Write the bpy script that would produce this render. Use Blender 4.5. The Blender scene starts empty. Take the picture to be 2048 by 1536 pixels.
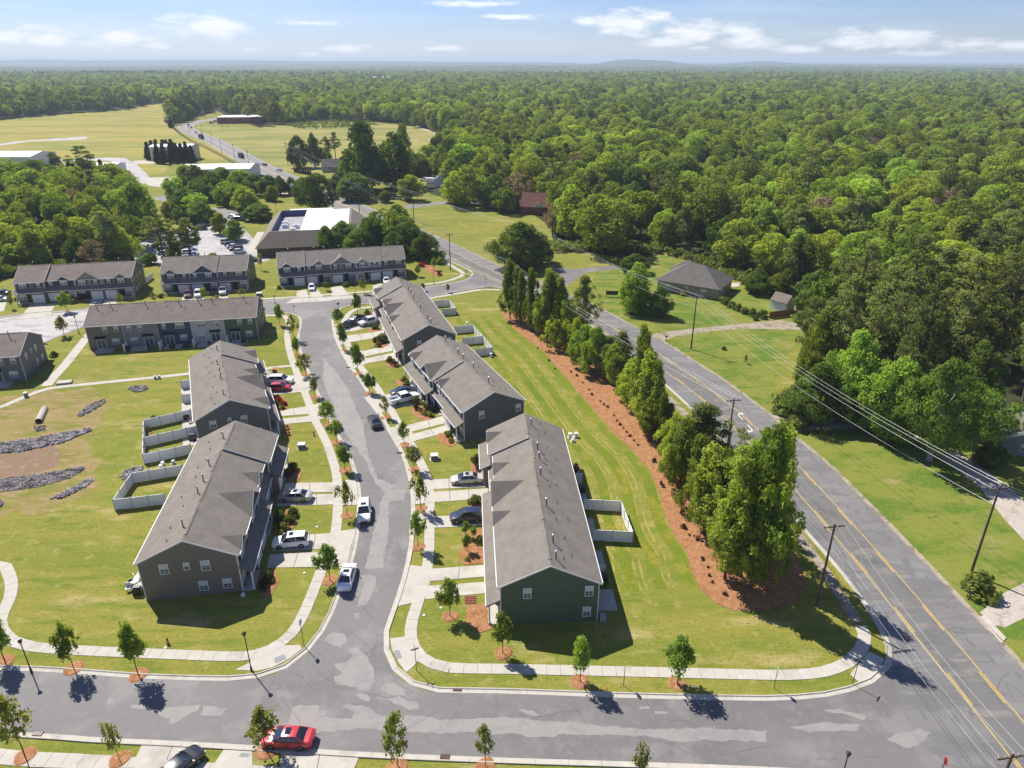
import bpy, bmesh, math, random
import numpy as np
from mathutils import Vector, Matrix
C = bpy.context.scene
COL = C.collection
rnd = random.Random(7)
PI = math.pi

# ------------------------------------------------------------------ camera, light, exposure
FPX = 1420.0                      # focal length in pixels of a 2048 px wide picture
PITCH = math.radians(24.45)
CAMZ = 58.0
cam_d = bpy.data.cameras.new('camera')
cam = bpy.data.objects.new('camera', cam_d)
COL.objects.link(cam)
cam.location = (0, 0, CAMZ)
cam.rotation_euler = (PI / 2 - PITCH, 0, 0)
cam_d.sensor_width = 36.0
cam_d.lens = 36.0 * FPX / 2048.0
cam_d.clip_start = 0.5
cam_d.clip_end = 90000
C.camera = cam

SUN_AZ = math.radians(317.0)      # compass bearing of the sun, +Y is north
SUN_EL = math.radians(49.0)
sun_d = bpy.data.lights.new('sun', 'SUN')
sun_d.energy = 4.8
sun_d.angle = math.radians(0.5)
sun_d.color = (1.0, 0.955, 0.88)
sun = bpy.data.objects.new('sun', sun_d)
COL.objects.link(sun)
sdir = Vector((math.sin(SUN_AZ) * math.cos(SUN_EL), math.cos(SUN_AZ) * math.cos(SUN_EL), math.sin(SUN_EL)))
sun.rotation_euler = sdir.to_track_quat('Z', 'Y').to_euler()
sun.location = (0, 0, 300)

C.view_settings.view_transform = 'Standard'
C.view_settings.look = 'None'
C.view_settings.exposure = 0.62
C.view_settings.gamma = 1.0
C.view_settings.use_curve_mapping = False
SKY_STRENGTH = 0.062
HAZE_DENSITY = 1.15e-4

sP, cP = math.sin(PITCH), math.cos(PITCH)
def ray(px, py):
    u = (px - 1024) / FPX; v = (py - 768) / FPX
    return (u, cP - v * sP, -(sP + v * cP))
def at(px, py, z=0.0):
    """point of the place at height z that the photograph shows at (px, py)"""
    d = ray(px, py); t = (z - CAMZ) / d[2]
    return Vector((d[0] * t, d[1] * t, z))
def g2(px, py):
    p = at(px, py); return (p.x, p.y)
def proj(x, y, z):
    zz = z - CAMZ; Z = y * cP - zz * sP; v = -(zz * cP + y * sP)
    return (1024 + FPX * x / Z, 768 + FPX * v / Z, Z)
def height_of(bx, by, ty):
    """height of an upright thing standing at (bx, by) whose top reaches row ty"""
    b = at(bx, by); k = (ty - 768) / FPX
    # -(zz c + y s) = k (y c - zz s)
    zz = -(b.y * (sP + k * cP)) / (cP - k * sP)
    return zz + CAMZ

# ------------------------------------------------------------------ world: sky and clouds
world = bpy.data.worlds.new('World'); C.world = world; world.use_nodes = True
nt = world.node_tree; nt.nodes.clear()
def N(t, typ, **kw):
    n = t.nodes.new(typ)
    for k, v in kw.items(): setattr(n, k, v)
    return n
def math_node(t, op, a, b=None, c=None, clamp=False):
    n = t.nodes.new('ShaderNodeMath'); n.operation = op; n.use_clamp = clamp
    for i, v in enumerate((a, b, c)):
        if v is None: continue
        if isinstance(v, (int, float)): n.inputs[i].default_value = v
        else: t.links.new(v, n.inputs[i])
    return n.outputs[0]
out = N(nt, 'ShaderNodeOutputWorld'); bg = N(nt, 'ShaderNodeBackground')
bg.inputs['Strength'].default_value = SKY_STRENGTH
nt.links.new(bg.outputs[0], out.inputs[0])
sky = N(nt, 'ShaderNodeTexSky', sky_type='NISHITA')
sky.sun_disc = False
sky.sun_elevation = SUN_EL
sky.sun_rotation = SUN_AZ
sky.altitude = 300; sky.air_density = 1.0; sky.dust_density = 0.15; sky.ozone_density = 2.5
tc = N(nt, 'ShaderNodeTexCoord'); sep = N(nt, 'ShaderNodeSeparateXYZ')
nt.links.new(tc.outputs['Generated'], sep.inputs[0])
az = math_node(nt, 'ARCTAN2', sep.outputs[0], sep.outputs[1])
el = math_node(nt, 'ARCSINE', sep.outputs[2])
comb = N(nt, 'ShaderNodeCombineXYZ')
nt.links.new(math_node(nt, 'MULTIPLY', az, 30), comb.inputs[0])
nt.links.new(math_node(nt, 'MULTIPLY', el, 95), comb.inputs[1])
nz = N(nt, 'ShaderNodeTexNoise'); nz.inputs['Scale'].default_value = 1.0; nz.inputs['Detail'].default_value = 7
nz.inputs['Roughness'].default_value = 0.58
nt.links.new(comb.outputs[0], nz.inputs['Vector'])
field = None
# px centre, py centre, half width, half height of each cloud
CLOUDS = [(15, 76, 45, 9), (100, 76, 62, 15), (245, 78, 62, 13), (305, 92, 40, 5), (415, 52, 85, 19), (440, 70, 45, 8),
          (500, 100, 22, 4), (700, 98, 50, 7), (620, 108, 25, 5), (890, 98, 42, 5), (1170, 45, 30, 8), (1255, 48, 70, 20),
          (1300, 35, 50, 8), (1390, 62, 110, 16), (1340, 85, 70, 8), (1500, 77, 70, 14), (1600, 100, 60, 6), (1700, 78, 62, 14),
          (1790, 76, 75, 14), (1930, 90, 70, 10), (2040, 92, 60, 8), (1840, 108, 90, 5), (1400, 95, 30, 4), (950, 8, 90, 5), (1020, 34, 80, 5), (620, 46, 50, 4)]
for (x, y, w, h) in CLOUDS:
    d = Vector(ray(x, y)).normalized(); d2 = Vector(ray(x + w, y)).normalized()
    a0 = math.atan2(d.x, d.y); e0 = math.asin(d.z); wa = abs(math.atan2(d2.x, d2.y) - a0); he = h / FPX * 1.15
    ta = math_node(nt, 'POWER', math_node(nt, 'ABSOLUTE', math_node(nt, 'DIVIDE', math_node(nt, 'SUBTRACT', az, a0), wa)), 2.0)
    te = math_node(nt, 'POWER', math_node(nt, 'ABSOLUTE', math_node(nt, 'DIVIDE', math_node(nt, 'SUBTRACT', el, e0), he)), 2.0)
    f = math_node(nt, 'SUBTRACT', 1.0, math_node(nt, 'SQRT', math_node(nt, 'ADD', ta, te)))
    field = f if field is None else math_node(nt, 'MAXIMUM', field, f)
# the rest of the sky: the same scattered fair-weather cloud
comb2 = N(nt, 'ShaderNodeCombineXYZ')
nt.links.new(math_node(nt, 'MULTIPLY', az, 6), comb2.inputs[0]); nt.links.new(math_node(nt, 'MULTIPLY', el, 14), comb2.inputs[1])
nz2 = N(nt, 'ShaderNodeTexNoise'); nz2.inputs['Detail'].default_value = 3; nz2.inputs['Scale'].default_value = 1.0
nt.links.new(comb2.outputs[0], nz2.inputs['Vector'])
gen = math_node(nt, 'MULTIPLY', math_node(nt, 'SUBTRACT', nz2.outputs[0], 0.66), 5.0)
away = math_node(nt, 'SUBTRACT', math_node(nt, 'MULTIPLY', math_node(nt, 'ABSOLUTE', az), 2.0), 1.5, clamp=True)
gen = math_node(nt, 'SUBTRACT', gen, math_node(nt, 'SUBTRACT', 1.0, away))
field = math_node(nt, 'MAXIMUM', field, gen)
field = math_node(nt, 'MAXIMUM', field, -1.0)
m = math_node(nt, 'ADD', field, math_node(nt, 'MULTIPLY', math_node(nt, 'SUBTRACT', nz.outputs[0], 0.47), 2.9))
m = math_node(nt, 'MULTIPLY', m, 1.15, clamp=True)
m = math_node(nt, 'SMOOTH_MIN', m, 1.0, 0.3)
m = math_node(nt, 'MULTIPLY', m, 0.88, clamp=True)
# thin veil streaks
comb3 = N(nt, 'ShaderNodeCombineXYZ')
nt.links.new(math_node(nt, 'MULTIPLY', az, 5), comb3.inputs[0]); nt.links.new(math_node(nt, 'MULTIPLY', el, 55), comb3.inputs[1])
nz3 = N(nt, 'ShaderNodeTexNoise'); nz3.inputs['Detail'].default_value = 4; nz3.inputs['Scale'].default_value = 1.0
nt.links.new(comb3.outputs[0], nz3.inputs['Vector'])
veil = math_node(nt, 'MULTIPLY', math_node(nt, 'SUBTRACT', nz3.outputs[0], 0.45), 1.3, clamp=True)
m = math_node(nt, 'MAXIMUM', m, math_node(nt, 'MULTIPLY', veil, 0.5))
mix = N(nt, 'ShaderNodeMix', data_type='RGBA')
tn = N(nt, 'ShaderNodeMix', data_type='RGBA', blend_type='MULTIPLY'); tn.inputs['Factor'].default_value = 1.0; tn.inputs['B'].default_value = (.80, .90, 1.28, 1)
nt.links.new(sky.outputs[0], tn.inputs['A']); nt.links.new(m, mix.inputs['Factor']); nt.links.new(tn.outputs['Result'], mix.inputs['A'])
mix.inputs['B'].default_value = (11.6, 11.7, 12.0, 1)
nt.links.new(mix.outputs['Result'], bg.inputs['Color'])

# ------------------------------------------------------------------ object helpers
def tag(o, label=None, cat=None, group=None, kind=None):
    if label: o['label'] = label
    if cat: o['category'] = cat
    if group: o['group'] = group
    if kind: o['kind'] = kind
    return o
def empty(name, loc=(0, 0, 0), rz=0.0, label=None, cat=None, group=None):
    o = bpy.data.objects.new(name, None); COL.objects.link(o)
    o.location = loc; o.rotation_euler = (0, 0, rz); o.empty_display_size = 0.3
    return tag(o, label, cat, group)
def new_obj(name, me, parent=None, loc=None, rz=None, **kw):
    o = bpy.data.objects.new(name, me); COL.objects.link(o)
    if parent is not None: o.parent = parent
    if loc is not None: o.location = loc
    if rz is not None: o.rotation_euler = (0, 0, rz)
    return tag(o, **kw)
def kids(o): return [c for c in KID.get(o.name, [])]
def copy_tree(o, parent=None):
    c = o.copy(); COL.objects.link(c)
    if parent is not None: c.parent = parent
    for ch in list(o.children): copy_tree(ch, c)
    return c

class MB:
    """collects shapes, links them as one mesh object"""
    def __init__(s): s.v = []; s.f = []; s.m = []
    def add(s, vs, fs, mi=0):
        b = len(s.v); s.v += [tuple(p) for p in vs]
        for f in fs: s.f.append(tuple(i + b for i in f)); s.m.append(mi)
        return s
    def box(s, x0, x1, y0, y1, z0, z1, mi=0):
        vs = [(x0, y0, z0), (x1, y0, z0), (x1, y1, z0), (x0, y1, z0), (x0, y0, z1), (x1, y0, z1), (x1, y1, z1), (x0, y1, z1)]
        return s.add(vs, [(3, 2, 1, 0), (4, 5, 6, 7), (0, 1, 5, 4), (1, 2, 6, 5), (2, 3, 7, 6), (3, 0, 4, 7)], mi)
    def obox(s, cx, cy, z0, z1, lx, ly, a=0.0, mi=0):
        ca, sa = math.cos(a), math.sin(a); p = []
        for dx, dy in ((-lx / 2, -ly / 2), (lx / 2, -ly / 2), (lx / 2, ly / 2), (-lx / 2, ly / 2)):
            p.append((cx + dx * ca - dy * sa, cy + dx * sa + dy * ca))
        return s.prism(p, z0, z1, mi)
    def prism(s, poly, z0, z1, mi=0):
        n = len(poly)
        ar = sum(poly[i][0] * poly[(i + 1) % n][1] - poly[(i + 1) % n][0] * poly[i][1] for i in range(n))
        if ar < 0: poly = poly[::-1]
        vs = [(p[0], p[1], z0) for p in poly] + [(p[0], p[1], z1) for p in poly]
        fs = [tuple(range(n - 1, -1, -1)), tuple(range(n, 2 * n))] + [(i, (i + 1) % n, (i + 1) % n + n, i + n) for i in range(n)]
        return s.add(vs, fs, mi)
    def xprism(s, prof, x0, x1, mi=0):
        """profile of (y, z) points swept along x"""
        n = len(prof)
        vs = [(x0, y, z) for y, z in prof] + [(x1, y, z) for y, z in prof]
        fs = [tuple(range(n - 1, -1, -1)), tuple(range(n, 2 * n))] + [(i, (i + 1) % n, (i + 1) % n + n, i + n) for i in range(n)]
        return s.add(vs, fs, mi)
    def tube(s, pts, r, n=6, mi=0, cap=True):
        if not isinstance(r, (list, tuple)): r = [r] * len(pts)
        pts = [Vector(p) for p in pts]; vs = []; fs = []
        for i, p in enumerate(pts):
            d = (pts[min(i + 1, len(pts) - 1)] - pts[max(i - 1, 0)]).normalized()
            a = d.cross(Vector((0, 0, 1)) if abs(d.z) < 0.95 else Vector((1, 0, 0))).normalized(); b = d.cross(a)
            for k in range(n):
                t = 2 * PI * k / n; vs.append(p + a * math.cos(t) * r[i] + b * math.sin(t) * r[i])
        for i in range(len(pts) - 1):
            for k in range(n):
                fs.append((i * n + k, i * n + (k + 1) % n, (i + 1) * n + (k + 1) % n, (i + 1) * n + k))
        if cap: fs += [tuple(range(n)), tuple(range(len(vs) - 1, len(vs) - n - 1, -1))]
        return s.add(vs, fs, mi)
    def lathe(s, prof, cx=0, cy=0, n=10, mi=0):
        vs = []; fs = []
        for r, z in prof:
            for k in range(n):
                t = 2 * PI * k / n; vs.append((cx + r * math.cos(t), cy + r * math.sin(t), z))
        for i in range(len(prof) - 1):
            for k in range(n): fs.append((i * n + k, i * n + (k + 1) % n, (i + 1) * n + (k + 1) % n, (i + 1) * n + k))
        fs += [tuple(range(n - 1, -1, -1)), tuple(range(len(vs) - n, len(vs)))]
        return s.add(vs, fs, mi)
    def mesh(s, name, mats, smooth=False):
        me = bpy.data.meshes.new(name); me.from_pydata(s.v, [], s.f)
        for m_ in (mats if isinstance(mats, (list, tuple)) else [mats]): me.materials.append(m_)
        if any(s.m): me.polygons.foreach_set('material_index', s.m)
        if smooth: me.polygons.foreach_set('use_smooth', [True] * len(s.f))
        me.update(); return me
    def build(s, name, mats, parent=None, smooth=False, **kw):
        loc = kw.pop('loc', None); rz = kw.pop('rz', None)
        return new_obj(name, s.mesh(name, mats, smooth), parent, loc, rz, **kw)

# ------------------------------------------------------------------ materials
def mat(name, col, rough=0.8, var=0.0, scale=1.0, col2=None, metal=0.0, bump=0.0, bscale=20.0, stretch=None, spec=0.3, detail=4, space='Object', coat=0.0):
    m_ = bpy.data.materials.new(name); m_.use_nodes = True; t = m_.node_tree
    b = t.nodes['Principled BSDF']
    b.inputs['Roughness'].default_value = rough; b.inputs['Metallic'].default_value = metal
    b.inputs['Specular IOR Level'].default_value = spec; b.inputs['Coat Weight'].default_value = coat
    b.inputs['Base Color'].default_value = (*col, 1)
    if var > 0 or col2 is not None or bump > 0:
        if space == 'World':
            g = t.nodes.new('ShaderNodeNewGeometry'); vec = g.outputs['Position']
        else:
            g = t.nodes.new('ShaderNodeTexCoord'); vec = g.outputs['Object']
        if stretch:
            mp = t.nodes.new('ShaderNodeMapping'); mp.inputs['Scale'].default_value = stretch[:3]
            if len(stretch) > 3: mp.inputs['Rotation'].default_value = (0, 0, stretch[3])
            t.links.new(vec, mp.inputs[0]); vec = mp.outputs[0]
    if var > 0 or col2 is not None:
        n = t.nodes.new('ShaderNodeTexNoise'); n.inputs['Scale'].default_value = scale; n.inputs['Detail'].default_value = detail
        n.inputs['Roughness'].default_value = 0.6
        t.links.new(vec, n.inputs['Vector'])
        r = t.nodes.new('ShaderNodeValToRGB'); t.links.new(n.outputs[0], r.inputs[0])
        c2 = col2 if col2 is not None else tuple(min(1, c * (1 + var)) for c in col)
        c1 = col if col2 is not None else tuple(c * (1 - var) for c in col)
        r.color_ramp.elements[0].position = 0.36; r.color_ramp.elements[1].position = 0.64
        r.color_ramp.elements[0].color = (*c1, 1); r.color_ramp.elements[1].color = (*c2, 1)
        t.links.new(r.outputs[0], b.inputs['Base Color'])
    if bump > 0:
        n2 = t.nodes.new('ShaderNodeTexNoise'); n2.inputs['Scale'].default_value = bscale; n2.inputs['Detail'].default_value = 3
        t.links.new(vec, n2.inputs['Vector'])
        bp = t.nodes.new('ShaderNodeBump'); bp.inputs['Strength'].default_value = bump; bp.inputs['Distance'].default_value = 0.05
        t.links.new(n2.outputs[0], bp.inputs['Height']); t.links.new(bp.outputs[0], b.inputs['Normal'])
    return m_

def layered(name, layers, rough=0.9, bump=0.3, bscale=6.0, spec=0.06):
    """world-space ground material: layers of (colour, noise scale, low, high, stretch or None); the first is the base"""
    m_ = bpy.data.materials.new(name); m_.use_nodes = True; t = m_.node_tree
    b = t.nodes['Principled BSDF']; b.inputs['Roughness'].default_value = rough; b.inputs['Specular IOR Level'].default_value = spec
    g = t.nodes.new('ShaderNodeNewGeometry'); cur = None
    for i, (col, sc, lo, hi, st) in enumerate(layers):
        if cur is None:
            rgb = t.nodes.new('ShaderNodeRGB'); rgb.outputs[0].default_value = (*col, 1); cur = rgb.outputs[0]; continue
        vec = g.outputs['Position']
        mp = t.nodes.new('ShaderNodeMapping'); t.links.new(vec, mp.inputs[0]); vec = mp.outputs[0]
        mp.inputs['Location'].default_value = (17.3 * i, 9.1 * i, 0)
        if st:
            mp.inputs['Scale'].default_value = (st[0], st[1], 1); mp.inputs['Rotation'].default_value = (0, 0, st[2])
        n = t.nodes.new('ShaderNodeTexNoise'); n.inputs['Scale'].default_value = sc; n.inputs['Detail'].default_value = 5
        n.inputs['Roughness'].default_value = 0.62; t.links.new(vec, n.inputs['Vector'])
        mr = t.nodes.new('ShaderNodeMapRange'); mr.inputs['From Min'].default_value = lo; mr.inputs['From Max'].default_value = hi
        mr.interpolation_type = 'SMOOTHSTEP'; t.links.new(n.outputs[0], mr.inputs['Value'])
        mx = t.nodes.new('ShaderNodeMix'); mx.data_type = 'RGBA'; t.links.new(mr.outputs[0], mx.inputs['Factor'])
        t.links.new(cur, mx.inputs['A']); mx.inputs['B'].default_value = (*col, 1); cur = mx.outputs['Result']
    t.links.new(cur, b.inputs['Base Color'])
    if bump > 0:
        n2 = t.nodes.new('ShaderNodeTexNoise'); n2.inputs['Scale'].default_value = bscale; n2.inputs['Detail'].default_value = 4
        t.links.new(g.outputs['Position'], n2.inputs['Vector'])
        bp = t.nodes.new('ShaderNodeBump'); bp.inputs['Strength'].default_value = bump; bp.inputs['Distance'].default_value = 0.08
        t.links.new(n2.outputs[0], bp.inputs['Height']); t.links.new(bp.outputs[0], b.inputs['Normal'])
    return m_

M = {}
RD = math.radians
M['lawn'] = layered('lawn', [((.245, .222, .042), 0, 0, 0, None), ((.168, .190, .028), .035, .42, .62, (1, 3.2, RD(-20))),
    ((.142, .178, .024), .12, .5, .62, (1.0, 5.0, RD(-22))), ((.200, .215, .036), .55, .5, .62, (.25, 4, RD(-24))), ((.380, .300, .125), .10, .54, .72, (1, 2.5, RD(-25))),
    ((.300, .260, .075), .6, .52, .72, None), ((.105, .130, .020), 2.2, .5, .72, (1, 1.8, RD(8))), ((.33, .29, .10), 5, .56, .74, None), ((.08, .10, .018), 9, .56, .74, None)], bump=.8, bscale=5)
M['field'] = layered('field', [((.330, .270, .065), 0, 0, 0, None), ((.220, .220, .045), .008, .42, .62, (1, 3, RD(5))),
    ((.36, .30, .10), .02, .52, .7, (1, 4, RD(8))), ((.22, .22, .06), .1, .5, .75, None)], bump=.3, bscale=1)
M['meadow'] = layered('meadow', [((.300, .260, .075), 0, 0, 0, None), ((.170, .200, .050), .012, .42, .62, (1, 3, RD(-30))),
    ((.34, .28, .12), .03, .52, .7, None), ((.12, .15, .045), .16, .56, .75, None)], bump=.3, bscale=1)
M['verge'] = layered('verge', [((.190, .205, .038), 0, 0, 0, None), ((.095, .160, .020), .09, .44, .62, (1, 2.4, RD(-55))),
    ((.300, .235, .100), .11, .56, .72, (1, 2.0, RD(-50))), ((.060, .120, .022), .45, .56, .72, (1, 2.2, RD(-60))), ((.22, .22, .05), 1.5, .5, .75, None),
    ((.09, .12, .03), 4, .55, .75, None)], bump=.6, bscale=3)
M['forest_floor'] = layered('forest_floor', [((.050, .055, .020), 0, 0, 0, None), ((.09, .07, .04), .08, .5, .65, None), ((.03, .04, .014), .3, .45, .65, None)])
M['mulch'] = layered('mulch', [((.35, .175, .085), 0, 0, 0, None), ((.28, .125, .050), .9, .42, .62, None), ((.50, .29, .15), 3, .5, .72, None),
    ((.12, .06, .035), 6, .58, .75, None)], bump=.9, bscale=7)
M['dirt'] = layered('dirt', [((.230, .150, .100), 0, 0, 0, None), ((.17, .16, .06), .25, .5, .7, None), ((.30, .21, .14), .8, .5, .7, None)])
M['dry_bank'] = layered('dry_bank', [((.265, .205, .075), 0, 0, 0, None), ((.18, .18, .035), .10, .42, .6, (1, 3, RD(-10))), ((.33, .22, .125), .25, .48, .64, (1, 3.5, RD(-35))), ((.13, .12, .04), 2, .55, .75, None)])
M['gravel'] = layered('gravel', [((.430, .370, .310), 0, 0, 0, None), ((.30, .25, .19), .5, .5, .68, None), ((.55, .5, .44), 3, .5, .7, None), ((.2, .2, .08), .3, .62, .72, None)])

def asphalt(name, base, light, dark, lo=.5, hi=.56):
    m_ = layered(name, [(base, 0, 0, 0, None), (dark, .05, .42, .6, (1, 1.6, RD(0))), (light, .13, lo, hi, None), (dark, .22, .62, .66, (1, 3, RD(-8))),
        (tuple(c * 1.12 for c in base), 1.2, .5, .7, None), (tuple(c * .75 for c in base), 22, .55, .8, None)], rough=.72, bump=.25, bscale=30, spec=.35)
    return m_
M['asphalt'] = asphalt('asphalt', (.170, .157, .149), (.215, .200, .187), (.145, .135, .129), .5, .62)
M['highway'] = layered('highway_asphalt', [((.192, .182, .174), 0, 0, 0, None), ((.155, .147, .141), .06, .45, .6, (1, 5, RD(-49))), ((.215, .205, .195), .09, .52, .62, (1, 6, RD(-49))),
    ((.15, .147, .145), .9, .56, .62, (1, .35, RD(-49))), ((.13, .13, .13), 20, .56, .8, None)], rough=.75, bump=.25, bscale=30, spec=.3)
M['worn'] = layered('worn_asphalt', [((.268, .246, .224), 0, 0, 0, None), ((.232, .218, .208), .4, .45, .62, None), ((.285, .268, .252), 2, .5, .7, None), ((.2, .19, .18), 14, .58, .8, None)], rough=.75, bump=.2, bscale=30, spec=.3)
M['patch'] = layered('new_asphalt', [((.165, .158, .150), 0, 0, 0, None), ((.22, .205, .18), .12, .52, .62, (1, 4, RD(-49))), ((.13, .126, .12), .3, .5, .7, None)], rough=.75, bump=.2, bscale=30)
M['pale_asphalt'] = layered('pale_asphalt', [((.42, .40, .38), 0, 0, 0, None), ((.26, .25, .25), .10, .5, .62, (1, 4, RD(-8))), ((.5, .47, .44), .4, .5, .7, None)], rough=.7, bump=.2)
M['concrete'] = layered('concrete', [((.465, .430, .365), 0, 0, 0, None), ((.38, .35, .29), .25, .5, .68, None), ((.52, .485, .42), .9, .5, .7, None), ((.36, .32, .26), 5, .62, .8, None)], rough=.85, bump=.15, bscale=12)
M['old_concrete'] = layered('old_concrete', [((.330, .275, .205), 0, 0, 0, None), ((.20, .165, .11), .5, .46, .62, None), ((.42, .36, .29), 2, .5, .7, None)], rough=.9, bump=.2)
M['joint'] = mat('joint', (.20, .18, .15), .9)
M['white_line'] = mat('white_line', (.62, .60, .56), .7, .12, 3)
M['yellow_line'] = mat('yellow_line', (.62, .40, .07), .7, .15, 3)
M['rock'] = mat('rock', (.085, .078, .085), .9, col2=(.40, .37, .355), scale=.9, bump=.5, space='World')
M['lawn_stripe'] = layered('lawn_stripe', [((.150, .185, .018), 0, 0, 0, None), ((.24, .215, .03), .3, .5, .62, (1, 1, 0)), ((.12, .17, .014), .09, .5, .62, None), ((.105, .130, .018), 2.2, .5, .72, None), ((.30, .27, .08), 5, .56, .74, None)], bump=.8, bscale=5)
M['lawn_track'] = layered('lawn_track', [((.30, .26, .06), 0, 0, 0, None), ((.18, .19, .025), .4, .42, .58, None), ((.36, .30, .12), 3, .5, .7, None)], bump=.6, bscale=5)
M['rock_far'] = M['rock']
M['vinyl'] = mat('vinyl', (.78, .78, .80), .45, .03, 2)
M['trim'] = mat('trim', (.70, .70, .68), .5)
M['garage'] = mat('garage_white', (.72, .72, .72), .5)
M['glass'] = mat('glass', (.085, .105, .115), .08, spec=.6)
M['blind'] = mat('blind', (.52, .53, .50), .35, .1, 3, spec=.5)
M['shutter'] = mat('shutter', (.018, .020, .024), .6)
M['door'] = mat('door', (.025, .022, .022), .5)
M['pipe'] = mat('pipe_metal', (.10, .10, .10), .5, metal=.4)
M['pipe_cap'] = mat('pipe_cap', (.55, .55, .55), .4, metal=.6)
M['brick'] = mat('brick_face', (.21, .165, .14), .9, .25, 6)
M['metal_black'] = mat('metal_black', (.018, .018, .02), .45, spec=.5)
M['wood_pole'] = mat('wood_pole', (.115, .088, .064), .9, .3, 3, stretch=(1, 1, .2), bump=.3)
M['insulator'] = mat('insulator', (.42, .42, .44), .3)
M['wire'] = mat('wire', (.24, .24, .24), .4, metal=.5)
M['bark'] = mat('bark', (.11, .085, .065), .95, .35, 4, bump=.5)
M['pine_bark'] = mat('pine_bark', (.10, .072, .056), .95, .35, 4, bump=.5)
M['green_box'] = mat('green_box', (.13, .17, .13), .5)
M['white_box'] = mat('white_box', (.68, .69, .68), .5)
M['grey_box'] = mat('grey_box', (.30, .31, .32), .5)
M['tyre'] = mat('tyre', (.014, .014, .014), .85)
M['rim'] = mat('rim', (.30, .30, .31), .35, metal=.8)
M['car_glass'] = mat('car_glass', (.012, .016, .02), .06, spec=.8, coat=.6)
M['headlight'] = mat('headlight', (.55, .57, .6), .15, spec=.8)
M['taillight'] = mat('taillight', (.30, .012, .012), .25)
M['black_plastic'] = mat('black_plastic', (.02, .02, .022), .55)
M['red'] = mat('red_paint', (.42, .03, .03), .5)
M['paving_brick'] = mat('paving_brick', (.30, .10, .07), .85, .25, 5)
M['rust'] = mat('rusty_grate', (.13, .055, .035), .8, .3, 6)
M['pad'] = mat('warning_pad', (.26, .26, .26), .9, .1, 9)
for n_, c_, kw in (('white', (.80, .81, .82), {}), ('silver', (.50, .50, .49), dict(metal=.4)), ('red', (.50, .022, .03), {}), ('navy', (.018, .022, .06), {}), ('black', (.018, .018, .02), {}),
                   ('beige', (.56, .53, .45), dict(metal=.3)), ('grey', (.20, .21, .22), dict(metal=.3)), ('maroon', (.12, .03, .03), {})):
    M['paint_' + n_] = mat('paint_' + n_, c_, .28, coat=1.0, spec=.5, **kw)

def shingle(name, base, dark):
    """asphalt shingles: fine mottling and faint course lines down the slope"""
    m_ = bpy.data.materials.new(name); m_.use_nodes = True; t = m_.node_tree
    b = t.nodes['Principled BSDF']; b.inputs['Roughness'].default_value = .9; b.inputs['Specular IOR Level'].default_value = .2
    tcn = t.nodes.new('ShaderNodeTexCoord'); mp = t.nodes.new('ShaderNodeMapping'); t.links.new(tcn.outputs['Object'], mp.inputs[0])
    br = t.nodes.new('ShaderNodeTexBrick'); br.inputs['Scale'].default_value = 1.0; br.offset = .5
    br.inputs['Brick Width'].default_value = .62; br.inputs['Row Height'].default_value = .24; br.inputs['Mortar Size'].default_value = .018
    br.inputs['Color1'].default_value = (*base, 1); br.inputs['Color2'].default_value = (*[c * .90 for c in base], 1); br.inputs['Mortar'].default_value = (*dark, 1)
    t.links.new(mp.outputs[0], br.inputs['Vector'])
    n = t.nodes.new('ShaderNodeTexNoise'); n.inputs['Scale'].default_value = .55; n.inputs['Detail'].default_value = 6; n.inputs['Roughness'].default_value = .65
    t.links.new(tcn.outputs['Object'], n.inputs['Vector'])
    mr = t.nodes.new('ShaderNodeMapRange'); mr.inputs['From Min'].default_value = .3; mr.inputs['From Max'].default_value = .7; mr.inputs['To Min'].default_value = .84; mr.inputs['To Max'].default_value = 1.14
    t.links.new(n.outputs[0], mr.inputs['Value'])
    hs = t.nodes.new('ShaderNodeHueSaturation'); t.links.new(br.outputs[0], hs.inputs['Color']); t.links.new(mr.outputs[0], hs.inputs['Value'])
    t.links.new(hs.outputs[0], b.inputs['Base Color'])
    bp = t.nodes.new('ShaderNodeBump'); bp.inputs['Strength'].default_value = .5; bp.inputs['Distance'].default_value = .02
    t.links.new(br.outputs['Fac'], bp.inputs['Height']); bp.invert = True; t.links.new(bp.outputs[0], b.inputs['Normal'])
    return m_
M['shingle'] = shingle('shingle', (.222, .195, .164), (.165, .143, .12))
M['shingle_warm'] = shingle('shingle_warm', (.235, .190, .160), (.19, .15, .125))
M['shingle_dark'] = shingle('shingle_dark', (.165, .150, .130), (.07, .07, .065))
M['shingle_red'] = shingle('shingle_red', (.22, .10, .075), (.10, .05, .04))
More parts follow.
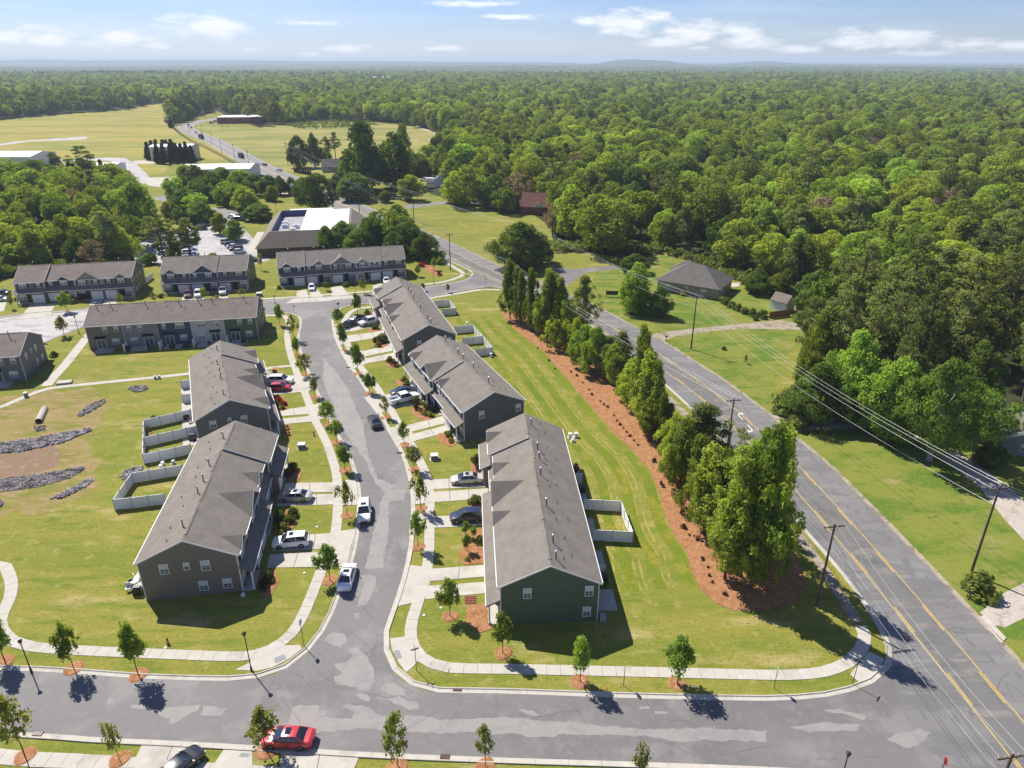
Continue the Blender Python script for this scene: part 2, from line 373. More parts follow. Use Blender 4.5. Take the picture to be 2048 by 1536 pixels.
def siding(name, col):
    m_ = bpy.data.materials.new(name); m_.use_nodes = True; t = m_.node_tree
    b = t.nodes['Principled BSDF']; b.inputs['Roughness'].default_value = .55; b.inputs['Specular IOR Level'].default_value = .3
    tcn = t.nodes.new('ShaderNodeTexCoord'); sp = t.nodes.new('ShaderNodeSeparateXYZ'); t.links.new(tcn.outputs['Object'], sp.inputs[0])
    w = math_node(t, 'FRACT', math_node(t, 'MULTIPLY', sp.outputs[2], 1 / .17))
    n = t.nodes.new('ShaderNodeTexNoise'); n.inputs['Scale'].default_value = .8; n.inputs['Detail'].default_value = 4; t.links.new(tcn.outputs['Object'], n.inputs['Vector'])
    val = math_node(t, 'ADD', math_node(t, 'MULTIPLY', n.outputs[0], .25), .88)
    line = math_node(t, 'SUBTRACT', 1.0, math_node(t, 'MULTIPLY', math_node(t, 'GREATER_THAN', w, .9), .22))
    val = math_node(t, 'MULTIPLY', val, line)
    hs = t.nodes.new('ShaderNodeHueSaturation'); hs.inputs['Color'].default_value = (*col, 1); t.links.new(val, hs.inputs['Value'])
    t.links.new(hs.outputs[0], b.inputs['Base Color'])
    bp = t.nodes.new('ShaderNodeBump'); bp.inputs['Strength'].default_value = .6; bp.inputs['Distance'].default_value = .02
    t.links.new(w, bp.inputs['Height']); t.links.new(bp.outputs[0], b.inputs['Normal'])
    return m_
SID = {k: siding('siding_' + k, c) for k, c in dict(taupe=(.19, .165, .135), green=(.095, .122, .080), grey=(.225, .222, .235), slate=(.055, .078, .125), pale=(.46, .45, .47),
        olive=(.165, .17, .115), charcoal=(.115, .12, .12), tan=(.30, .265, .215), cream=(.42, .40, .33), dark=(.13, .135, .125), white=(.62, .63, .66), graphite=(.15, .152, .165)).items()}

def leaf_mat(name, col, hue=.035, val=.42, trans=.35):
    m_ = bpy.data.materials.new(name); m_.use_nodes = True; t = m_.node_tree; t.nodes.clear()
    o = t.nodes.new('ShaderNodeOutputMaterial'); oi = t.nodes.new('ShaderNodeObjectInfo')
    g = t.nodes.new('ShaderNodeNewGeometry')
    n = t.nodes.new('ShaderNodeTexNoise'); n.inputs['Scale'].default_value = .012; n.inputs['Detail'].default_value = 3; t.links.new(g.outputs['Position'], n.inputs['Vector'])
    n2 = t.nodes.new('ShaderNodeTexNoise'); n2.inputs['Scale'].default_value = .9; n2.inputs['Detail'].default_value = 2; t.links.new(g.outputs['Position'], n2.inputs['Vector'])
    at_ = t.nodes.new('ShaderNodeAttribute'); at_.attribute_name = 'tint'
    hs = t.nodes.new('ShaderNodeHueSaturation'); hs.inputs['Color'].default_value = (*col, 1)
    hv = math_node(t, 'ADD', .497 - 1.0 * hue, math_node(t, 'MULTIPLY', oi.outputs['Random'], 1.05 * hue))
    t.links.new(hv, hs.inputs['Hue'])
    rr = math_node(t, 'FRACT', math_node(t, 'MULTIPLY', oi.outputs['Random'], 7.31))
    v1 = math_node(t, 'ADD', 1 - val, math_node(t, 'MULTIPLY', rr, 2 * val))
    v2 = math_node(t, 'ADD', .6, math_node(t, 'MULTIPLY', at_.outputs['Fac'], .8))
    v3 = math_node(t, 'ADD', .55, math_node(t, 'MULTIPLY', n.outputs[0], .9))
    v = math_node(t, 'MULTIPLY', math_node(t, 'MULTIPLY', v1, v2), v3)
    t.links.new(v, hs.inputs['Value'])
    s_ = math_node(t, 'ADD', .8, math_node(t, 'MULTIPLY', n2.outputs[0], .35)); t.links.new(s_, hs.inputs['Saturation'])
    df = t.nodes.new('ShaderNodeBsdfDiffuse'); tr = t.nodes.new('ShaderNodeBsdfTranslucent')
    t.links.new(hs.outputs[0], df.inputs[0])
    gm = t.nodes.new('ShaderNodeMix'); gm.data_type = 'RGBA'; gm.blend_type = 'MULTIPLY'; gm.inputs['Factor'].default_value = 1
    t.links.new(hs.outputs[0], gm.inputs['A']); gm.inputs['B'].default_value = (1.25, 1.25, .45, 1)
    t.links.new(gm.outputs['Result'], tr.inputs[0])
    ms = t.nodes.new('ShaderNodeMixShader'); ms.inputs[0].default_value = trans
    t.links.new(df.outputs[0], ms.inputs[1]); t.links.new(tr.outputs[0], ms.inputs[2]); t.links.new(ms.outputs[0], o.inputs[0])
    return m_
M['leaf'] = leaf_mat('leaf', (.225, .330, .050), trans=.5)
M['leaf_light'] = leaf_mat('leaf_light', (.275, .365, .052), hue=.025, val=.25, trans=.5)
M['leaf_street'] = leaf_mat('leaf_street', (.21, .32, .050), hue=.02, val=.25, trans=.5)
M['leaf_young'] = leaf_mat('leaf_young', (.24, .28, .05), hue=.02, val=.2)
M['leaf_dark'] = leaf_mat('leaf_dark', (.130, .210, .040), hue=.02, val=.25, trans=.45)
M['needle'] = leaf_mat('needle', (.205, .250, .085), hue=.02, val=.3, trans=.45)
M['leaf_brown'] = leaf_mat('leaf_brown', (.27, .20, .13), hue=.02, val=.2, trans=.3)
M['cypress'] = leaf_mat('cypress', (.045, .070, .022), hue=.01, val=.15, trans=.15)
M['shrub'] = leaf_mat('shrub', (.15, .20, .04), hue=.03, val=.3)
M['shrub_red'] = leaf_mat('shrub_red', (.30, .045, .035), hue=.02, val=.3)
M['shrub_gold'] = leaf_mat('shrub_gold', (.33, .29, .07), hue=.02, val=.2)
M['shrub_bare'] = leaf_mat('shrub_bare', (.13, .075, .05), hue=.02, val=.3)
# ------------------------------------------------------------------ foliage
def leaf_cloud(name, P_, Nn, size, tint, material, rs, jitter=.55, elong=1.25):
    n = len(P_)
    Nn = Nn + rs.normal(0, jitter, (n, 3)); Nn /= np.linalg.norm(Nn, axis=1)[:, None] + 1e-9
    t = np.cross(Nn, rs.normal(0, 1, (n, 3))); t /= np.linalg.norm(t, axis=1)[:, None] + 1e-9
    b = np.cross(Nn, t)
    s = (size * rs.uniform(.6, 1.35, n))[:, None]
    t = t * s * elong * .5; b = b * s * .5
    sk = rs.uniform(-.35, .35, (n, 1))
    V = np.stack([P_ - t, P_ - b + t * sk, P_ + t, P_ + b + t * sk], 1).reshape(-1, 3)
    me = bpy.data.meshes.new(name); me.vertices.add(4 * n); me.vertices.foreach_set('co', V.astype(np.float32).ravel())
    me.loops.add(4 * n); me.loops.foreach_set('vertex_index', np.arange(4 * n, dtype=np.int32))
    me.polygons.add(n); me.polygons.foreach_set('loop_start', np.arange(0, 4 * n, 4, dtype=np.int32)); me.polygons.foreach_set('loop_total', np.full(n, 4, dtype=np.int32))
    a = me.attributes.new('tint', 'FLOAT', 'FACE'); a.data.foreach_set('value', tint.astype(np.float32))
    me.materials.append(material); me.update(); me.validate(); return me

def lobes_to_leaves(cs, lr, npl, rs, up=.25, flat=1.0, lo=.72, hi=1.08):
    pts = []; nrm = []; tn = []
    for c, r in zip(cs, lr):
        k = int(npl * (r / np.mean(lr)) ** 2)
        d = rs.normal(0, 1, (k, 3)); d[:, 2] += up; d /= np.linalg.norm(d, axis=1)[:, None]
        o = np.array([c[0], c[1], 0.0]); L = np.linalg.norm(o)
        if L > 1e-3:
            keep = (d @ (o / L) > -.35) | (rs.random(k) < .3); d = d[keep]
        p = c + d * r * rs.uniform(lo, hi, (len(d), 1)) * np.array([1, 1, flat])
        pts.append(p); nrm.append(d); tn.append(np.clip(rs.uniform(.2, .8) + rs.normal(0, .12, len(d)), 0, 1))
    return np.concatenate(pts), np.concatenate(nrm), np.concatenate(tn)

def crown(name, seed, material, z0, z1, prof, nl, lrad, npl, ls, wob=.18, up=.3, flat=.85, jitter=.45, lo=.72, hi=1.08):
    """prof(t) gives the crown's radius at relative height t"""
    rs = np.random.RandomState(seed); cs = []; lr = []
    ph = rs.uniform(0, 6.28, 3)
    while len(cs) < nl:
        t = rs.uniform(0, 1); R = prof(t); a = rs.uniform(0, 2 * PI)
        if rs.random() > (R / max(prof(.3), prof(.5), prof(.15))) ** 1.0: continue
        R *= 1 + wob * math.sin(2 * a + ph[0]) + wob * .8 * math.sin(3 * a + ph[1] + 4 * t) + wob * .5 * math.sin(5 * t + ph[2])
        l = lrad * rs.uniform(.65, 1.35)
        rr = max(0, R - l * .8) * (rs.uniform(.25, 1) ** .45)
        cs.append((rr * math.cos(a), rr * math.sin(a), z0 + (z1 - z0) * t)); lr.append(l)
    p, n_, tn = lobes_to_leaves(np.array(cs), np.array(lr), npl, rs, up, flat, lo, hi)
    return leaf_cloud(name, p, n_, ls, tn, material, rs, jitter)

def trunk_mesh(name, h, r, seed, material, limbs=5, lz=(.3, .8), spread=.28):
    rs = random.Random(seed); m_ = MB()
    pts = [(0, 0, -.1)]; x = y = 0
    for i in range(1, 6):
        x += rs.uniform(-.012, .012) * h; y += rs.uniform(-.012, .012) * h; pts.append((x, y, h * i / 5))
    m_.tube(pts, [r * 1.25, r, r * .85, r * .65, r * .45, r * .15], 7)
    for k in range(limbs):
        z = h * rs.uniform(*lz); a = rs.uniform(0, 2 * PI); i = min(4, int(z / h * 5)); L = h * spread * rs.uniform(.7, 1.2)
        b = Vector(pts[i]).lerp(Vector(pts[i + 1]), z / h * 5 - i)
        m_.tube([b, b + Vector((math.cos(a) * L * .5, math.sin(a) * L * .5, L * .25)), b + Vector((math.cos(a) * L, math.sin(a) * L, L * .75))], [r * .4, r * .28, r * .08], 5)
    return m_.mesh(name, material, smooth=True)

dome = lambda R, p=.62: (lambda t: R * max(.02, math.sin(PI * min(1, (t * .9 + .1)) ** p)) ** .7)
def rdome(R): return lambda t: R * math.sqrt(max(.04, 1 - ((t - .42) / .62) ** 2))
def egg(R): return lambda t: R * (math.sin(PI * (t * .84 + .13) ** .85)) ** .75
def cone(R): return lambda t: R * (1.02 - t) ** .8 * (.6 + .4 * min(1, t * 8))
def column(R): return lambda t: R * (min(1, t * 4 + .35)) * (1.0 - t ** 2.2 * .75)
PROTO = {}
def proto(kind, crown_me, trunk_me, H, R): PROTO.setdefault(kind, []).append((crown_me, trunk_me, H, R))
for i in range(6):
    H = [15, 16, 17, 14, 16, 15][i]; R = [5.6, 6.4, 5.2, 5.4, 6.8, 5.0][i]
    proto('broad', crown('crown', 10 + i, M['leaf'] if i % 3 else M['leaf_light'], 3.0, H - .8, rdome(R * 1.18), 95, 1.6, 85, .52, flat=.8, wob=.12, lo=.8), trunk_mesh('trunk', H * .8, .32, 40 + i, M['bark']), H, R)
for i in range(3):
    H = [14, 13, 15][i]; R = [5.6, 5.0, 6.0][i]
    proto('edge', crown('crown', 30 + i, M['leaf'], .9, H - .8, rdome(R * 1.1), 100, 1.5, 75, .6, flat=.8, lo=.78), trunk_mesh('trunk', H * .8, .3, 50 + i, M['bark']), H, R)
    proto('dark', crown('crown', 60 + i, M['leaf_dark'], 1.0, H - 1.0, egg(R), 90, 1.35, 85, .5, flat=.85), trunk_mesh('trunk', H * .8, .3, 53 + i, M['bark']), H, R)
    proto('light', crown('crown', 65 + i, M['leaf_light'], 1.6, H - 1.0, egg(R * .92), 80, 1.35, 80, .5, flat=.8), trunk_mesh('trunk', H * .8, .28, 57 + i, M['bark']), H, R)
for i in range(3):                      # pines: open, layered, long bare trunk
    H = [20, 18, 21][i]; R = [4.0, 3.6, 4.4][i]
    proto('pine', crown('crown', 80 + i, M['needle'], H * .38, H - .8, egg(R), 46, 1.15, 95, .42, wob=.3, up=.6, flat=.5, jitter=.8), trunk_mesh('trunk', H * .96, .26, 90 + i, M['pine_bark'], 12, (.35, .9), .16), H, R)
for i in range(3):                      # tall sweetgum-like hedge trees with fine foliage
    H = [14, 15, 13][i]; R = [2.5, 2.9, 3.1][i]
    proto('tall', crown('crown', 100 + i, M['leaf'], 1.6, H - .3, column(R), 140, .76, 115, .27, wob=.5, up=.5, flat=1.0, lo=.5, hi=1.15, jitter=.6), trunk_mesh('trunk', H * .9, .17, 110 + i, M['bark'], 8, (.15, .8), .12), H, R)
    proto('bushy', crown('crown', 120 + i, M['leaf_light'] if i == 1 else M['leaf'], 1.2, H * .72, egg(R * 1.45), 150, .88, 115, .28, wob=.42, up=.4, lo=.55, hi=1.12, jitter=.6), trunk_mesh('trunk', H * .6, .2, 130 + i, M['bark'], 7, (.25, .8), .25), H * .75, R * 1.45)
    proto('hedgepine', crown('crown', 140 + i, M['needle'], H * .18, H * .96, egg(R * 1.2), 120, .85, 130, .25, wob=.35, up=.6, flat=.7, lo=.4, hi=1.15, jitter=.8), trunk_mesh('trunk', H * .92, .17, 150 + i, M['pine_bark'], 10, (.2, .9), .14), H, R * 1.2)
proto('brown', crown('crown', 400, M['leaf_brown'], 3, 12, rdome(5.0), 60, 1.1, 40, .4, lo=.4, flat=.8), trunk_mesh('trunk', 10, .28, 401, M['bark'], 10), 13, 5.0)
for i in range(3):                      # close big trees with fine leaves
    H = [14, 13, 15][i]; R = [5.6, 5.0, 6.0][i]
    proto('edge_fine', crown('crown', 300 + i, M['leaf'], .9, H - .8, egg(R), 210, 1.15, 120, .32, wob=.3, flat=.75, lo=.55, hi=1.12, jitter=.55), trunk_mesh('trunk', H * .8, .3, 310 + i, M['bark'], 8), H, R)
    proto('dark_fine', crown('crown', 320 + i, M['leaf_dark'], .8, H - .8, egg(R), 200, 1.1, 120, .30, wob=.25, flat=.8, lo=.55, hi=1.12, jitter=.55), trunk_mesh('trunk', H * .8, .3, 330 + i, M['bark'], 8), H, R)
    proto('light_fine', crown('crown', 340 + i, M['leaf_light'], 1.2, H - .8, egg(R * .92), 200, 1.1, 110, .30, wob=.3, flat=.8, lo=.5, hi=1.12, jitter=.6), trunk_mesh('trunk', H * .8, .28, 350 + i, M['bark'], 8), H, R)
    H2 = [20, 18, 21][i]; R2 = [4.2, 3.8, 4.6][i]
    proto('pine_fine', crown('crown', 360 + i, M['needle'], H2 * .30, H2 - .6, egg(R2), 95, .95, 120, .27, wob=.35, up=.6, flat=.5, lo=.3, hi=1.15, jitter=.9), trunk_mesh('trunk', H2 * .96, .26, 370 + i, M['pine_bark'], 14, (.3, .9), .17), H2, R2)
proto('oak', crown('crown', 380, M['leaf_dark'], 2.2, 10.4, dome(8.2), 190, 1.1, 110, .28, wob=.35, up=.5, flat=.55, lo=.5, hi=1.15, jitter=.6), trunk_mesh('trunk', 9.5, .5, 381, mat('grey_bark', (.30, .28, .25), .9, .3, 4), 16, (.2, .75), .34), 11, 8.2)
for i in range(4):                      # young street trees
    H = 5.2; R = [1.35, 1.5, 1.25, 1.4][i]
    proto('street', crown('crown', 160 + i, M['leaf_street'], 1.9, H - .25, egg(R), 56, .38, 46, .21, wob=.3, up=.8, flat=1.35, lo=.3, hi=1.3, jitter=.7), trunk_mesh('trunk', H * .8, .055, 170 + i, M['bark'], 9, (.4, .8), .17), H, R)
    proto('sparse', crown('crown', 180 + i, M['leaf_young'], 1.7, H - .3, egg(R * 1.05), 36, .36, 38, .22, wob=.4, up=.9, flat=1.6, lo=.2, hi=1.4, jitter=.8), trunk_mesh('trunk', H * .85, .05, 190 + i, M['bark'], 14, (.35, .85), .22), H, R * 1.05)
for i in range(2):
    proto('cone', crown('crown', 200 + i, M['cypress'], .3, 8.6, cone(2.0), 110, .55, 75, .34, wob=.1, up=.4), trunk_mesh('trunk', 7, .14, 210 + i, M['bark'], 0), 9, 2.0)
    proto('magnolia', crown('crown', 220 + i, M['leaf_dark'], .5, 9.4, egg(4.4), 110, 1.0, 95, .42, wob=.08), trunk_mesh('trunk', 6, .25, 225 + i, M['bark'], 3), 10, 4.4)
def bush_mesh(seed, material, R=.5, nl=12, ls=.16, h=.8, npl=36):
    return crown('foliage', seed, material, R * .15, R * h * 1.3, lambda t: R * (1 - t * t * .7), nl, R * .42, npl, ls, wob=.2, up=.6)
BUSH = {k: [bush_mesh(230 + i + 7 * j, M[mm], R, nl, ls) for i in range(2)] for j, (k, mm, R, nl, ls) in enumerate([('green', 'shrub', .7, 16, .16), ('red', 'shrub_red', .6, 14, .15),
        ('gold', 'shrub_gold', .6, 14, .14), ('bare', 'shrub_bare', .55, 12, .12), ('small', 'shrub', .3, 6, .14)])}

USED = {}
def plant(kind, x, y, H, R, name, label, cat, group=None, v=None, rot=None, z=0.0):
    """a tree of the given kind, height H and crown radius R, as one thing with trunk and crown"""
    lst = PROTO[kind]; i = USED.get(kind, 0) % len(lst) if v is None else v; USED[kind] = USED.get(kind, 0) + 1
    cm, tm, h0, r0 = lst[i]
    root = empty(name, (x, y, z), rnd.uniform(0, 6.28) if rot is None else rot, label, cat, group)
    root.scale = (R / r0, R / r0, H / h0)
    new_obj('trunk', tm, root); new_obj('crown', cm, root)
    return root
def tree(kind, bx, by, ty, rpx, name, label, cat='tree', group=None, H=None, v=None):
    """stands where (bx, by) is on the ground; ty is the row its top reaches; rpx its crown's half width in pixels"""
    p = at(bx, by)
    if H is None: H = height_of(bx, by, ty)
    Z = proj(p.x, p.y, H * .6)[2]
    return plant(kind, p.x, p.y, H, rpx * Z / FPX, name, label, cat, group, v)
def bush(kind, px, py, R, label, group=None, name='shrub', cat='shrub'):
    p = at(px, py); base = {'green': .7, 'red': .6, 'gold': .6, 'bare': .55, 'small': .3}[kind]
    me = BUSH[kind][USED.get(kind, 0) % 2]; USED[kind] = USED.get(kind, 0) + 1
    o = new_obj(name, me, None, (p.x, p.y, 0), rnd.uniform(0, 6), label=label, cat=cat, group=group)
    o.scale = (R / base,) * 3
    return o

# ------------------------------------------------------------------ vehicles (front towards +x)
def loft(mb, st, mi=0):
    """st: list of (x, half width, z bottom, z top)"""
    vs = []; n = None
    for x, hw, zb, zt in st:
        h = zt - zb
        half = [(hw * .86, zb), (hw * .985, zb + .08), (hw, zb + h * .35), (hw * .985, zb + h * .72), (hw * .93, zt - .045), (hw * .80, zt - .008), (hw * .4, zt + .012)]
        ring = half + [(-y, z) for y, z in half[::-1]]
        n = len(ring); vs += [(x, y, z) for y, z in ring]
    fs = []
    for i in range(len(st) - 1):
        for k in range(n): fs.append((i * n + k, (i + 1) * n + k, (i + 1) * n + (k + 1) % n, i * n + (k + 1) % n))
    fs += [tuple(range(n)), tuple(range(len(vs) - 1, len(vs) - n - 1, -1))]
    mb.add(vs, fs, mi)
SPEC = {
 'sedan': dict(L=4.85, W=1.86, H=1.44, st=[(-2.42, .72, .38, .72), (-2.38, .80, .25, .90), (-2.15, .90, .2, 1.0), (-1.6, .93, .2, 1.02), (-.6, .93, .2, .98), (.6, .93, .2, .96), (1.15, .93, .2, .95), (1.7, .91, .2, .87), (2.15, .86, .2, .76), (2.36, .76, .24, .66), (2.42, .62, .36, .55)],
               gb=(-1.75, 1.25, .80, 1.0, .95), gr=(-.95, .35, .58), wb=1.40, wr=.33),
 'suv': dict(L=4.75, W=1.90, H=1.72, st=[(-2.36, .80, .40, .9), (-2.32, .88, .3, 1.05), (-2.1, .94, .25, 1.10), (-1.0, .95, .25, 1.10), (.6, .95, .25, 1.08), (1.1, .95, .25, 1.06), (1.6, .93, .25, 1.00), (2.1, .88, .25, .90), (2.3, .78, .3, .78), (2.36, .66, .42, .66)],
             gb=(-2.2, 1.2, .84, 1.1, 1.06), gr=(-1.85, .3, .66), wb=1.40, wr=.37),
 'hatch': dict(L=4.3, W=1.78, H=1.48, st=[(-2.13, .74, .38, .8), (-2.08, .84, .25, .98), (-1.7, .89, .2, 1.02), (-.6, .9, .2, 1.0), (.8, .9, .2, .97), (1.35, .88, .2, .9), (1.85, .84, .2, .78), (2.08, .72, .25, .66), (2.13, .6, .36, .55)],
               gb=(-1.9, 1.2, .78, 1.0, .95), gr=(-1.4, .3, .58), wb=1.28, wr=.32),
 'pickup': dict(L=5.9, W=2.0, H=1.88, st=[(-2.93, .92, .45, 1.15), (-2.9, .97, .4, 1.2), (-1.0, 1.0, .35, 1.2), (-.98, 1.0, .35, 1.22), (1.1, 1.0, .35, 1.2), (1.5, .99, .35, 1.18), (2.4, .96, .35, 1.1), (2.85, .88, .38, 1.0), (2.93, .78, .45, .85)],
                gb=(-.95, 1.55, .88, 1.22, 1.18), gr=(-.75, .7, .70), wb=1.75, wr=.41),
}
CAR_MESH = {}
def car_meshes(kind, paint):
    key = (kind, paint)
    if key in CAR_MESH: return CAR_MESH[key]
    s = SPEC[kind]; pm = M['paint_' + paint]; r = {}
    b = MB(); loft(b, s['st'])
    gx0, gx1, gw, zb, zf = s['gb']; rx0, rx1, rw = s['gr']; H = s['H']; W = s['W'] / 2
    if kind == 'pickup':                                 # open bed: rails stand above the floor
        b = MB(); loft(b, [q for q in s['st'] if q[0] >= -1.0])
        b.box(-2.93, -.99, -.98, .98, .38, .68); b.box(-2.93, -.99, -.99, -.91, .66, 1.22); b.box(-2.93, -.99, .91, .99, .66, 1.22)
        b.box(-2.95, -2.87, -.91, .91, .66, 1.20)
    # pillars
    cb = [(gx1, gw, zf), (gx1, -gw, zf), (gx0, gw, zb), (gx0, -gw, zb)]; cr = [(rx1, rw, H - .03), (rx1, -rw, H - .03), (rx0, rw, H - .03), (rx0, -rw, H - .03)]
    for p, q in zip(cb, cr): b.tube([p, q], .042, 5)
    mx = (rx0 + rx1) / 2 - .05
    for sg in (1, -1): b.tube([(mx, sg * (gw + .005), (zb + zf) / 2), (mx, sg * (rw + .005), H - .03)], .035, 4)
    r['body'] = b.mesh('body', pm, smooth=False)
    g = MB()
    # roof panel, gently crowned
    vs = []
    for i, x in enumerate((rx0 - .06, rx0 + .12, (rx0 + rx1) / 2, rx1 - .12, rx1 + .06)):
        zc = H + (.0, .035, .05, .035, .0)[i] - .03
        for y, dz in ((-rw - .03, -.02), (-rw * .6, .015), (0, .03), (rw * .6, .015), (rw + .03, -.02)): vs.append((x, y, zc + dz))
    fs = [(i * 5 + k, (i + 1) * 5 + k, (i + 1) * 5 + k + 1, i * 5 + k + 1) for i in range(4) for k in range(4)]
    n = len(vs); vs += [(x, y, z - .05) for x, y, z in vs]; fs += [tuple(v + n for v in f[::-1]) for f in fs]
    g.add(vs, fs); r['roof'] = g.mesh('roof', pm, smooth=True)
    def quad(name, pts, matn='car_glass', off=(0, 0, 0)):
        q = MB(); q.add([tuple(a + c for a, c in zip(p, off)) for p in pts] + [tuple(a + c * 0 - .02 * (1 if abs(off[0]) + abs(off[1]) == 0 else 1) * 0 for a, c in zip(p, off)) for p in pts][:0], [(0, 1, 2, 3)])
        return q.mesh(name, M[matn])
    T = H - .04
    r['windscreen'] = quad('windscreen', [(gx1, -gw * .94, zf), (gx1, gw * .94, zf), (rx1, rw * .94, T), (rx1, -rw * .94, T)])
    r['rear_window'] = quad('rear_window', [(gx0, gw * .94, zb), (gx0, -gw * .94, zb), (rx0, -rw * .94, T), (rx0, rw * .94, T)])
    r['side_window'] = [quad('side_window', [(gx0 + .05, sg * gw, zb), (gx1 - .05, sg * gw, zf), (rx1, sg * rw, T), (rx0, sg * rw, T)][::sg]) for sg in (1, -1)]
    # wheels: tyre and rim
    R = s['wr']; ty = MB()
    ty.tube([(0, -.11, 0), (0, .11, 0)], R, 16); rm = MB(); rm.tube([(0, -.118, 0), (0, .118, 0)], R * .62, 12)
    r['tyre'] = ty.mesh('tyre', M['tyre'], smooth=False); r['rim'] = rm.mesh('rim', M['rim'])
    xf = s['st'][-1][0]; xr = s['st'][0][0]
    zl = s['st'][-3][3] - .12
    h_ = MB(); h_.obox(0, 0, -.06, .05, .20, .24, .0); r['headlight'] = h_.mesh('headlight', M['headlight'])
    h_ = MB(); h_.obox(0, 0, -.08, .08, .12, .36); r['taillight'] = h_.mesh('taillight', M['taillight'])
    h_ = MB(); h_.obox(0, 0, -.06, .06, .12, .2); r['mirror'] = h_.mesh('mirror', pm)
    h_ = MB(); h_.box(xf - .02, xf + .025, -.45, .45, .38, .56); r['grille'] = h_.mesh('grille', M['black_plastic'])
    h_ = MB(); h_.box(rx1 - .75, rx1 - .2, -.36, .36, H + .03, H + .068); r['sunroof'] = h_.mesh('sunroof', M['car_glass'])
    CAR_MESH[key] = r; return r
CAR_ROOT = {}
def car(kind, paint, px, py, hx, hy, label, name=None, group='cars parked in front of the town houses', sunroof=False, cat=None):
    """centre of the car on the ground at (px, py), nose pointing to (hx, hy)"""
    p = at(px, py); q = at(hx, hy); a = math.atan2(q.y - p.y, q.x - p.x)
    name = name or {'sedan': 'parked_car', 'hatch': 'parked_car', 'suv': 'parked_car', 'pickup': 'pickup_truck'}[kind]
    cat = cat or ('pickup truck' if kind == 'pickup' else 'car')
    s = SPEC[kind]; r = car_meshes(kind, paint)
    root = empty(name, (p.x, p.y, .03), a, label, cat, group)
    for k in ('body', 'roof', 'windscreen', 'rear_window', 'grille'): new_obj(k, r[k], root)
    for me in r['side_window']: new_obj('side_window', me, root)
    if sunroof: new_obj('sunroof', r['sunroof'], root)
    W = s['W'] / 2
    for sx in (1, -1):
        for sy in (1, -1):
            w = empty('wheel', (sx * s['wb'] + (.08 if kind == 'pickup' else 0), sy * (W - .10), s['wr'])); w.parent = root
            new_obj('tyre', r['tyre'], w); new_obj('rim', r['rim'], w)
    xf = s['st'][-1][0]; xr = s['st'][0][0]; zf = s['st'][-2][3] + .0
    for sy in (1, -1):
        new_obj('headlight', r['headlight'], root, (xf - .14, sy * (W - .26), zf - .07), -sy * .5)
        new_obj('taillight', r['taillight'], root, (xr + .10, sy * (W - .26), s['st'][1][3] - .16), sy * .25)
        new_obj('mirror', r['mirror'], root, (s['gb'][1] - .25, sy * (W + .06), s['gb'][4] + .08))
    return root
SIMPLE = {}
def simple_car(kind, paint, x, y, a, label, group, name='parked_car', cat='car', z=.03):
    """a far car, a few pixels long: body, glass and tyres in one mesh"""
    key = (kind, paint)
    if key not in SIMPLE:
        s = SPEC[kind]; b = MB(); st = s['st']; loft(b, [st[0], st[2], st[len(st) // 2], st[-3], st[-1]])
        gx0, gx1, gw, zb, zf = s['gb']; rx0, rx1, rw = s['gr']; H = s['H']
        b.add([(gx0, -gw, zb), (gx1, -gw, zf), (gx1, gw, zf), (gx0, gw, zb), (rx0, -rw, H), (rx1, -rw, H), (rx1, rw, H), (rx0, rw, H)], [(0, 1, 5, 4), (1, 2, 6, 5), (2, 3, 7, 6), (3, 0, 4, 7)], 1)
        b.add([(rx0 - .05, -rw - .02, H), (rx1 + .05, -rw - .02, H), (rx1 + .05, rw + .02, H), (rx0 - .05, rw + .02, H), (rx0, -rw * .9, H + .04), (rx1, -rw * .9, H + .04), (rx1, rw * .9, H + .04), (rx0, rw * .9, H + .04)], [(4, 5, 6, 7), (0, 1, 5, 4), (1, 2, 6, 5), (2, 3, 7, 6), (3, 0, 4, 7)])
        for sx in (1, -1):
            for sy in (1, -1): b.tube([(sx * s['wb'], sy * (s['W'] / 2 - .2), s['wr']), (sx * s['wb'], sy * (s['W'] / 2 + .01), s['wr'])], s['wr'], 8, 2)
        SIMPLE[key] = b.mesh('car', [M['paint_' + paint], M['car_glass'], M['tyre']])
    return new_obj(name, SIMPLE[key], None, (x, y, z), a, label=label, cat=cat, group=group)

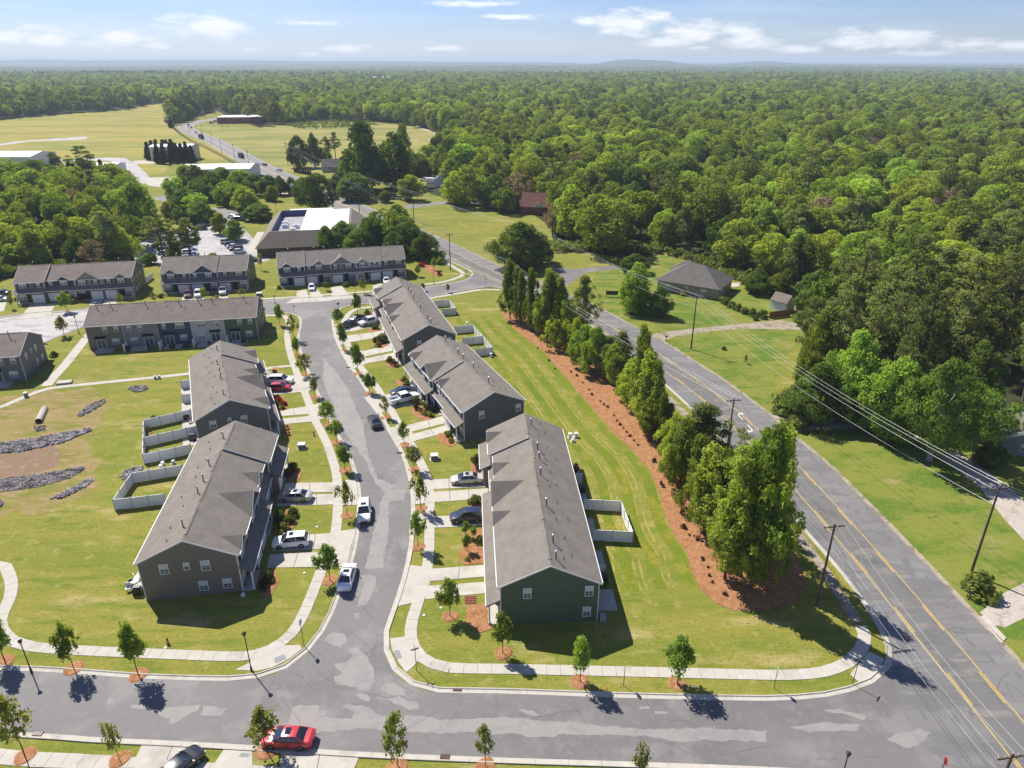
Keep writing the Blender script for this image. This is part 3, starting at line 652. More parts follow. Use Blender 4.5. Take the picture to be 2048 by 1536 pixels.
# ------------------------------------------------------------------ town houses
PM = {}
def shared(key, fn):
    if key not in PM: PM[key] = fn()
    return PM[key]
def window_parts(parent, x, y, z0, z1, w, face=-1, double=False, axis='x', shut=False, grid=True):
    """a window on a wall: frame (window) > pane. axis 'x': in a wall facing -y or +y (face); axis 'y': in a wall facing -x or +x"""
    h = z1 - z0; key = ('win', round(w, 2), round(h, 2), double, grid)
    def mk():
        f = MB(); t = .075; d0, d1 = -.075, .0
        f.box(-w / 2, w / 2, d0, d1, 0, t); f.box(-w / 2, w / 2, d0, d1, h - t, h)
        f.box(-w / 2, -w / 2 + t, d0 + .003, d1, t, h - t); f.box(w / 2 - t, w / 2, d0 + .003, d1, t, h - t)
        f.box(-w / 2 + t, w / 2 - t, d0 + .012, d1, h / 2 - .03, h / 2 + .03)
        xs = [0] if double else []
        for xx in xs: f.box(xx - .06, xx + .06, d0 + .004, d1, t, h - t)
        if grid:
            cols = ([-w / 4, w / 4] if double else [0])
            for xx in cols: f.box(xx - .014, xx + .014, -.05, -.03, t, h - t)
            for zz in (h * .27, h * .73): f.box(-w / 2 + t, w / 2 - t, -.048, -.032, zz - .014, zz + .014)
        g = MB(); g.box(-w / 2 + t, w / 2 - t, -.03, -.004, t, h / 2, 0); g.box(-w / 2 + t, w / 2 - t, -.034, -.004, h / 2, h - t, 1)
        sh = MB()
        sh.box(-w / 2 - .42, -w / 2 - .03, -.04, -.002, .02, h - .02); 
        sh2 = MB(); sh2.box(w / 2 + .03, w / 2 + .42, -.04, -.002, .02, h - .02)
        return f.mesh('window', M['trim']), g.mesh('pane', [M['glass'], M['blind']]), sh.mesh('shutter', M['shutter']), sh2.mesh('shutter', M['shutter'])
    fm, gm, s1, s2 = shared(key, mk)
    rz = {('x', -1): 0, ('x', 1): PI, ('y', -1): -PI / 2, ('y', 1): PI / 2}[(axis, face)]
    f = new_obj('window', fm, parent, (x, y, z0), rz); new_obj('pane', gm, f)
    if shut:
        new_obj('shutter', s1, parent, (x, y, z0), rz); new_obj('shutter', s2, parent, (x, y, z0), rz)
    return f
def garage_door_mesh():
    def mk():
        g = MB(); g.box(-1.4, 1.4, -.05, 0, 0, 2.25)
        for r in range(4):
            for c in range(4): g.box(-1.32 + c * .67, -1.32 + c * .67 + .6, -.072, -.05, .08 + r * .55, .08 + r * .55 + .42)
        g.box(-.12, .12, -.10, -.07, .95, 1.02)
        return g.mesh('garage_door', M['garage'])
    return shared('gd', mk)
def door_mesh():
    def mk():
        g = MB(); g.box(-.48, .48, -.06, 0, 0, 2.1)
        for r, (a, b) in enumerate(((.15, .8), (.95, 1.9))):
            for c in (-.38, .06): g.box(c, c + .32, -.075, -.06, a, b)
        return g.mesh('door', M['door'])
    return shared('door', mk)
def white_door_mesh():
    def mk():
        g = MB(); g.box(-.5, .5, -.07, 0, 0, 2.1); return g.mesh('door', M['garage'])
    return shared('wdoor', mk)
def sliding_door(parent, x, y, face=1):
    def mk():
        f = MB(); w, h, t = 1.9, 2.1, .09
        f.box(-w / 2, w / 2, -.08, 0, h - t, h); f.box(-w / 2, w / 2, -.08, 0, 0, t)
        for xx in (-w / 2, -t / 2, w / 2 - t): f.box(xx, xx + t, -.077, 0, t, h - t)
        g = MB(); g.box(-w / 2 + t, -t / 2, -.04, -.01, t, h - t, 0); g.box(t / 2, w / 2 - t, -.04, -.01, t, h - t, 0)
        return f.mesh('sliding_door', M['trim']), g.mesh('pane', M['glass'])
    f, g = shared('slide', mk); o = new_obj('sliding_door', f, parent, (x, y, .1), 0 if face < 0 else PI); new_obj('pane', g, o)

def pipe_mesh():
    def mk():
        p = MB(); p.lathe([(.16, -.2), (.13, .02), (.075, .1), (.075, 1.05)], n=8); c = MB(); c.lathe([(.12, 1.03), (.14, 1.08), (.12, 1.2), (.04, 1.24)], n=8)
        v = MB(); v.lathe([(.13, -.1), (.08, .05), (.05, .08), (.05, .32), (.03, .34)], n=7)
        return p.mesh('vent_pipe', M['pipe']), c.mesh('pipe_cap', M['pipe_cap']), v.mesh('vent_pipe', M['pipe'])
    return shared('pipe', mk)

def town_house_row(O, ang, D, units, label, roof='shingle', near_end=None, far_end=None, E=5.45, slope=.475, rear=False, front=True, group='rows of two storey town houses'):
    """local frame: x runs left to right as seen from the street, y from the front wall (0) into the building.
    units: dicts w, f (front shift, negative = forward), r (rear shift), col, gables [(x, width)], g (garage side), wins [(x, double)]"""
    root = empty('town_house_row', (O[0], O[1], 0), ang, label, 'town houses', group)
    RM = M[roof]; x = 0.0; n = len(units); U = []
    for u in units:
        u = dict(dict(f=0, r=0, col='taupe', gables=[], g='l', wins=None, dz=0, po=1.45), **u); u['x0'] = x; x += u['w']; u['x1'] = x; U.append(u)
    Ltot = x
    ze = 2.95; zt = 3.72                                  # porch roof: eave, top
    for i, u in enumerate(U):
        x0, x1, f, R = u['x0'], u['x1'], u['f'], D + u['r']; e = E + u['dz']; mid = (f + R) / 2; hr = (R - f) / 2 * slope
        S = SID[u['col']]; first, last = i == 0, i == n - 1; po = u['po']
        L0 = x0 + .012; L1 = x1 - .012
        m_ = MB(); m_.xprism([(f, 0), (R, 0), (R, e), (mid, e + hr), (f, e)], L0, L1); m_.build('wall', S, root)
        # roof slabs
        oh = .32; rx0 = x0 - (.22 if first or U[i - 1]['f'] > f + .5 else 0) ; rx1 = x1 + (.22 if last or U[i + 1]['f'] > f + .5 else 0)
        # avoid two roofs lying in one plane where rows step
        if not first and (U[i - 1]['f'], U[i - 1]['r']) != (f, u['r']) and abs((U[i - 1]['f'] + U[i - 1]['r']) - (f + u['r'])) < .01 and U[i - 1]['f'] > f: pass
        ze_f = e - oh * slope
        m_ = MB(); m_.xprism([(f - oh, ze_f + .02), (mid, e + hr + .02), (R + oh, ze_f + .02), (R + oh, ze_f + .15), (mid, e + hr + .16), (f - oh, ze_f + .15)], rx0, rx1)
        m_.build('roof', RM, root)
        # ridge vent
        m_ = MB(); m_.xprism([(mid - .22, e + hr + .07), (mid + .22, e + hr + .07), (mid + .2, e + hr + .13), (mid, e + hr + .215), (mid - .2, e + hr + .13)], x0 + .9, x1 - .9); m_.build('ridge_vent', RM, root)
        # gutters
        m_ = MB(); m_.box(x0, x1, f - oh - .11, f - oh - .005, ze_f - .02, ze_f + .12); m_.build('gutter', M['trim'], root)
        m_ = MB(); m_.box(x0, x1, R + oh + .005, R + oh + .11, ze_f - .02, ze_f + .12); m_.build('gutter', M['trim'], root)
        for (flag, xx, sg) in ((first or U[i - 1]['f'] > f + .5, x0, -1), (last or U[i + 1]['f'] > f + .5, x1, 1)):
            if flag:                                     # rake boards along the gable
                xa, xb = (xx - .26, xx - .225) if sg < 0 else (xx + .225, xx + .26)
                m_ = MB(); 
                for ya, za, yb, zb in ((f - oh, ze_f, mid, e + hr), (mid, e + hr, R + oh, ze_f)):
                    m_.xprism([(ya, za - .02), (yb, zb - .02), (yb, zb + .17), (ya, za + .17)], xa, xb)
                m_.build('rake_board', M['trim'], root)
        # corner boards
        ends = []
        if first or U[i - 1]['f'] > f: ends.append(x0 - .02)
        if last or U[i + 1]['f'] > f: ends.append(x1 - .12)
        for xx in ends:
            m_ = MB(); m_.box(xx, xx + .14, f - .03, f + .10, 0, e - .05); m_.build('corner_board', M['trim'], root)
        m_ = MB(); m_.box(x1 - .05, x1 + .03, R - .06, R + .035, 0.02, e - .2); m_.build('corner_board', M['trim'], root)
        if first: m_ = MB(); m_.box(x0 - .03, x0 + .05, R - .06, R + .035, 0, e - .2); m_.build('corner_board', M['trim'], root)
        m_ = MB(); m_.box(x0 - .03, x0 + .05, f - .035, f - .005, ze + .95, e - .16); m_.build('corner_board', M['trim'], root)
        # cross gables over the upper floor
        for gx, gw in u['gables']:
            sl = .72; gh = gw / 2 * sl; cx = x0 + gx; bk = gh / slope; yb = f - .14
            gz = e - .05
            m_ = MB()
            vs = [(cx - gw / 2, yb, gz), (cx + gw / 2, yb, gz), (cx, yb, gz + gh), (cx - gw / 2, f + .3, gz), (cx + gw / 2, f + .3, gz), (cx, f + .3, gz + gh)]
            m_.add(vs, [(0, 1, 2), (5, 4, 3), (0, 3, 4, 1), (1, 4, 5, 2), (2, 5, 3, 0)])
            m_.box(cx - gw / 2 + .02, cx + gw / 2 - .02, yb + .002, f + .05, zt - .1, gz - .002)
            m_.build('gable_wall', S, root)
            o2 = .28; zb_ = gz + .02; y0 = yb - .3
            m_ = MB()
            for sg in (-1, 1):
                a = (cx + sg * (gw / 2 + o2), y0, zb_ - o2 * sl); b = (cx, y0, zb_ + gh); c = (cx, f + bk + .1, zb_ + gh); d = (cx + sg * (gw / 2 + o2), f - .1, zb_ - o2 * sl)
                d2 = (cx + sg * (gw / 2 + o2), f - .1, zb_ - o2 * sl)
                lo = [a, b, c, d]; up = [(p[0], p[1], p[2] + .13) for p in lo]
                fs = [(0, 1, 2, 3), (7, 6, 5, 4), (0, 4, 5, 1), (1, 5, 6, 2), (2, 6, 7, 3), (3, 7, 4, 0)]
                if sg > 0: fs = [q[::-1] for q in fs]
                m_.add(lo + up, fs)
            m_.build('gable_roof', RM, root)
            m_ = MB()
            for sg in (-1, 1):
                a = (cx + sg * (gw / 2 + o2), zb_ - o2 * sl); b = (cx, zb_ + gh)
                vs = [(a[0], y0 - .03, a[1] - .01), (b[0], y0 - .03, b[1] - .01), (b[0], y0 - .03, b[1] + .14), (a[0], y0 - .03, a[1] + .14)]
                vs += [(p[0], y0 - .004, p[2]) for p in vs]
                m_.add(vs, [(0, 1, 2, 3), (7, 6, 5, 4), (0, 4, 5, 1), (2, 6, 7, 3), (1, 5, 6, 2), (3, 7, 4, 0)])
            m_.build('rake_board', M['trim'], root)
        # porch roof across the whole front
        m_ = MB(); m_.xprism([(f + .0, zt - .2), (f - .003, zt), (f - po - .12, ze + .0), (f - po - .12, ze - .16), (f - po + .05, ze - .16)], x0 - (.18 if first or U[i - 1]['f'] > f else 0), x1 + (.18 if last or U[i + 1]['f'] > f else 0))
        m_.build('porch_roof', RM, root)
        m_ = MB(); m_.box(x0 - (.18 if first else 0), x1 + (.18 if last else 0), f - po - .22, f - po - .125, ze - .14, ze + .02); m_.build('gutter', M['trim'], root)
        if front:
            gl = u['g'] == 'l'; gw = 3.5
            a, b = (x0 + .02, x0 + gw) if gl else (x1 - gw, x1 - .02)
            m_ = MB(); m_.box(a, b, f - po + .42, f - .004, 0, ze + .05); m_.build('garage_wall', M['brick'] if u.get('brick', 1) else S, root)
            new_obj('garage_door', garage_door_mesh(), root, ((a + b) / 2, f - po + .41, .02))
            pa, pb = (b, x1) if gl else (x0, a)
            dx = (b + .75) if gl else (a - .75)
            new_obj('door', door_mesh(), root, (dx, f - .012, .12))
            window_parts(root, (pb - 1.3) if gl else (pa + 1.3), f - .012, .85, 2.25, 1.7, -1, True, 'x')
            m_ = MB(); m_.box(pa + .02, pb - .02, f - po + .1, f - .01, 0, .12); m_.build('porch_floor', M['concrete'], root)
            cx = (pb - .2) if gl else (pa + .2)
            m_ = MB(); m_.obox(cx, f - po + .22, .12, ze - .05, .2, .2); m_.obox(cx, f - po + .22, .12, .3, .28, .28); m_.build('column', M['trim'], root)
        wins = u['wins']
        if wins is None: wins = [(u['w'] * .26, True), (u['w'] * .74, False)]
        for wx, dbl in wins:
            fy = f - .006
            for gx, gw in u['gables']:
                if abs(wx - gx) < gw / 2: fy = f - .145
            window_parts(root, x0 + wx, fy, 4.0, 5.25 if not dbl else 5.3, 1.85 if dbl else .95, -1, dbl, 'x', True)
        # rear
        if rear:
            fl = u.get('flip', i % 2)
            X = (lambda q: x1 - q) if fl else (lambda q: x0 + q)
            for q, w in ((1.3, .95), (3.6, .95)) if u.get('rw', 0) == 0 else ((2.3, 1.9), (5.6, .8)):
                window_parts(root, X(q), R + .006, 3.75, 5.1, w, 1, w > 1.5)
            window_parts(root, X(1.9), R + .006, .9, 2.25, 1.5, 1, True)
            sliding_door(root, X(4.9), R + .006)
            m_ = MB(); m_.xprism([(R + .0, 2.95), (R + .65, 2.55), (R + .65, 2.48), (R, 2.6)], X(4.9) - 1.15, X(4.9) + 1.15); m_.build('awning', M['shutter'], root)
        m_ = MB(); m_.box(x0 + 2.3, x0 + 5.9, R + .01, R + 2.7, 0, .08); m_.build('patio', M['concrete'], root)
        # roof pipes on the rear slope
        pm_, cm_, vm_ = pipe_mesh(); yy = mid + .75; zz = e + hr - .75 * slope + .1
        for q in ([u['w'] * .42] + ([u['w'] * .82] if i % 3 == 1 else [])):
            o = new_obj('vent_pipe', pm_, root, (x0 + q, yy, zz)); new_obj('pipe_cap', cm_, o)
        for q, dy in ((.2 * u['w'], 2.3), (.6 * u['w'], 3.3 if i % 2 else 2.7), (.75 * u['w'], 1.7)):
            new_obj('vent_pipe', vm_, root, (x0 + q, mid + dy, e + hr - dy * slope + .13))
    for ends, xx, fc in ((near_end, 0.0, -1), (far_end, Ltot, 1)):
        for (y, z0, z1, w) in (ends or []):
            window_parts(root, xx + fc * .0, y, z0, z1, w, fc, w > 1.4, 'y', False, grid=w > .9)
    return root, U

def box_house(name, O, ang, L, D, H, label, cat, wall, roof, kind='gable', slope=.5, oh=.4, wins=(), group=None):
    """a small building, origin at its front left corner"""
    root = empty(name, (O[0], O[1], 0), ang, label, cat, group)
    m_ = MB(); m_.box(0, L, 0, D, 0, H)
    if kind == 'gable':
        h = D / 2 * slope
        m_ = MB(); m_.xprism([(0, 0), (D, 0), (D, H), (D / 2, H + h), (0, H)], 0, L); m_.build('wall', wall, root)
        r = MB(); r.xprism([(-oh, H - oh * slope + .02), (D / 2, H + h + .02), (D + oh, H - oh * slope + .02), (D + oh, H - oh * slope + .16), (D / 2, H + h + .17), (-oh, H - oh * slope + .16)], -oh * .6, L + oh * .6); r.build('roof', roof, root)
    elif kind == 'gable_y':
        h = L / 2 * slope; m_ = MB(); m_.add([(0, 0, 0), (L, 0, 0), (L, 0, H), (L / 2, 0, H + h), (0, 0, H), (0, D, 0), (L, D, 0), (L, D, H), (L / 2, D, H + h), (0, D, H)],
            [(0, 1, 2, 3, 4), (9, 8, 7, 6, 5), (0, 5, 6, 1), (1, 6, 7, 2), (4, 9, 5, 0), (2, 7, 8, 3), (3, 8, 9, 4)]); m_.build('wall', wall, root)
        r = MB()
        for sg in (0, 1):
            xs = (-oh, L / 2) if sg == 0 else (L / 2, L + oh); zs = (H - oh * slope, H + h) if sg == 0 else (H + h, H - oh * slope)
            lo = [(xs[0], -oh * .6, zs[0] + .02), (xs[1], -oh * .6, zs[1] + .02), (xs[1], D + oh * .6, zs[1] + .02), (xs[0], D + oh * .6, zs[0] + .02)]
            up = [(a, b, c + .14) for a, b, c in lo]
            r.add(lo + up, [(3, 2, 1, 0), (4, 5, 6, 7), (0, 1, 5, 4), (1, 2, 6, 5), (2, 3, 7, 6), (3, 0, 4, 7)])
        r.build('roof', roof, root)
    elif kind == 'hip':
        m_.build('wall', wall, root); h = min(L, D) / 2 * slope; o = oh; z = H - .02
        i_ = min(L, D) / 2
        if L >= D: a, b = (i_, D / 2), (L - i_, D / 2)
        else: a, b = (L / 2, i_), (L / 2, D - i_)
        if abs(L - D) < .3: a, b = (L / 2 - .15, D / 2), (L / 2 + .15, D / 2)
        r = MB(); h2 = h + oh * slope
        vs = [(-o, -o, z), (L + o, -o, z), (L + o, D + o, z), (-o, D + o, z), (a[0], a[1], z + h2), (b[0], b[1], z + h2)]
        fs = [(0, 1, 5, 4), (1, 2, 5), (2, 3, 4, 5), (3, 0, 4)] if L >= D - .31 else [(0, 1, 4), (1, 2, 5, 4), (2, 3, 5), (3, 0, 4, 5)]
        r.add(vs, fs + [(3, 2, 1, 0)]); r.build('roof', roof, root)
    elif kind == 'flat':
        m_.build('wall', wall, root); r = MB(); r.box(-.1, L + .1, -.1, D + .1, H, H + .2); r.build('roof', roof, root)
    for (side, q, z0, z1, w) in wins:
        if side == 'f': window_parts(root, q, -.01, z0, z1, w, -1, w > 1.4)
        if side == 'b': window_parts(root, q, D + .01, z0, z1, w, 1, w > 1.4)
        if side == 'l': window_parts(root, -.01, q, z0, z1, w, -1, w > 1.4, 'y')
        if side == 'r': window_parts(root, L + .01, q, z0, z1, w, 1, w > 1.4, 'y')
    return root

# ------------------------------------------------------------------ flat ground pieces and ribbons
def flat(name, pts, z, material, px=True, thick=0.0, **kw):
    """a sheet on the ground whose outline is seen at these pixels"""
    P_ = [g2(*p) for p in pts] if px else pts
    bm = bmesh.new(); vs = [bm.verts.new((x, y, z)) for x, y in P_]
    f = bm.faces.new(vs); bmesh.ops.recalc_face_normals(bm, faces=[f])
    if f.normal.z < 0: f.normal_flip()
    if thick:
        r = bmesh.ops.extrude_face_region(bm, geom=[f]); bmesh.ops.translate(bm, verts=[v for v in r['geom'] if isinstance(v, bmesh.types.BMVert)], vec=(0, 0, thick))
        bmesh.ops.recalc_face_normals(bm, faces=bm.faces[:])
    bmesh.ops.triangulate(bm, faces=bm.faces[:])
    me = bpy.data.meshes.new(name); bm.to_mesh(me); bm.free(); me.materials.append(material)
    kw.setdefault('kind', 'structure')
    parent = kw.pop('parent', None)
    if parent is not None: kw.pop('kind', None)
    return new_obj(name, me, parent, **kw)
def smooth_line(pts, step=2.0, px=True):
    """Catmull-Rom through the points, resampled at even steps"""
    P_ = [Vector((*g2(*p), 0)) for p in pts] if px else [Vector((p[0], p[1], 0)) for p in pts]
    out_ = []
    for i in range(len(P_) - 1):
        a = P_[max(0, i - 1)]; b = P_[i]; c = P_[i + 1]; d = P_[min(len(P_) - 1, i + 2)]
        for k in range(12):
            t = k / 12
            out_.append(.5 * ((2 * b) + (c - a) * t + (2 * a - 5 * b + 4 * c - d) * t * t + (3 * b - a - 3 * c + d) * t ** 3))
    out_.append(P_[-1])
    res = [out_[0]]; acc = 0; last = out_[0]
    for p in out_[1:]:
        L = (p - last).length
        while acc + L >= step:
            t = (step - acc) / L; last = last.lerp(p, t); res.append(last.copy()); L = (p - last).length; acc = 0
        acc += L; last = p
    if (res[-1] - out_[-1]).length > step * .35: res.append(out_[-1])
    return res
def offset(line, d):
    r = []
    for i, p in enumerate(line):
        t = (line[min(i + 1, len(line) - 1)] - line[max(i - 1, 0)]).normalized()
        r.append(p + Vector((-t.y, t.x, 0)) * d)
    return r
def ribbon(mb, line, w0, w1, z0, z1=None, mi=0):
    """a strip between lateral offsets w0 and w1 of the line"""
    A = offset(line, w0); B = offset(line, w1); n = len(line); z1 = z0 if z1 is None else z1
    mb.add([(p.x, p.y, z0) for p in A] + [(p.x, p.y, z1) for p in B], [(i, i + 1, n + i + 1, n + i) if w1 > w0 else (i, n + i, n + i + 1, i + 1) for i in range(n - 1)], mi)
def slabs(name, pts, width, step, label=None, z=.05, material='concrete', px=True, maxparts=300, gap=.03, partname='slab', skip=None, th=.06):
    """a path of separate slabs with open joints; a bed shows in the joints"""
    line = smooth_line(pts, step, px); A = offset(line, width / 2); B = offset(line, -width / 2)
    root = empty(name, (0, 0, 0)); tag(root, label, kind='structure')
    bed = MB(); ribbon(bed, line, -width / 2, width / 2, z - .035); bed.build('bed', M['joint'], root)
    rest = MB(); k = 0
    for i in range(len(line) - 1):
        t = (line[i + 1] - line[i]).normalized() * gap / 2
        q = [A[i] + t, B[i] + t, B[i + 1] - t, A[i + 1] - t]
        mid = sum(q, Vector((0, 0, 0))) / 4
        if skip and skip(mid): continue
        dz = rnd.uniform(-.004, .004)
        if k < maxparts:
            m_ = MB(); m_.prism([(p.x - mid.x, p.y - mid.y) for p in q], -th, 0)
            m_.build(partname, M[material], root, loc=(mid.x, mid.y, z + dz)); k += 1
        else: rest.prism([(p.x, p.y) for p in q], z - th, z + dz)
    if rest.v: rest.build(partname, M[material], root, kind='stuff')
    return root
def kerb(name, pts, side, step=3.0, label=None, parts=True, px=True, w=.62, material='concrete'):
    """gutter pan and kerb in cast lengths; pts run along the edge of the road, side +1 puts the kerb to the left of them"""
    line = smooth_line(pts, step, px); root = empty(name, (0, 0, 0)); tag(root, label, kind='structure'); rest = MB()
    s = side
    O_ = [offset(line, s * d) for d in (0, .42, .50, w)]
    bed = MB(); ribbon(bed, line, s * .01, s * (w - .01), .012); bed.build('bed', M['joint'], root)
    for i in range(len(line) - 1):
        t = (line[i + 1] - line[i]).normalized() * .012
        m_ = MB() if parts and i < 300 else rest
        mid = line[i] if m_ is not rest else Vector((0, 0, 0))
        v = []
        for j in (i, i + 1):
            tt = t if j == i else -t
            for k_, z in ((0, .024), (1, .035), (2, .13), (3, .125)): p = O_[k_][j] + tt - mid; v.append((p.x, p.y, z))
            p = O_[3][j] + tt - mid; v.append((p.x, p.y, -.02))
        fs = [(0, 1, 6, 5), (1, 2, 7, 6), (2, 3, 8, 7), (3, 4, 9, 8), (4, 3, 2, 1, 0), (5, 6, 7, 8, 9)]
        if s > 0: fs = [f[::-1] for f in fs]
        m_.add(v, fs)
        if m_ is not rest: m_.build('kerb_length', M[material], root, loc=(mid.x, mid.y, 0))
    if rest.v: rest.build('kerb_length', M[material], root, kind='stuff')
    return root
# ================================================================== GROUND
g = MB(); g.add([(-45000, -400, 0), (45000, -400, 0), (45000, 60000, 0), (-45000, 60000, 0)], [(0, 1, 2, 3)])
g.build('ground', M['lawn'], label='mown grass lawns around the town houses', kind='structure')
def w_(x, y): return (x, y)
FOREST_R = [g2(*p) for p in [(905, 268), (880, 300), (868, 345), (850, 372), (860, 388), (900, 398), (960, 408), (1010, 428), (1060, 425), (1100, 452), (1110, 500), (1150, 500), (1195, 508), (1240, 515), (1290, 520), (1330, 505),
            (1400, 515), (1460, 545), (1500, 575), (1560, 590), (1600, 610), (1620, 650), (1600, 700), (1595, 760), (1590, 835), (1620, 845), (1750, 840), (1800, 860), (1870, 845), (1960, 850), (2060, 835), (2500, 800)]] + [(3600, 150), (3600, 3400), (-150, 3400)]
FOREST_R += [g2(*p) for p in [(1000, 262)]]
FOREST_B = [(-3600, 3400)] + [(-3600, 760)] + [g2(*p) for p in [(-300, 252), (0, 240), (90, 232), (160, 226), (250, 220), (300, 209), (325, 206), (345, 206), (350, 218), (330, 234), (327, 243), (345, 250), (372, 243), (395, 235), (435, 222), (446, 228), (480, 236), (498, 248), (520, 256), (545, 250), (590, 246), (640, 242), (700, 243), (745, 244), (790, 247), (840, 258), (905, 268), (1000, 262)]] + [(-150, 3400)]
FOREST_L = [(-420, 520)] + [g2(*p) for p in [(-60, 362), (0, 362), (60, 366), (130, 366), (200, 366), (240, 380), (300, 418), (312, 440), (270, 452), (262, 500), (268, 524), (200, 538), (100, 545), (20, 556), (-100, 575)]] + [(-260, 200)]
def inside(P_, poly):
    x, y = P_[:, 0], P_[:, 1]; r = np.zeros(len(P_), bool); n = len(poly); j = n - 1
    for i in range(n):
        xi, yi = poly[i]; xj, yj = poly[j]
        if yi != yj:
            c = ((yi > y) != (yj > y)) & (x < (xj - xi) * (y - yi) / (yj - yi) + xi); r ^= c
        j = i
    return r
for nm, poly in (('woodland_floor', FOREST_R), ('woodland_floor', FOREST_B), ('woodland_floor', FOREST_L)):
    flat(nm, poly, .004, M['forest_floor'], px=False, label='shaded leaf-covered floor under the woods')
flat('airfield_grass', [(-400, 330), (0, 345), (130, 362), (205, 360), (330, 345), (345, 318), (470, 330), (470, 315), (425, 291), (385, 275), (355, 262), (345, 252), (340, 240), (327, 243), (325, 206), (300, 209), (250, 220), (160, 226), (0, 240), (-400, 258)], .004, M['field'], label='broad yellow-green airfield grass with dry patches')
flat('meadow', [(395, 247), (440, 250), (520, 256), (590, 246), (700, 243), (790, 247), (880, 262), (903, 270), (880, 300), (868, 340), (800, 350), (700, 340), (620, 350), (560, 340), (505, 318), (460, 292), (420, 273), (392, 262)], .006, M['meadow'], label='rough yellow meadow between the road and the far woods')
flat('verge_grass', [(1175, 604), (1190, 545), (1240, 520), (1330, 510), (1450, 560), (1500, 590), (1580, 590), (1625, 650), (1580, 700), (1548, 750), (1558, 830), (1536, 826), (1445, 758), (1330, 686), (1240, 638)], .006, M['verge'], label='lawn around the hip-roofed house beyond the highway')
flat('verge_grass', [(1575, 858), (1620, 850), (1750, 846), (1800, 862), (1960, 870), (2100, 860), (2400, 1100), (2400, 1700), (2150, 1480), (2048, 1348), (1933, 1216), (1862, 1132), (1763, 1034), (1658, 930)], .007, M['verge'], label='patchy grass bank along the far side of the highway')
flat('park_grass', [(830, 412), (900, 408), (1000, 425), (1040, 430), (1110, 505), (1160, 560), (1120, 583), (1060, 556), (987, 525), (937, 501), (884, 476), (810, 420)], .006, M['lawn'], label='open lawn across the highway from the leafy thicket')
# mulch bed along the highway
flat('mulch_bed', [(1003, 628), (1013, 643), (1040, 668), (1084, 700), (1116, 736), (1152, 778), (1190, 823), (1225, 863), (1268, 903), (1300, 943), (1318, 985), (1330, 1030), (1348, 1070), (1375, 1107), (1382, 1140), (1402, 1180), (1432, 1207), (1470, 1222), (1530, 1222), (1592, 1204), (1612, 1165), (1592, 1105),
      (1540, 1040), (1480, 965), (1400, 878), (1320, 800), (1250, 738), (1170, 680), (1110, 645), (1060, 622), (1020, 612)], .012, M['mulch'], thick=.03, label='long curved bed of orange pine straw under the hedge trees')
# dry detention basin
bk = [Vector((*g2(*p), 0)) for p in [(-40, 806), (60, 780), (130, 785), (185, 775), (225, 800), (205, 850), (180, 880), (205, 925), (190, 985), (150, 1000), (90, 1030), (40, 1020), (-40, 1045)]]; rr_ = random.Random(4); bo = []
for i in range(len(bk)):
    a, b = bk[i], bk[(i + 1) % len(bk)]; n = max(2, int((b - a).length / .5)); nn = Vector((-(b - a).y, (b - a).x, 0)).normalized(); w = 0
    for j in range(n): w = w * .85 + rr_.uniform(-.5, .5); q = a.lerp(b, j / n) + nn * w * math.sin(PI * j / n) ** .5; bo.append((q.x, q.y))
flat('basin_bank', bo, .008, M['dry_bank'], px=False, label='dry patchy grass banks of the detention basin')
flat('basin_floor', [(-30, 906), (40, 902), (108, 890), (124, 905), (116, 932), (60, 950), (-30, 962)], .012, M['dirt'], label='bare brown soil in the detention basin')

# ================================================================== ROADS
HW_L = [(440, 2387)] ; 
hw_c = [(560, 214), (500, 226), (440, 236.2), (400, 242.8), (379, 248), (371, 253.5), (376, 260), (388, 266.5), (425, 281.5), (480, 311), (530, 338), (600, 369), (690, 410), (775, 447), (872, 492)]
m_ = MB(); ln = smooth_line(hw_c[:-1] + [(845, 480)], 6); ribbon(m_, ln, -7.2, 7.2, .0195); m_.build('highway', M['highway'], label='distant stretch of the highway curving past the airfield', kind='structure')
m_ = MB(); ribbon(m_, ln, -.12, .12, .026); ribbon(m_, ln, -.5, -.3, .026); m_.build('centre_line', M['yellow_line'], label='yellow centre line on the distant highway', kind='structure')
m_ = MB(); ribbon(m_, ln, -6.6, -6.4, .026); ribbon(m_, ln, 6.4, 6.6, .026); m_.build('edge_line', M['white_line'], label='white edge lines on the distant highway', kind='structure')
hwL = [(845, 495), (874, 511), (912, 528), (947, 543), (1009, 576), (1080, 606), (1179, 648), (1240, 692), (1322, 760), (1376, 808), (1467, 900), (1567, 1007), (1600, 1045), (1649, 1100), (1684, 1140), (1717, 1182), (1757, 1242), (1777, 1275), (1786, 1310), (1784, 1335)]
hwR = [(850, 464), (884, 478), (937, 503), (987, 527), (1060, 558), (1120, 584), (1179, 607), (1209, 622.5), (1274, 657.5), (1299, 671), (1336.5, 691), (1399, 731), (1446, 761), (1536, 829), (1579, 867), (1658, 932.8), (1720.5, 995), (1763, 1037.8), (1808.5, 1085), (1862, 1141), (1933, 1217), (2004, 1293), (2048, 1341), (2160, 1463), (2300, 1618)]
flat('highway', hwL + [(1800, 1420), (1900, 1560), (2000, 1700)] + [(2420, 1760)] + hwR[::-1], .016, M['highway'], label='three-lane highway with a centre turn lane on the right')
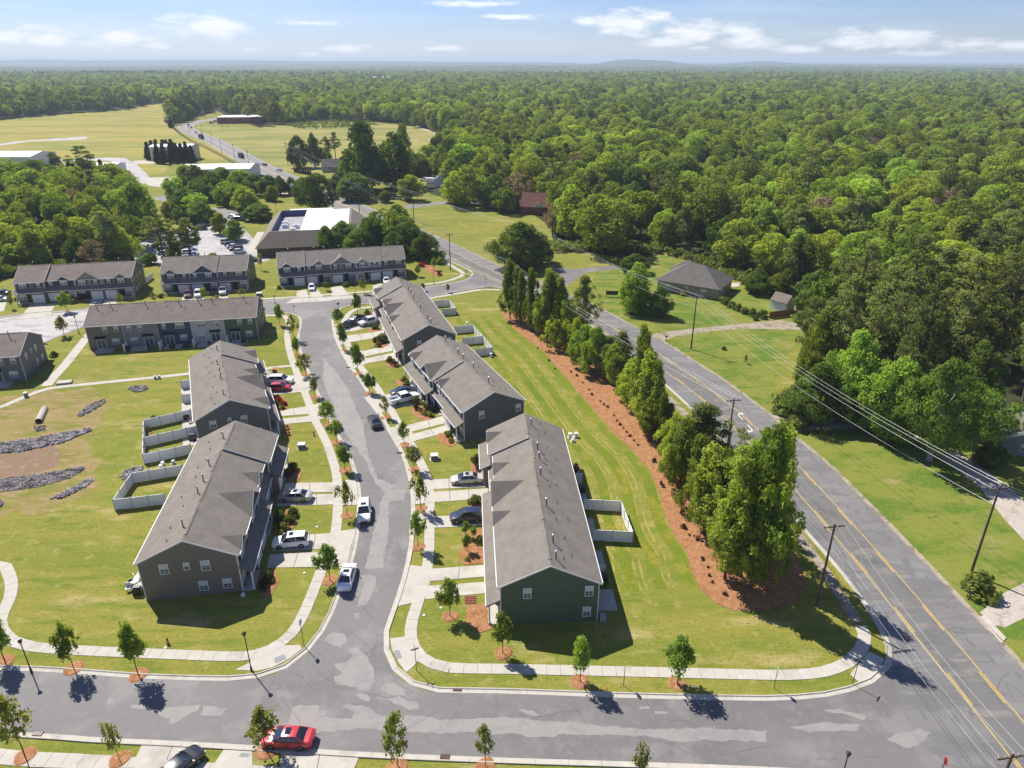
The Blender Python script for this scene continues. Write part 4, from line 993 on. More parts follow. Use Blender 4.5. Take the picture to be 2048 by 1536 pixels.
def worn(pts, sc, ox, oy, k):
    """paler worn-through area with a ragged outline"""
    P_ = [Vector((*g2(ox + a / sc, oy + b / sc), 0)) for a, b in pts]; rr = random.Random(k); o_ = []
    for i in range(len(P_)):
        a, b = P_[i], P_[(i + 1) % len(P_)]; n = max(2, int((b - a).length / .45)); d = (b - a); nn = Vector((-d.y, d.x, 0)).normalized(); w = 0
        for j in range(n):
            w = w * .6 + rr.uniform(-.16, .16) * (0 if j == 0 else 1); p_ = a.lerp(b, j / n) + nn * w; o_.append((p_.x, p_.y))
    flat('worn_patch', o_, .0175 + .0004 * (k % 7), M['worn'], px=False, label='paler worn area of the street surface')
S_ = 3.523
for k, (pts, ox, oy) in enumerate([([(640,700),(720,685),(770,740),(830,840),(835,930),(790,985),(700,965),(560,940),(550,890),(610,870),(550,800),(640,790),(680,740)],512,1100), ([(480,640),(540,580),(620,590),(640,650),(600,690),(520,660)],512,1100),
    ([(250,1120),(320,1090),(450,1100),(440,1150),(500,1175),(680,1190),(700,1140),(590,1110),(640,1085),(800,1110),(900,1170),(1100,1170),(1300,1200),(1804,1185),(2300,1225),(2700,1262),(3200,1252),(3600,1270),(3600,1350),(3100,1350),(2700,1312),(2400,1302),(2100,1320),(1804,1290),(1300,1300),(900,1270),(700,1260),(500,1280),(380,1290),(220,1220)],512,1100),
    ([(890,950),(960,935),(1050,990),(1060,1030),(980,1025),(890,985)],512,1100), ([(915,1045),(1010,1030),(1130,1070),(1150,1120),(1080,1130),(980,1090)],512,1100), ([(690,1015),(780,1020),(805,1065),(750,1055)],512,1100), ([(740,180),(850,180),(830,280),(780,380),(710,400),(740,330),(760,250)],512,1100), ([(690,440),(730,440),(730,480),(700,490)],512,1100),
    ([(40,1130),(150,1130),(200,1165),(120,1160)],1024,1100), ([(880,1105),(960,1100),(970,1120),(900,1120)],1024,1100), ([(1000,1135),(1100,1140),(1080,1155),(1000,1150)],1024,1100),
    ([(1080,1150),(1180,1110),(1420,1090),(1400,1130),(1300,1180),(1210,1230),(1200,1190)],0,1100), ([(1430,1100),(1610,1110),(1560,1165),(1410,1165)],0,1100), ([(760,1045),(800,1040),(800,1085),(750,1090)],0,1100), ([(920,1095),(1040,1095),(1060,1120),(920,1115)],0,1100),
    ([(350,1120),(500,1120),(700,1180),(680,1200),(500,1150)],1536,1100), ([(150,1250),(400,1210),(650,1230),(640,1270),(300,1290)],1536,1100), ([(900,1360),(830,1330),(1050,1250),(1150,1290),(1000,1400)],1536,1100),
    ([(480,60),(560,150),(640,260),(700,400),(760,560),(800,760),(850,900),(950,950),(1000,960),(900,1000),(860,960),(800,850),(720,700),(640,600),(560,450),(470,200)],512,700), ([(910,990),(1060,985),(1050,1060),(940,1070),(930,1280),(900,1536),(760,1536),(820,1300),(870,1100)],512,700),
    ([(440,960),(560,1000),(600,1200),(640,1400),(560,1440),(480,1200),(400,1040)],384,460)]): worn(pts, S_, ox, oy, k)
# sealed cracks in the old surface
def cracks(label, pts, n, w, seed):
    rr = random.Random(seed); m_ = MB(); poly = [g2(*p) for p in pts]; a = np.array(poly); lo, hi = a.min(0), a.max(0); k = 0
    while k < n:
        p = np.array([rr.uniform(lo[0], hi[0]), rr.uniform(lo[1], hi[1])])
        if not inside(p[None], poly)[0]: continue
        k += 1; an = rr.choice([rr.uniform(-.3, .3), rr.uniform(1.2, 2.6), rr.uniform(-1.2, -.6)]); L_ = [Vector((p[0], p[1], 0))]
        for j in range(rr.randint(3, 9)):
            an += rr.uniform(-.3, .3); L_.append(L_[-1] + Vector((math.cos(an), math.sin(an), 0)) * rr.uniform(.35, .8))
        L_ = [q for q in L_ if inside(np.array([[q.x, q.y]]), poly)[0]]
        if len(L_) > 2: ribbon(m_, L_, -w / 2, w / 2, .0215)
    m_.build('sealed_cracks', mat('crack_seal_%d' % seed, (.085, .083, .082), .8), label=label, kind='stuff')
cracks('dark sealed cracks in the highway surface', [(1567, 1012), (1700, 1165), (1790, 1320), (1960, 1530), (2200, 1650), (2150, 1480), (1990, 1280), (1860, 1140), (1640, 925), (1440, 765), (1280, 670), (1190, 625), (1190, 645), (1330, 765)], 200, .045, 1)
cracks('hairline cracks in the street surface', [(620, 745), (690, 860), (725, 950), (728, 1060), (690, 1190), (600, 1340), (400, 1370), (400, 1470), (1000, 1500), (1500, 1520), (1700, 1400), (1000, 1395), (830, 1385), (775, 1330), (775, 1250), (820, 1060), (800, 930), (690, 735)], 55, .035, 2)
# mower lines along the hedge bed
edge = smooth_line([(1003, 628), (1040, 668), (1084, 700), (1116, 736), (1152, 778), (1190, 823), (1225, 863), (1268, 903), (1300, 943), (1318, 985), (1330, 1030), (1348, 1070), (1375, 1107), (1382, 1140), (1402, 1180)], 2.0)
for k, (o1, o2) in enumerate([(.3, 1.9), (3.9, 5.6), (7.4, 8.8), (10.6, 12.0)]):
    m_ = MB(); ribbon(m_, edge, -o2, -o1, .0042 + k * .0002); m_.build('mown_stripe', M['lawn_stripe'], kind='structure', label=['greener mown stripe nearest the hedge bed', 'second greener mown stripe from the hedge bed', 'third greener mown stripe from the hedge bed', 'fourth greener mown stripe from the hedge bed'][k])
for k, o1 in enumerate([2.9, 6.2, 9.6]):
    m_ = MB(); ribbon(m_, edge[12:], -o1 - .28, -o1, .0052); ribbon(m_, edge[18:], -o1 - 1.05, -o1 - .85, .0052); m_.build('wheel_track', M['lawn_track'], kind='structure', label='pale mower wheel tracks, %s pair from the hedge bed' % ['first', 'second', 'third'][k])
# markings: offsets measured from the highway's right-hand edge
R_ = smooth_line(hwR, 2.0)
def strip(name, line, off, w, material, z=.024, a=None, b=None, dash=None, label=None):
    m_ = MB(); L_ = offset(line, off)
    if dash:
        i = 0; st = line[1] - line[0]; st = st.length; k = max(1, round(dash[0] / st)); q = max(1, round(dash[1] / st))
        while i + k < len(L_): ribbon(m_, L_[i:i + k + 1], -w / 2, w / 2, z); i += k + q
    else:
        ribbon(m_, L_[a:b] if a is not None or b is not None else L_, -w / 2, w / 2, z)
    return m_.build(name, material, label=label, kind='structure')
n_r = len(R_)
# side of positive offset: which way does the road lie?
sg_r = 1 if (offset(R_, 1)[n_r // 2] - Vector((*g2(1500, 960), 0))).length < (offset(R_, -1)[n_r // 2] - Vector((*g2(1500, 960), 0))).length else -1
hw_near = smooth_line(hwR[10:], 2.0)
def hoff(px, py, ln=None):
    ln = ln or hw_near; q = Vector((*g2(px, py), 0)); i = min(range(len(ln)), key=lambda k: (ln[k] - q).length)
    return (ln[i] - q).length
strip('yellow_line', R_, sg_r * 4.6, .10, M['yellow_line'], label='solid yellow line right of the turn lane')
strip('yellow_line', R_, sg_r * 4.85, .12, M['yellow_line'], dash=(4, 6), label='broken yellow line right of the turn lane')
strip('yellow_line', R_, sg_r * 8.5, .10, M['yellow_line'], label='solid yellow line left of the turn lane')
strip('yellow_line', R_, sg_r * 8.25, .12, M['yellow_line'], dash=(4, 6), label='broken yellow line left of the turn lane')
strip('lane_patch', R_, sg_r * 6.5, 3.2, M['patch'], z=.02, label='darker resurfaced strip in the turn lane')
def arrow(px, py, ang, left=True):
    p = at(px, py); m_ = MB(); c, s = math.cos(ang), math.sin(ang)
    pts = [(-1.5, -.08), (.3, -.08), (.9, .25), (.9, -.05 + .7), (1.25, .65), (.75, 1.35), (.25, .65), (.6, .65), (.6, .35), (.2, .12), (-1.5, .12)]
    if not left: pts = [(a, -b) for a, b in pts]
    flat('turn_arrow', [(p.x + a * c - b * s, p.y + a * s + b * c) for a, b in pts], .026, M['white_line'], px=False, label='white turn arrow painted in the centre lane' if left else 'white opposite turn arrow painted in the centre lane')
hd = (Vector((*g2(1763, 1037), 0)) - Vector((*g2(1536, 829), 0))); ha = math.atan2(hd.y, hd.x)
arrow(1503, 858, ha, False); arrow(1478, 832, ha + PI, False)

S2_L = [(603, 700), (608.5, 714), (625.5, 757), (645.4, 800), (666, 845), (681, 873), (703, 912), (713, 941), (721, 975), (723, 1012), (718, 1066), (709, 1115), (694, 1155), (680, 1192), (662, 1238), (640, 1275), (612, 1308), (582, 1332), (545, 1349), (512, 1357)]
S2_R = [(674.5, 690), (687, 715), (702, 738), (728, 777), (752, 819), (774.5, 859), (797, 898.7), (811, 935.6), (819, 972.5), (822, 1012), (820.5, 1054.8), (816.5, 1097), (809, 1134), (796, 1180), (780, 1226), (768, 1259), (766, 1284), (771, 1315), (790, 1347), (813, 1366), (840, 1378), (868, 1384.5)]
S1_top_left = [(-400, 1300), (-150, 1330), (0, 1341), (37, 1341), (170, 1349), (284, 1357.5), (426, 1362), (480, 1361), (512, 1357)]
S1_top_right = [(868, 1384.5), (915, 1386), (1024, 1388), (1279.5, 1397), (1536, 1402), (1597, 1399.5), (1655, 1393.8), (1720.5, 1378), (1757, 1360), (1777, 1341), (1786, 1318)]
S1_bot = [(-400, 1425), (0, 1461), (85, 1466), (199, 1475), (312, 1480), (426, 1486), (512, 1491), (625.5, 1497.4), (767.5, 1506), (1024, 1516), (1279.5, 1524), (1536, 1534), (1700, 1545), (1850, 1570)]
UP_L = [(603, 700), (599, 685), (600.5, 662.5), (604, 645), (602, 636), (594.5, 629), (580, 626), (562, 624.5), (531, 627)]
UP_R = [(674.5, 690), (668, 672), (663, 650), (664, 636), (672, 622), (686, 613.5), (702, 610), (744.5, 606)]
S3_top = [(-300, 668), (-100, 650), (10, 633), (46, 629), (107, 624), (163, 620), (180, 616), (350, 612), (512, 604), (569.5, 599), (647, 595), (697, 592), (749.5, 588), (849.5, 575), (887, 570), (930, 561), (945, 553), (947, 545)]
S3_bot = [(1009, 577), (977, 573), (912, 583), (857, 593), (744.5, 606)]
S3_botL = [(531, 627), (400, 636), (250, 646), (160, 657), (125, 670), (88, 686), (30, 700), (-100, 730), (-300, 760)]
flat('street', S2_L[::-1] + [(602, 695), (674, 690)] + S2_R + S1_top_right[1:] + [(1830, 1400), (1960, 1520), (2080, 1650), (1850, 1650)] + S1_bot[::-1][1:] + S1_top_left[:-1], .014, M['asphalt'], label='grey patched residential street with a T junction')
flat('street', UP_L + S3_botL[1:] + S3_top + [(975, 560), (1009, 577)] + S3_bot[1:] + UP_R[::-1][1:] + [(674, 691), (603, 701)], .0145, M['asphalt'], label='upper residential street running to the highway')
flat('street_patch', [(-300, 672), (-100, 653), (10, 636), (46, 632), (107, 627), (175, 619), (178, 640), (160, 655), (125, 668), (88, 684), (30, 698), (-100, 728), (-300, 757)], .019, M['pale_asphalt'], label='pale streaked asphalt at the far left corner')
kerb('kerb', S1_top_left + S2_L[::-1][1:] + UP_L[1:] + S3_botL[1:3], 1, 3.0, label='pale concrete kerb round the left of the street')
kerb('kerb', UP_R[::-1] + S2_R[1:] + S1_top_right[1:], 1, 3.0, label='pale concrete kerb round the right of the street')
kerb('kerb', S1_bot, -1, 3.0, label='pale concrete kerb along the near side of the bottom street')
kerb('kerb', S3_top, 1, 4.0, label='kerb along the top of the upper street', parts=False)
kerb('kerb', S3_bot, 1, 4.0, label='kerb along the lower edge of the upper street', parts=False)
kerb('kerb', [(947, 545), (947, 543), (912, 527), (874, 510.5), (845, 494)], 1, 4.0, label='kerb at the corner of the upper street', parts=False)
kerb('kerb', hwL[4:], -1, 3.0, label='weathered kerb on the left of the highway')
kerb('kerb', hwR, 1, 3.0, label='weathered kerb on the right of the highway', material='old_concrete')

# ------------------------------------------------------------------ sidewalks
slabs('sidewalk', [(-60, 1150), (0, 1128), (14, 1140), (23, 1165), (20, 1195), (6, 1225), (0, 1245), (6, 1265), (25, 1282), (55, 1291), (85, 1296), (170, 1301.5), (284, 1306.5), (397, 1311), (454, 1313), (497, 1311.5), (535, 1301), (574.5, 1276), (597, 1247.6), (614, 1213.5), (631, 1171), (645, 1134)], 1.35, 1.45, label='curved pale sidewalk at the bottom left')
slabs('sidewalk', [(645, 1134), (660, 1100), (671, 1066), (676, 1012), (675, 967), (672, 944), (664, 916), (654, 887), (640, 859), (628, 836), (614, 796.5), (600, 762), (590, 736), (583, 716), (577, 692.5), (574.5, 670), (577, 650), (574.5, 637), (562, 631), (531, 631)], 1.35, 1.5, label='sidewalk along the left of the winding street')
slabs('sidewalk', [(744.5, 614), (712, 619), (696, 630), (687, 648), (688, 675), (697, 692.5), (712, 722.5), (724, 738), (753, 774), (767, 797), (781.6, 819), (796, 845), (812, 872), (827, 897), (841, 925), (852, 950), (860, 992), (859, 1026), (859, 1066), (857, 1117), (848, 1160), (835.6, 1205), (824, 1242), (821.4, 1270), (827, 1293), (841, 1313), (866.8, 1328), (900, 1336)], 1.35, 1.5, label='sidewalk along the right of the winding street')
slabs('sidewalk', [(900, 1336), (950, 1337.5), (1024, 1338.4), (1279.5, 1344), (1536, 1350), (1600, 1349), (1650, 1343), (1692, 1327), (1718, 1304), (1729, 1280), (1727, 1262), (1716, 1245)], 1.35, 1.45, label='long straight sidewalk below the nearest green gable')
slabs('sidewalk', [(1716, 1245), (1695, 1213.5), (1663.7, 1162.4), (1629.7, 1114), (1570, 1037), (1470, 928), (1359, 817), (1300, 764), (1240, 708), (1179, 662), (1080, 622), (1020, 596)], 1.35, 1.5, label='brown stained old sidewalk along the highway', material='old_concrete')
slabs('sidewalk', [(-400, 1465), (0, 1513), (140, 1522), (270, 1530), (400, 1540), (620, 1552), (1024, 1562)], 1.5, 1.5, label='near sidewalk at the bottom edge')
slabs('sidewalk', [(0, 640), (40, 634), (107, 628.5)], 1.2, 2, label='short sidewalk by the upper left row', maxparts=0)
m_ = empty('sidewalk'); tag(m_, 'thin pale sidewalk in front of the upper rows', kind='structure')
bb = MB()
for pts in ([(180, 612), (350, 607), (512, 599), (600, 593.5), (697, 586.5), (749, 582), (800, 577), (850, 569), (887, 564), (917, 555), (926, 547), (905, 533), (880, 517)],
            [(857, 597), (912, 588), (960, 580), (1000, 580)], [(130, 640), (170, 630)]):
    l_ = smooth_line(pts, 2); ribbon(bb, l_, -.65, .65, .05)
bb.build('paving', M['concrete'], m_)
pth = empty('footpath'); tag(pth, 'cream concrete footpaths across the lawn behind the grey gable', kind='structure')
bb = MB()
for pts, w in (([(384, 747), (300, 756), (200, 766), (100, 777), (60, 790), (0, 815), (-60, 840)], 1.3), ([(93, 772), (105, 757), (130, 730), (150, 705), (168, 682), (190, 655)], 2.0), ([(583, 732), (556, 734), (530, 738)], 1.1)):
    ribbon(bb, smooth_line(pts, 2), -w / 2, w / 2, .04)
bb.build('paving', M['concrete'], pth)
flat('corner_pad', [(512, 1298), (558, 1292), (600, 1290), (604, 1298), (580, 1317), (545, 1335), (515, 1342), (470, 1340), (500, 1325)], .035, M['concrete'], label='concrete corner ramp left of the junction')
flat('corner_pad', [(780, 1277), (820, 1272), (824, 1300), (838, 1318), (828, 1332), (812, 1345), (797, 1325), (784, 1300)], .035, M['concrete'], label='concrete corner ramp right of the junction')
flat('corner_pad', [(1700, 1349), (1715, 1332), (1738, 1303), (1768, 1318), (1762, 1338), (1740, 1355), (1722, 1368)], .035, M['concrete'], label='concrete corner ramp at the highway corner')
flat('warning_pad', [(548, 1317), (568, 1309), (573, 1317), (551, 1327)], .056, M['pad'], label='dark warning pad on the left corner ramp')
flat('warning_pad', [(787, 1303), (798, 1300), (804, 1315), (793, 1319)], .056, M['pad'], label='dark warning pad on the right corner ramp')
flat('warning_pad', [(484, 1506), (501, 1508), (496, 1516), (476, 1514)], .056, M['pad'], label='dark warning pad at the bottom edge')

# ------------------------------------------------------------------ driveways
DR = [[(548, 1074), (672, 1066), (668, 1097), (545, 1103)], [(540, 1109), (652, 1104), (640, 1134), (534, 1136)], [(668, 1064), (711, 1058), (693, 1132), (634, 1136), (640, 1110)],
      [(570, 967), (670, 965), (671, 984), (566, 986)], [(556, 991), (671, 988), (674, 1009), (554, 1013)], [(664, 962), (717, 959), (716, 1010), (668, 1012)],
      [(556, 821), (616, 813), (620, 828), (558, 833)], [(560, 838), (624, 832), (630, 843), (562, 849)], [(611, 812), (646, 806), (656, 833), (626, 845)],
      [(528, 751), (596, 751), (606, 784), (530, 791)], [(592, 751), (622, 750), (636, 779), (605, 785)],
      [(864, 1138), (975, 1130), (975, 1153), (858, 1163)], [(856, 1172), (975, 1164), (975, 1186), (850, 1199)], [(817, 1130), (866, 1136), (860, 1165), (848, 1201), (790, 1214), (806, 1165)],
      [(858, 960), (976, 953), (976, 974), (860, 979)], [(860, 985), (976, 977), (976, 997), (862, 1005)], [(822, 959), (862, 958), (863, 1005), (824, 1010)],
      [(860, 1033), (975, 1030), (975, 1052), (860, 1056)], [(822, 1026), (862, 1030), (862, 1056), (818, 1068)],
      [(782, 789), (868, 781), (878, 804), (794, 814)], [(728, 795), (783, 788), (797, 814), (754, 828)],
      [(818, 850), (892, 831), (897, 845), (822, 864)], [(824, 869), (899, 849), (905, 862), (830, 882)], [(772, 857), (817, 849), (832, 882), (794, 895)],
      [(726, 702), (790, 689), (794, 700), (726, 714)], [(728, 718), (796, 704), (802, 715), (733, 727)], [(686, 710), (727, 701), (735, 727), (700, 740)],
      [(692, 672), (770, 661), (773, 672), (698, 685)], [(666, 671), (692, 669), (699, 685), (676, 692)], [(692, 648), (757, 628), (768, 648), (702, 664)], [(664, 650), (694, 646), (702, 662), (668, 668)],
      [(594, 582), (613, 580), (618, 597), (592, 598)], [(618, 580), (635, 579), (648, 595), (622, 597)], [(588, 597), (650, 594), (664, 602), (570, 607)],
      [(662, 575), (684, 572), (700, 592), (664, 595)], [(655, 594), (703, 591), (718, 597), (650, 601)], [(746, 571), (764, 567), (758, 588), (745, 590)], [(770, 566), (790, 564), (800, 575), (770, 580)],
      [(62, 610), (90, 607), (66, 632), (38, 636)], [(86, 610), (113, 606), (100, 628), (68, 631)], [(30, 637), (70, 629), (108, 626), (100, 634), (22, 640)],
      [(184, 594), (210, 592), (200, 612), (178, 614)], [(213, 592), (236, 590), (232, 610), (204, 612)],
      [(366, 588), (388, 586), (384, 604), (362, 606)], [(390, 586), (410, 584), (408, 602), (386, 604)], [(440, 582), (460, 580), (454, 602), (438, 603)],
      [(284, 1490), (408, 1495), (380, 1560), (250, 1560)], [(448, 1499), (505, 1502), (505, 1545), (420, 1540)], [(562, 1506), (718, 1514), (705, 1545), (560, 1545)], [(-60, 600), (14, 602), (8, 622), (-60, 640)]]
dr = empty('driveways'); tag(dr, 'pale concrete driveways and aprons of the town houses', kind='structure')
bed = MB()
for i, q in enumerate(DR):
    P_ = [g2(*p) for p in q]; cx = sum(p[0] for p in P_) / len(P_); cy = sum(p[1] for p in P_) / len(P_)
    if len(P_) == 4:            # cast in bays with open joints
        a, b, c, d = [Vector((p[0], p[1], 0)) for p in P_]
        L = ((b - a).length + (c - d).length) / 2; k = max(1, round(L / 3.2))
        ribbon_v = [(p[0], p[1], .012) for p in P_]
        bed.add(ribbon_v, [(3, 2, 1, 0)])
        for j in range(k):
            t0, t1 = j / k + .006 * (j > 0), (j + 1) / k - .006 * (j < k - 1)
            qd = [a.lerp(b, t0), a.lerp(b, t1), d.lerp(c, t1), d.lerp(c, t0)]; mid = sum(qd, Vector((0, 0, 0))) / 4
            m_ = MB(); m_.prism([(p.x - mid.x, p.y - mid.y) for p in qd], -.03, .0); m_.build('slab', M['concrete'], dr, loc=(mid.x, mid.y, .046 + .0031 * (i % 3)))
    else:
        m_ = MB(); m_.prism(P_, .01, .0445 + .0031 * (i % 3)); m_.build('slab', M['concrete'], dr)
bed.build('bed', M['joint'], dr)
bs = empty('brick_landing'); tag(bs, 'small red brick landing by the nearest driveway', kind='structure')
for i in range(6):
    for j in range(5):
        a = at(931 + i * 4, 1194 + j * 3.4 - i * .2); m_ = MB(); m_.box(-.105, .105, -.08, .08, 0, .07); m_.build('brick', M['paving_brick'], bs, loc=(a.x, a.y, .005))

# storm drain grates, manholes
for i, (x, y, lb) in enumerate([(915, 1379, 'rusty storm grate in the kerb right of the junction'), (890, 1514, 'rusty storm grate in the kerb at the bottom'), (76, 1468, 'rusty storm grate at the bottom left'), (799, 906, 'rusty storm grate beside the winding street'), (697, 735, 'small storm grate high on the winding street')]):
    p = at(x, y); r = empty('storm_grate', (p.x, p.y, .04), -.05, lb, 'grate'); m_ = MB()
    m_.box(-.45, .45, -.25, .25, 0, .04); m_.build('frame', M['rust'], r)
    for k in range(4): m_ = MB(); m_.box(-.38 + k * .21, -.26 + k * .21, -.2, .2, .04, .06); m_.build('bar', M['metal_black'], r)
for x, y, lb in [(647, 1427, 'round manhole cover in the junction'), (786, 985, 'round manhole cover in the winding street'), (623, 611, 'round manhole cover in the upper junction'), (700, 763, 'round manhole cover near the top of the street')]:
    p = at(x, y); m_ = MB(); m_.lathe([(.36, 0), (.36, .02), (.3, .02), (.28, .014)], n=14); m_.build('manhole_cover', M['pad'], loc=(p.x, p.y, .018), label=lb, cat='manhole cover')

# ================================================================== ROWS OF HOUSES
u = lambda w, **k: dict(w=w, **k)
RD_ = math.radians
def far_origin(nf, ang_near_far, L):
    return (nf[0] + L * math.cos(RD_(ang_near_far)), nf[1] + L * math.sin(RD_(ang_near_far)))
O1 = far_origin((-1.3, 61.8), 93.36, 36.2)
B1, U1 = town_house_row(O1, RD_(-86.64), 11.0, [u(7.3, f=-.2, col='pale', gables=[(2.4, 2.8)], g='r'), u(6.9, f=.45, po=.8, col='slate', gables=[(4.3, 2.8)], g='l'), u(7.2, f=0, col='tan', gables=[(3.7, 5.4)], g='l'), u(7.4, f=0, col='grey', gables=[(2.0, 2.8)], g='r'), u(7.4, f=0, col='green', g='l')],
    'long grey-roofed town house row whose dark green gable stands nearest the bottom street', far_end=[(3.0, 3.65, 5.1, .95), (9.9, 3.65, 5.1, .95), (9.75, .75, 2.15, .95)])
O2 = far_origin((-8.0, 104.4), 114.1, 28.4)
B2, U2 = town_house_row(O2, RD_(-65.9), 11.0, [u(7.1, f=-.6, col='grey', gables=[(2.4, 2.8)], g='r'), u(7.1, f=-.6, col='slate', gables=[(3.9, 5.4)], g='l'), u(7.1, f=0, po=.8, col='pale', gables=[(2.4, 2.8)], g='r'), u(7.1, f=0, col='charcoal', g='l')],
    'grey-roofed row with charcoal gable right of the street, middle of three', far_end=[(3.2, 3.6, 5.0, .95), (9.9, 3.6, 5.0, .95)])
O3 = far_origin((-22.6, 137.5), 108.5, 37.4)
B3, U3 = town_house_row(O3, RD_(-71.5), 11.2, [u(7.4, f=-.2, col='grey', gables=[(2.4, 2.8)], g='r'), u(7.5, f=.45, po=.8, col='tan', gables=[(4.6, 2.8)], g='l'), u(7.5, f=.0, col='slate', gables=[(3.7, 5.4)], g='l'), u(7.5, f=0, col='taupe', gables=[(1.9, 2.8)], g='r'), u(7.5, f=0, col='dark', g='l')],
    'grey-roofed row farthest up the right side of the street near the stop sign', far_end=[(3.4, 3.6, 5.0, .95), (9.8, 3.6, 5.0, .95)])
B4, U4 = town_house_row((-40.5, 105.8), RD_(113.7), 11.3, [u(7.1, f=.1, col='graphite', gables=[(2.4, 2.8)], g='r'), u(7.1, f=.1, col='taupe', gables=[(3.7, 5.4)], g='l'), u(7.1, f=.45, po=.8, col='slate', gables=[(1.9, 2.8)], g='r'), u(7.1, f=-.2, col='grey', gables=[(4.1, 2.8)], g='r')],
    'row with slate grey gable behind the nearest left row', near_end=[(8.8, 3.6, 5.0, 1.05), (6.2, 3.9, 5.0, .6), (4.0, 3.6, 5.0, 1.05), (2.0, .8, 2.2, 1.05)])
B5, U5 = town_house_row((-32.2, 67.4), RD_(98.7), 11.05, [u(7.2, f=.05, col='taupe', gables=[(2.3, 2.8)], g='r'), u(7.2, f=.05, col='slate', gables=[(3.3, 5.4)], g='l'), u(6.9, f=.45, po=.8, col='grey', gables=[(2.4, 2.8)], g='r'), u(8.1, f=-.2, col='olive', g='l')],
    'brown-gabled row nearest on the left side of the street', near_end=[(8.3, 3.6, 5.05, 1.05), (5.8, 3.9, 5.0, .7), (3.7, 3.6, 5.05, 1.05), (4.4, .75, 2.15, 1.05), (1.7, .75, 2.15, 1.05)])
B6, U6 = town_house_row((-60.1, 163.9), RD_(190.4), 11.75, [u(7.0, col='green'), u(7.05, col='pale', rw=1), u(7.05, col='slate', rw=1), u(7.1, col='grey'), u(7.5, col='taupe')],
    'row seen from behind with green, white, blue, grey and brown backs', roof='shingle_warm', near_end=[(3.0, 3.7, 5.0, .8), (6.0, 3.9, 5.0, .6), (9.0, 3.7, 5.0, .8), (5.0, .8, 2.1, .8), (2.4, .8, 2.1, .8)], rear=True, front=True)
B7, U7 = town_house_row((-129.7, 179.0), RD_(11.3), 12.0, [u(7.1, f=0, col='taupe', g='r', wins=[(1.9, True), (5.6, False)]), u(7.0, f=.9, col='slate', gables=[(4.4, 2.8)], g='l', wins=[(1.2, False), (4.4, True)]), u(7.0, f=.6, col='tan', gables=[(3.4, 5.4)], g='r', wins=[(1.9, True), (5.2, False)]), u(7.2, f=.6, col='olive', gables=[(4.5, 2.8)], g='l', wins=[(1.4, False), (4.5, True)])],
    'white-garaged row with blue and tan fronts at far left', roof='shingle_warm', far_end=[(2.6, 3.8, 5.0, .8), (5.4, 3.9, 5.0, .6), (8.4, 3.8, 5.0, .8), (2.6, .8, 2.1, .8), (5.4, .8, 2.1, .8)])
B8, U8 = town_house_row((-95.6, 188.0), RD_(8.6), 12.3, [u(7.5, f=.1, col='charcoal', gables=[(2.6, 2.8)], g='r', wins=[(2.6, True), (6.0, False)]), u(7.2, f=0, col='slate', gables=[(3.7, 5.4)], g='l', wins=[(1.4, False), (4.9, True)]), u(7.7, f=.4, col='taupe', g='l', wins=[(1.9, False), (5.6, True)])],
    'short three-unit row in charcoal, blue and brown beside the car park', far_end=[(3.4, 3.8, 5.0, .8)])
B9, U9 = town_house_row((-65.6, 194.4), RD_(14.7), 11.6, [u(7.2, f=0, col='slate', gables=[(2.4, 2.8)], g='r', wins=[(2.4, True), (5.7, False)]), u(7.1, f=.7, col='taupe', gables=[(3.9, 2.8)], g='l', wins=[(1.2, False), (3.9, True)]), u(7.1, f=.5, col='grey', gables=[(3.2, 5.4)], g='l', wins=[(1.4, False), (5.0, True)]), u(7.1, f=.3, col='pale', gables=[(1.9, 2.8)], g='r', wins=[(1.9, True), (5.4, False)]), u(7.1, f=.9, col='olive', g='l', wins=[(1.6, False), (5.2, True)])],
    'long five-unit row facing the camera in front of the thicket')
B10, U10 = town_house_row((-99.1, 140.3), RD_(191.9), 11.4, [u(7.2, col='graphite', flip=0), u(7.1, col='slate'), u(7.1, col='taupe'), u(7.1, col='grey')],
    'row with brownish roof and plain grey gable cut by the left edge', roof='shingle_warm', near_end=[(8.8, 3.6, 5.0, .9), (6.3, 3.9, 5.0, .55), (4.1, 3.6, 5.0, .9), (4.8, .8, 2.1, .9), (2.2, .8, 2.1, .9)], rear=True, front=False)

# ------------------------------------------------------------------ white vinyl fences
M['vinyl_post'] = mat('vinyl_post', (.60, .60, .62), .5)
def vinyl_fence(pts, label, H=1.75, px=True):
    P_ = [Vector((*g2(*p), 0)) for p in pts]; root = empty('vinyl_fence', P_[0], 0, label, 'fence', 'white vinyl garden fences'); o = P_[0]
    for i in range(len(P_) - 1):
        a, b = P_[i] - o, P_[i + 1] - o; L = (b - a).length; k = max(1, round(L / 2.4)); ang = math.atan2(b.y - a.y, b.x - a.x)
        for j in range(k):
            c = a.lerp(b, (j + .5) / k); w = L / k
            pm = shared(('vp', round(w, 2), H), lambda: MB().box(-w / 2 + .04, w / 2 - .04, -.022, .022, .05, H - .10).box(-w / 2 + .04, w / 2 - .04, -.035, .035, H - .1, H - .0).box(-w / 2 + .04, w / 2 - .04, -.035, .035, .05, .18).mesh('panel', M['vinyl']))
            new_obj('panel', pm, root, c, ang)
        for j in range(k + (1 if i == len(P_) - 2 else 0)):
            c = a.lerp(b, j / k)
            pm = shared(('vpost', H), lambda: MB().box(-.075, .075, -.08, .08, 0, H + .08).lathe([(.1, H + .08), (.1, H + .11), (.01, H + .19)], n=4).mesh('post', M['vinyl_post']))
            new_obj('post', pm, root, c)
    return root
vinyl_fence([(333, 1008), (231, 1020), (268, 966), (368, 949)], 'white fence round the yard behind the nearest left row')
vinyl_fence([(384, 907), (289.5, 928), (291, 858), (384, 836)], 'white fence round two yards behind the slate grey gable')
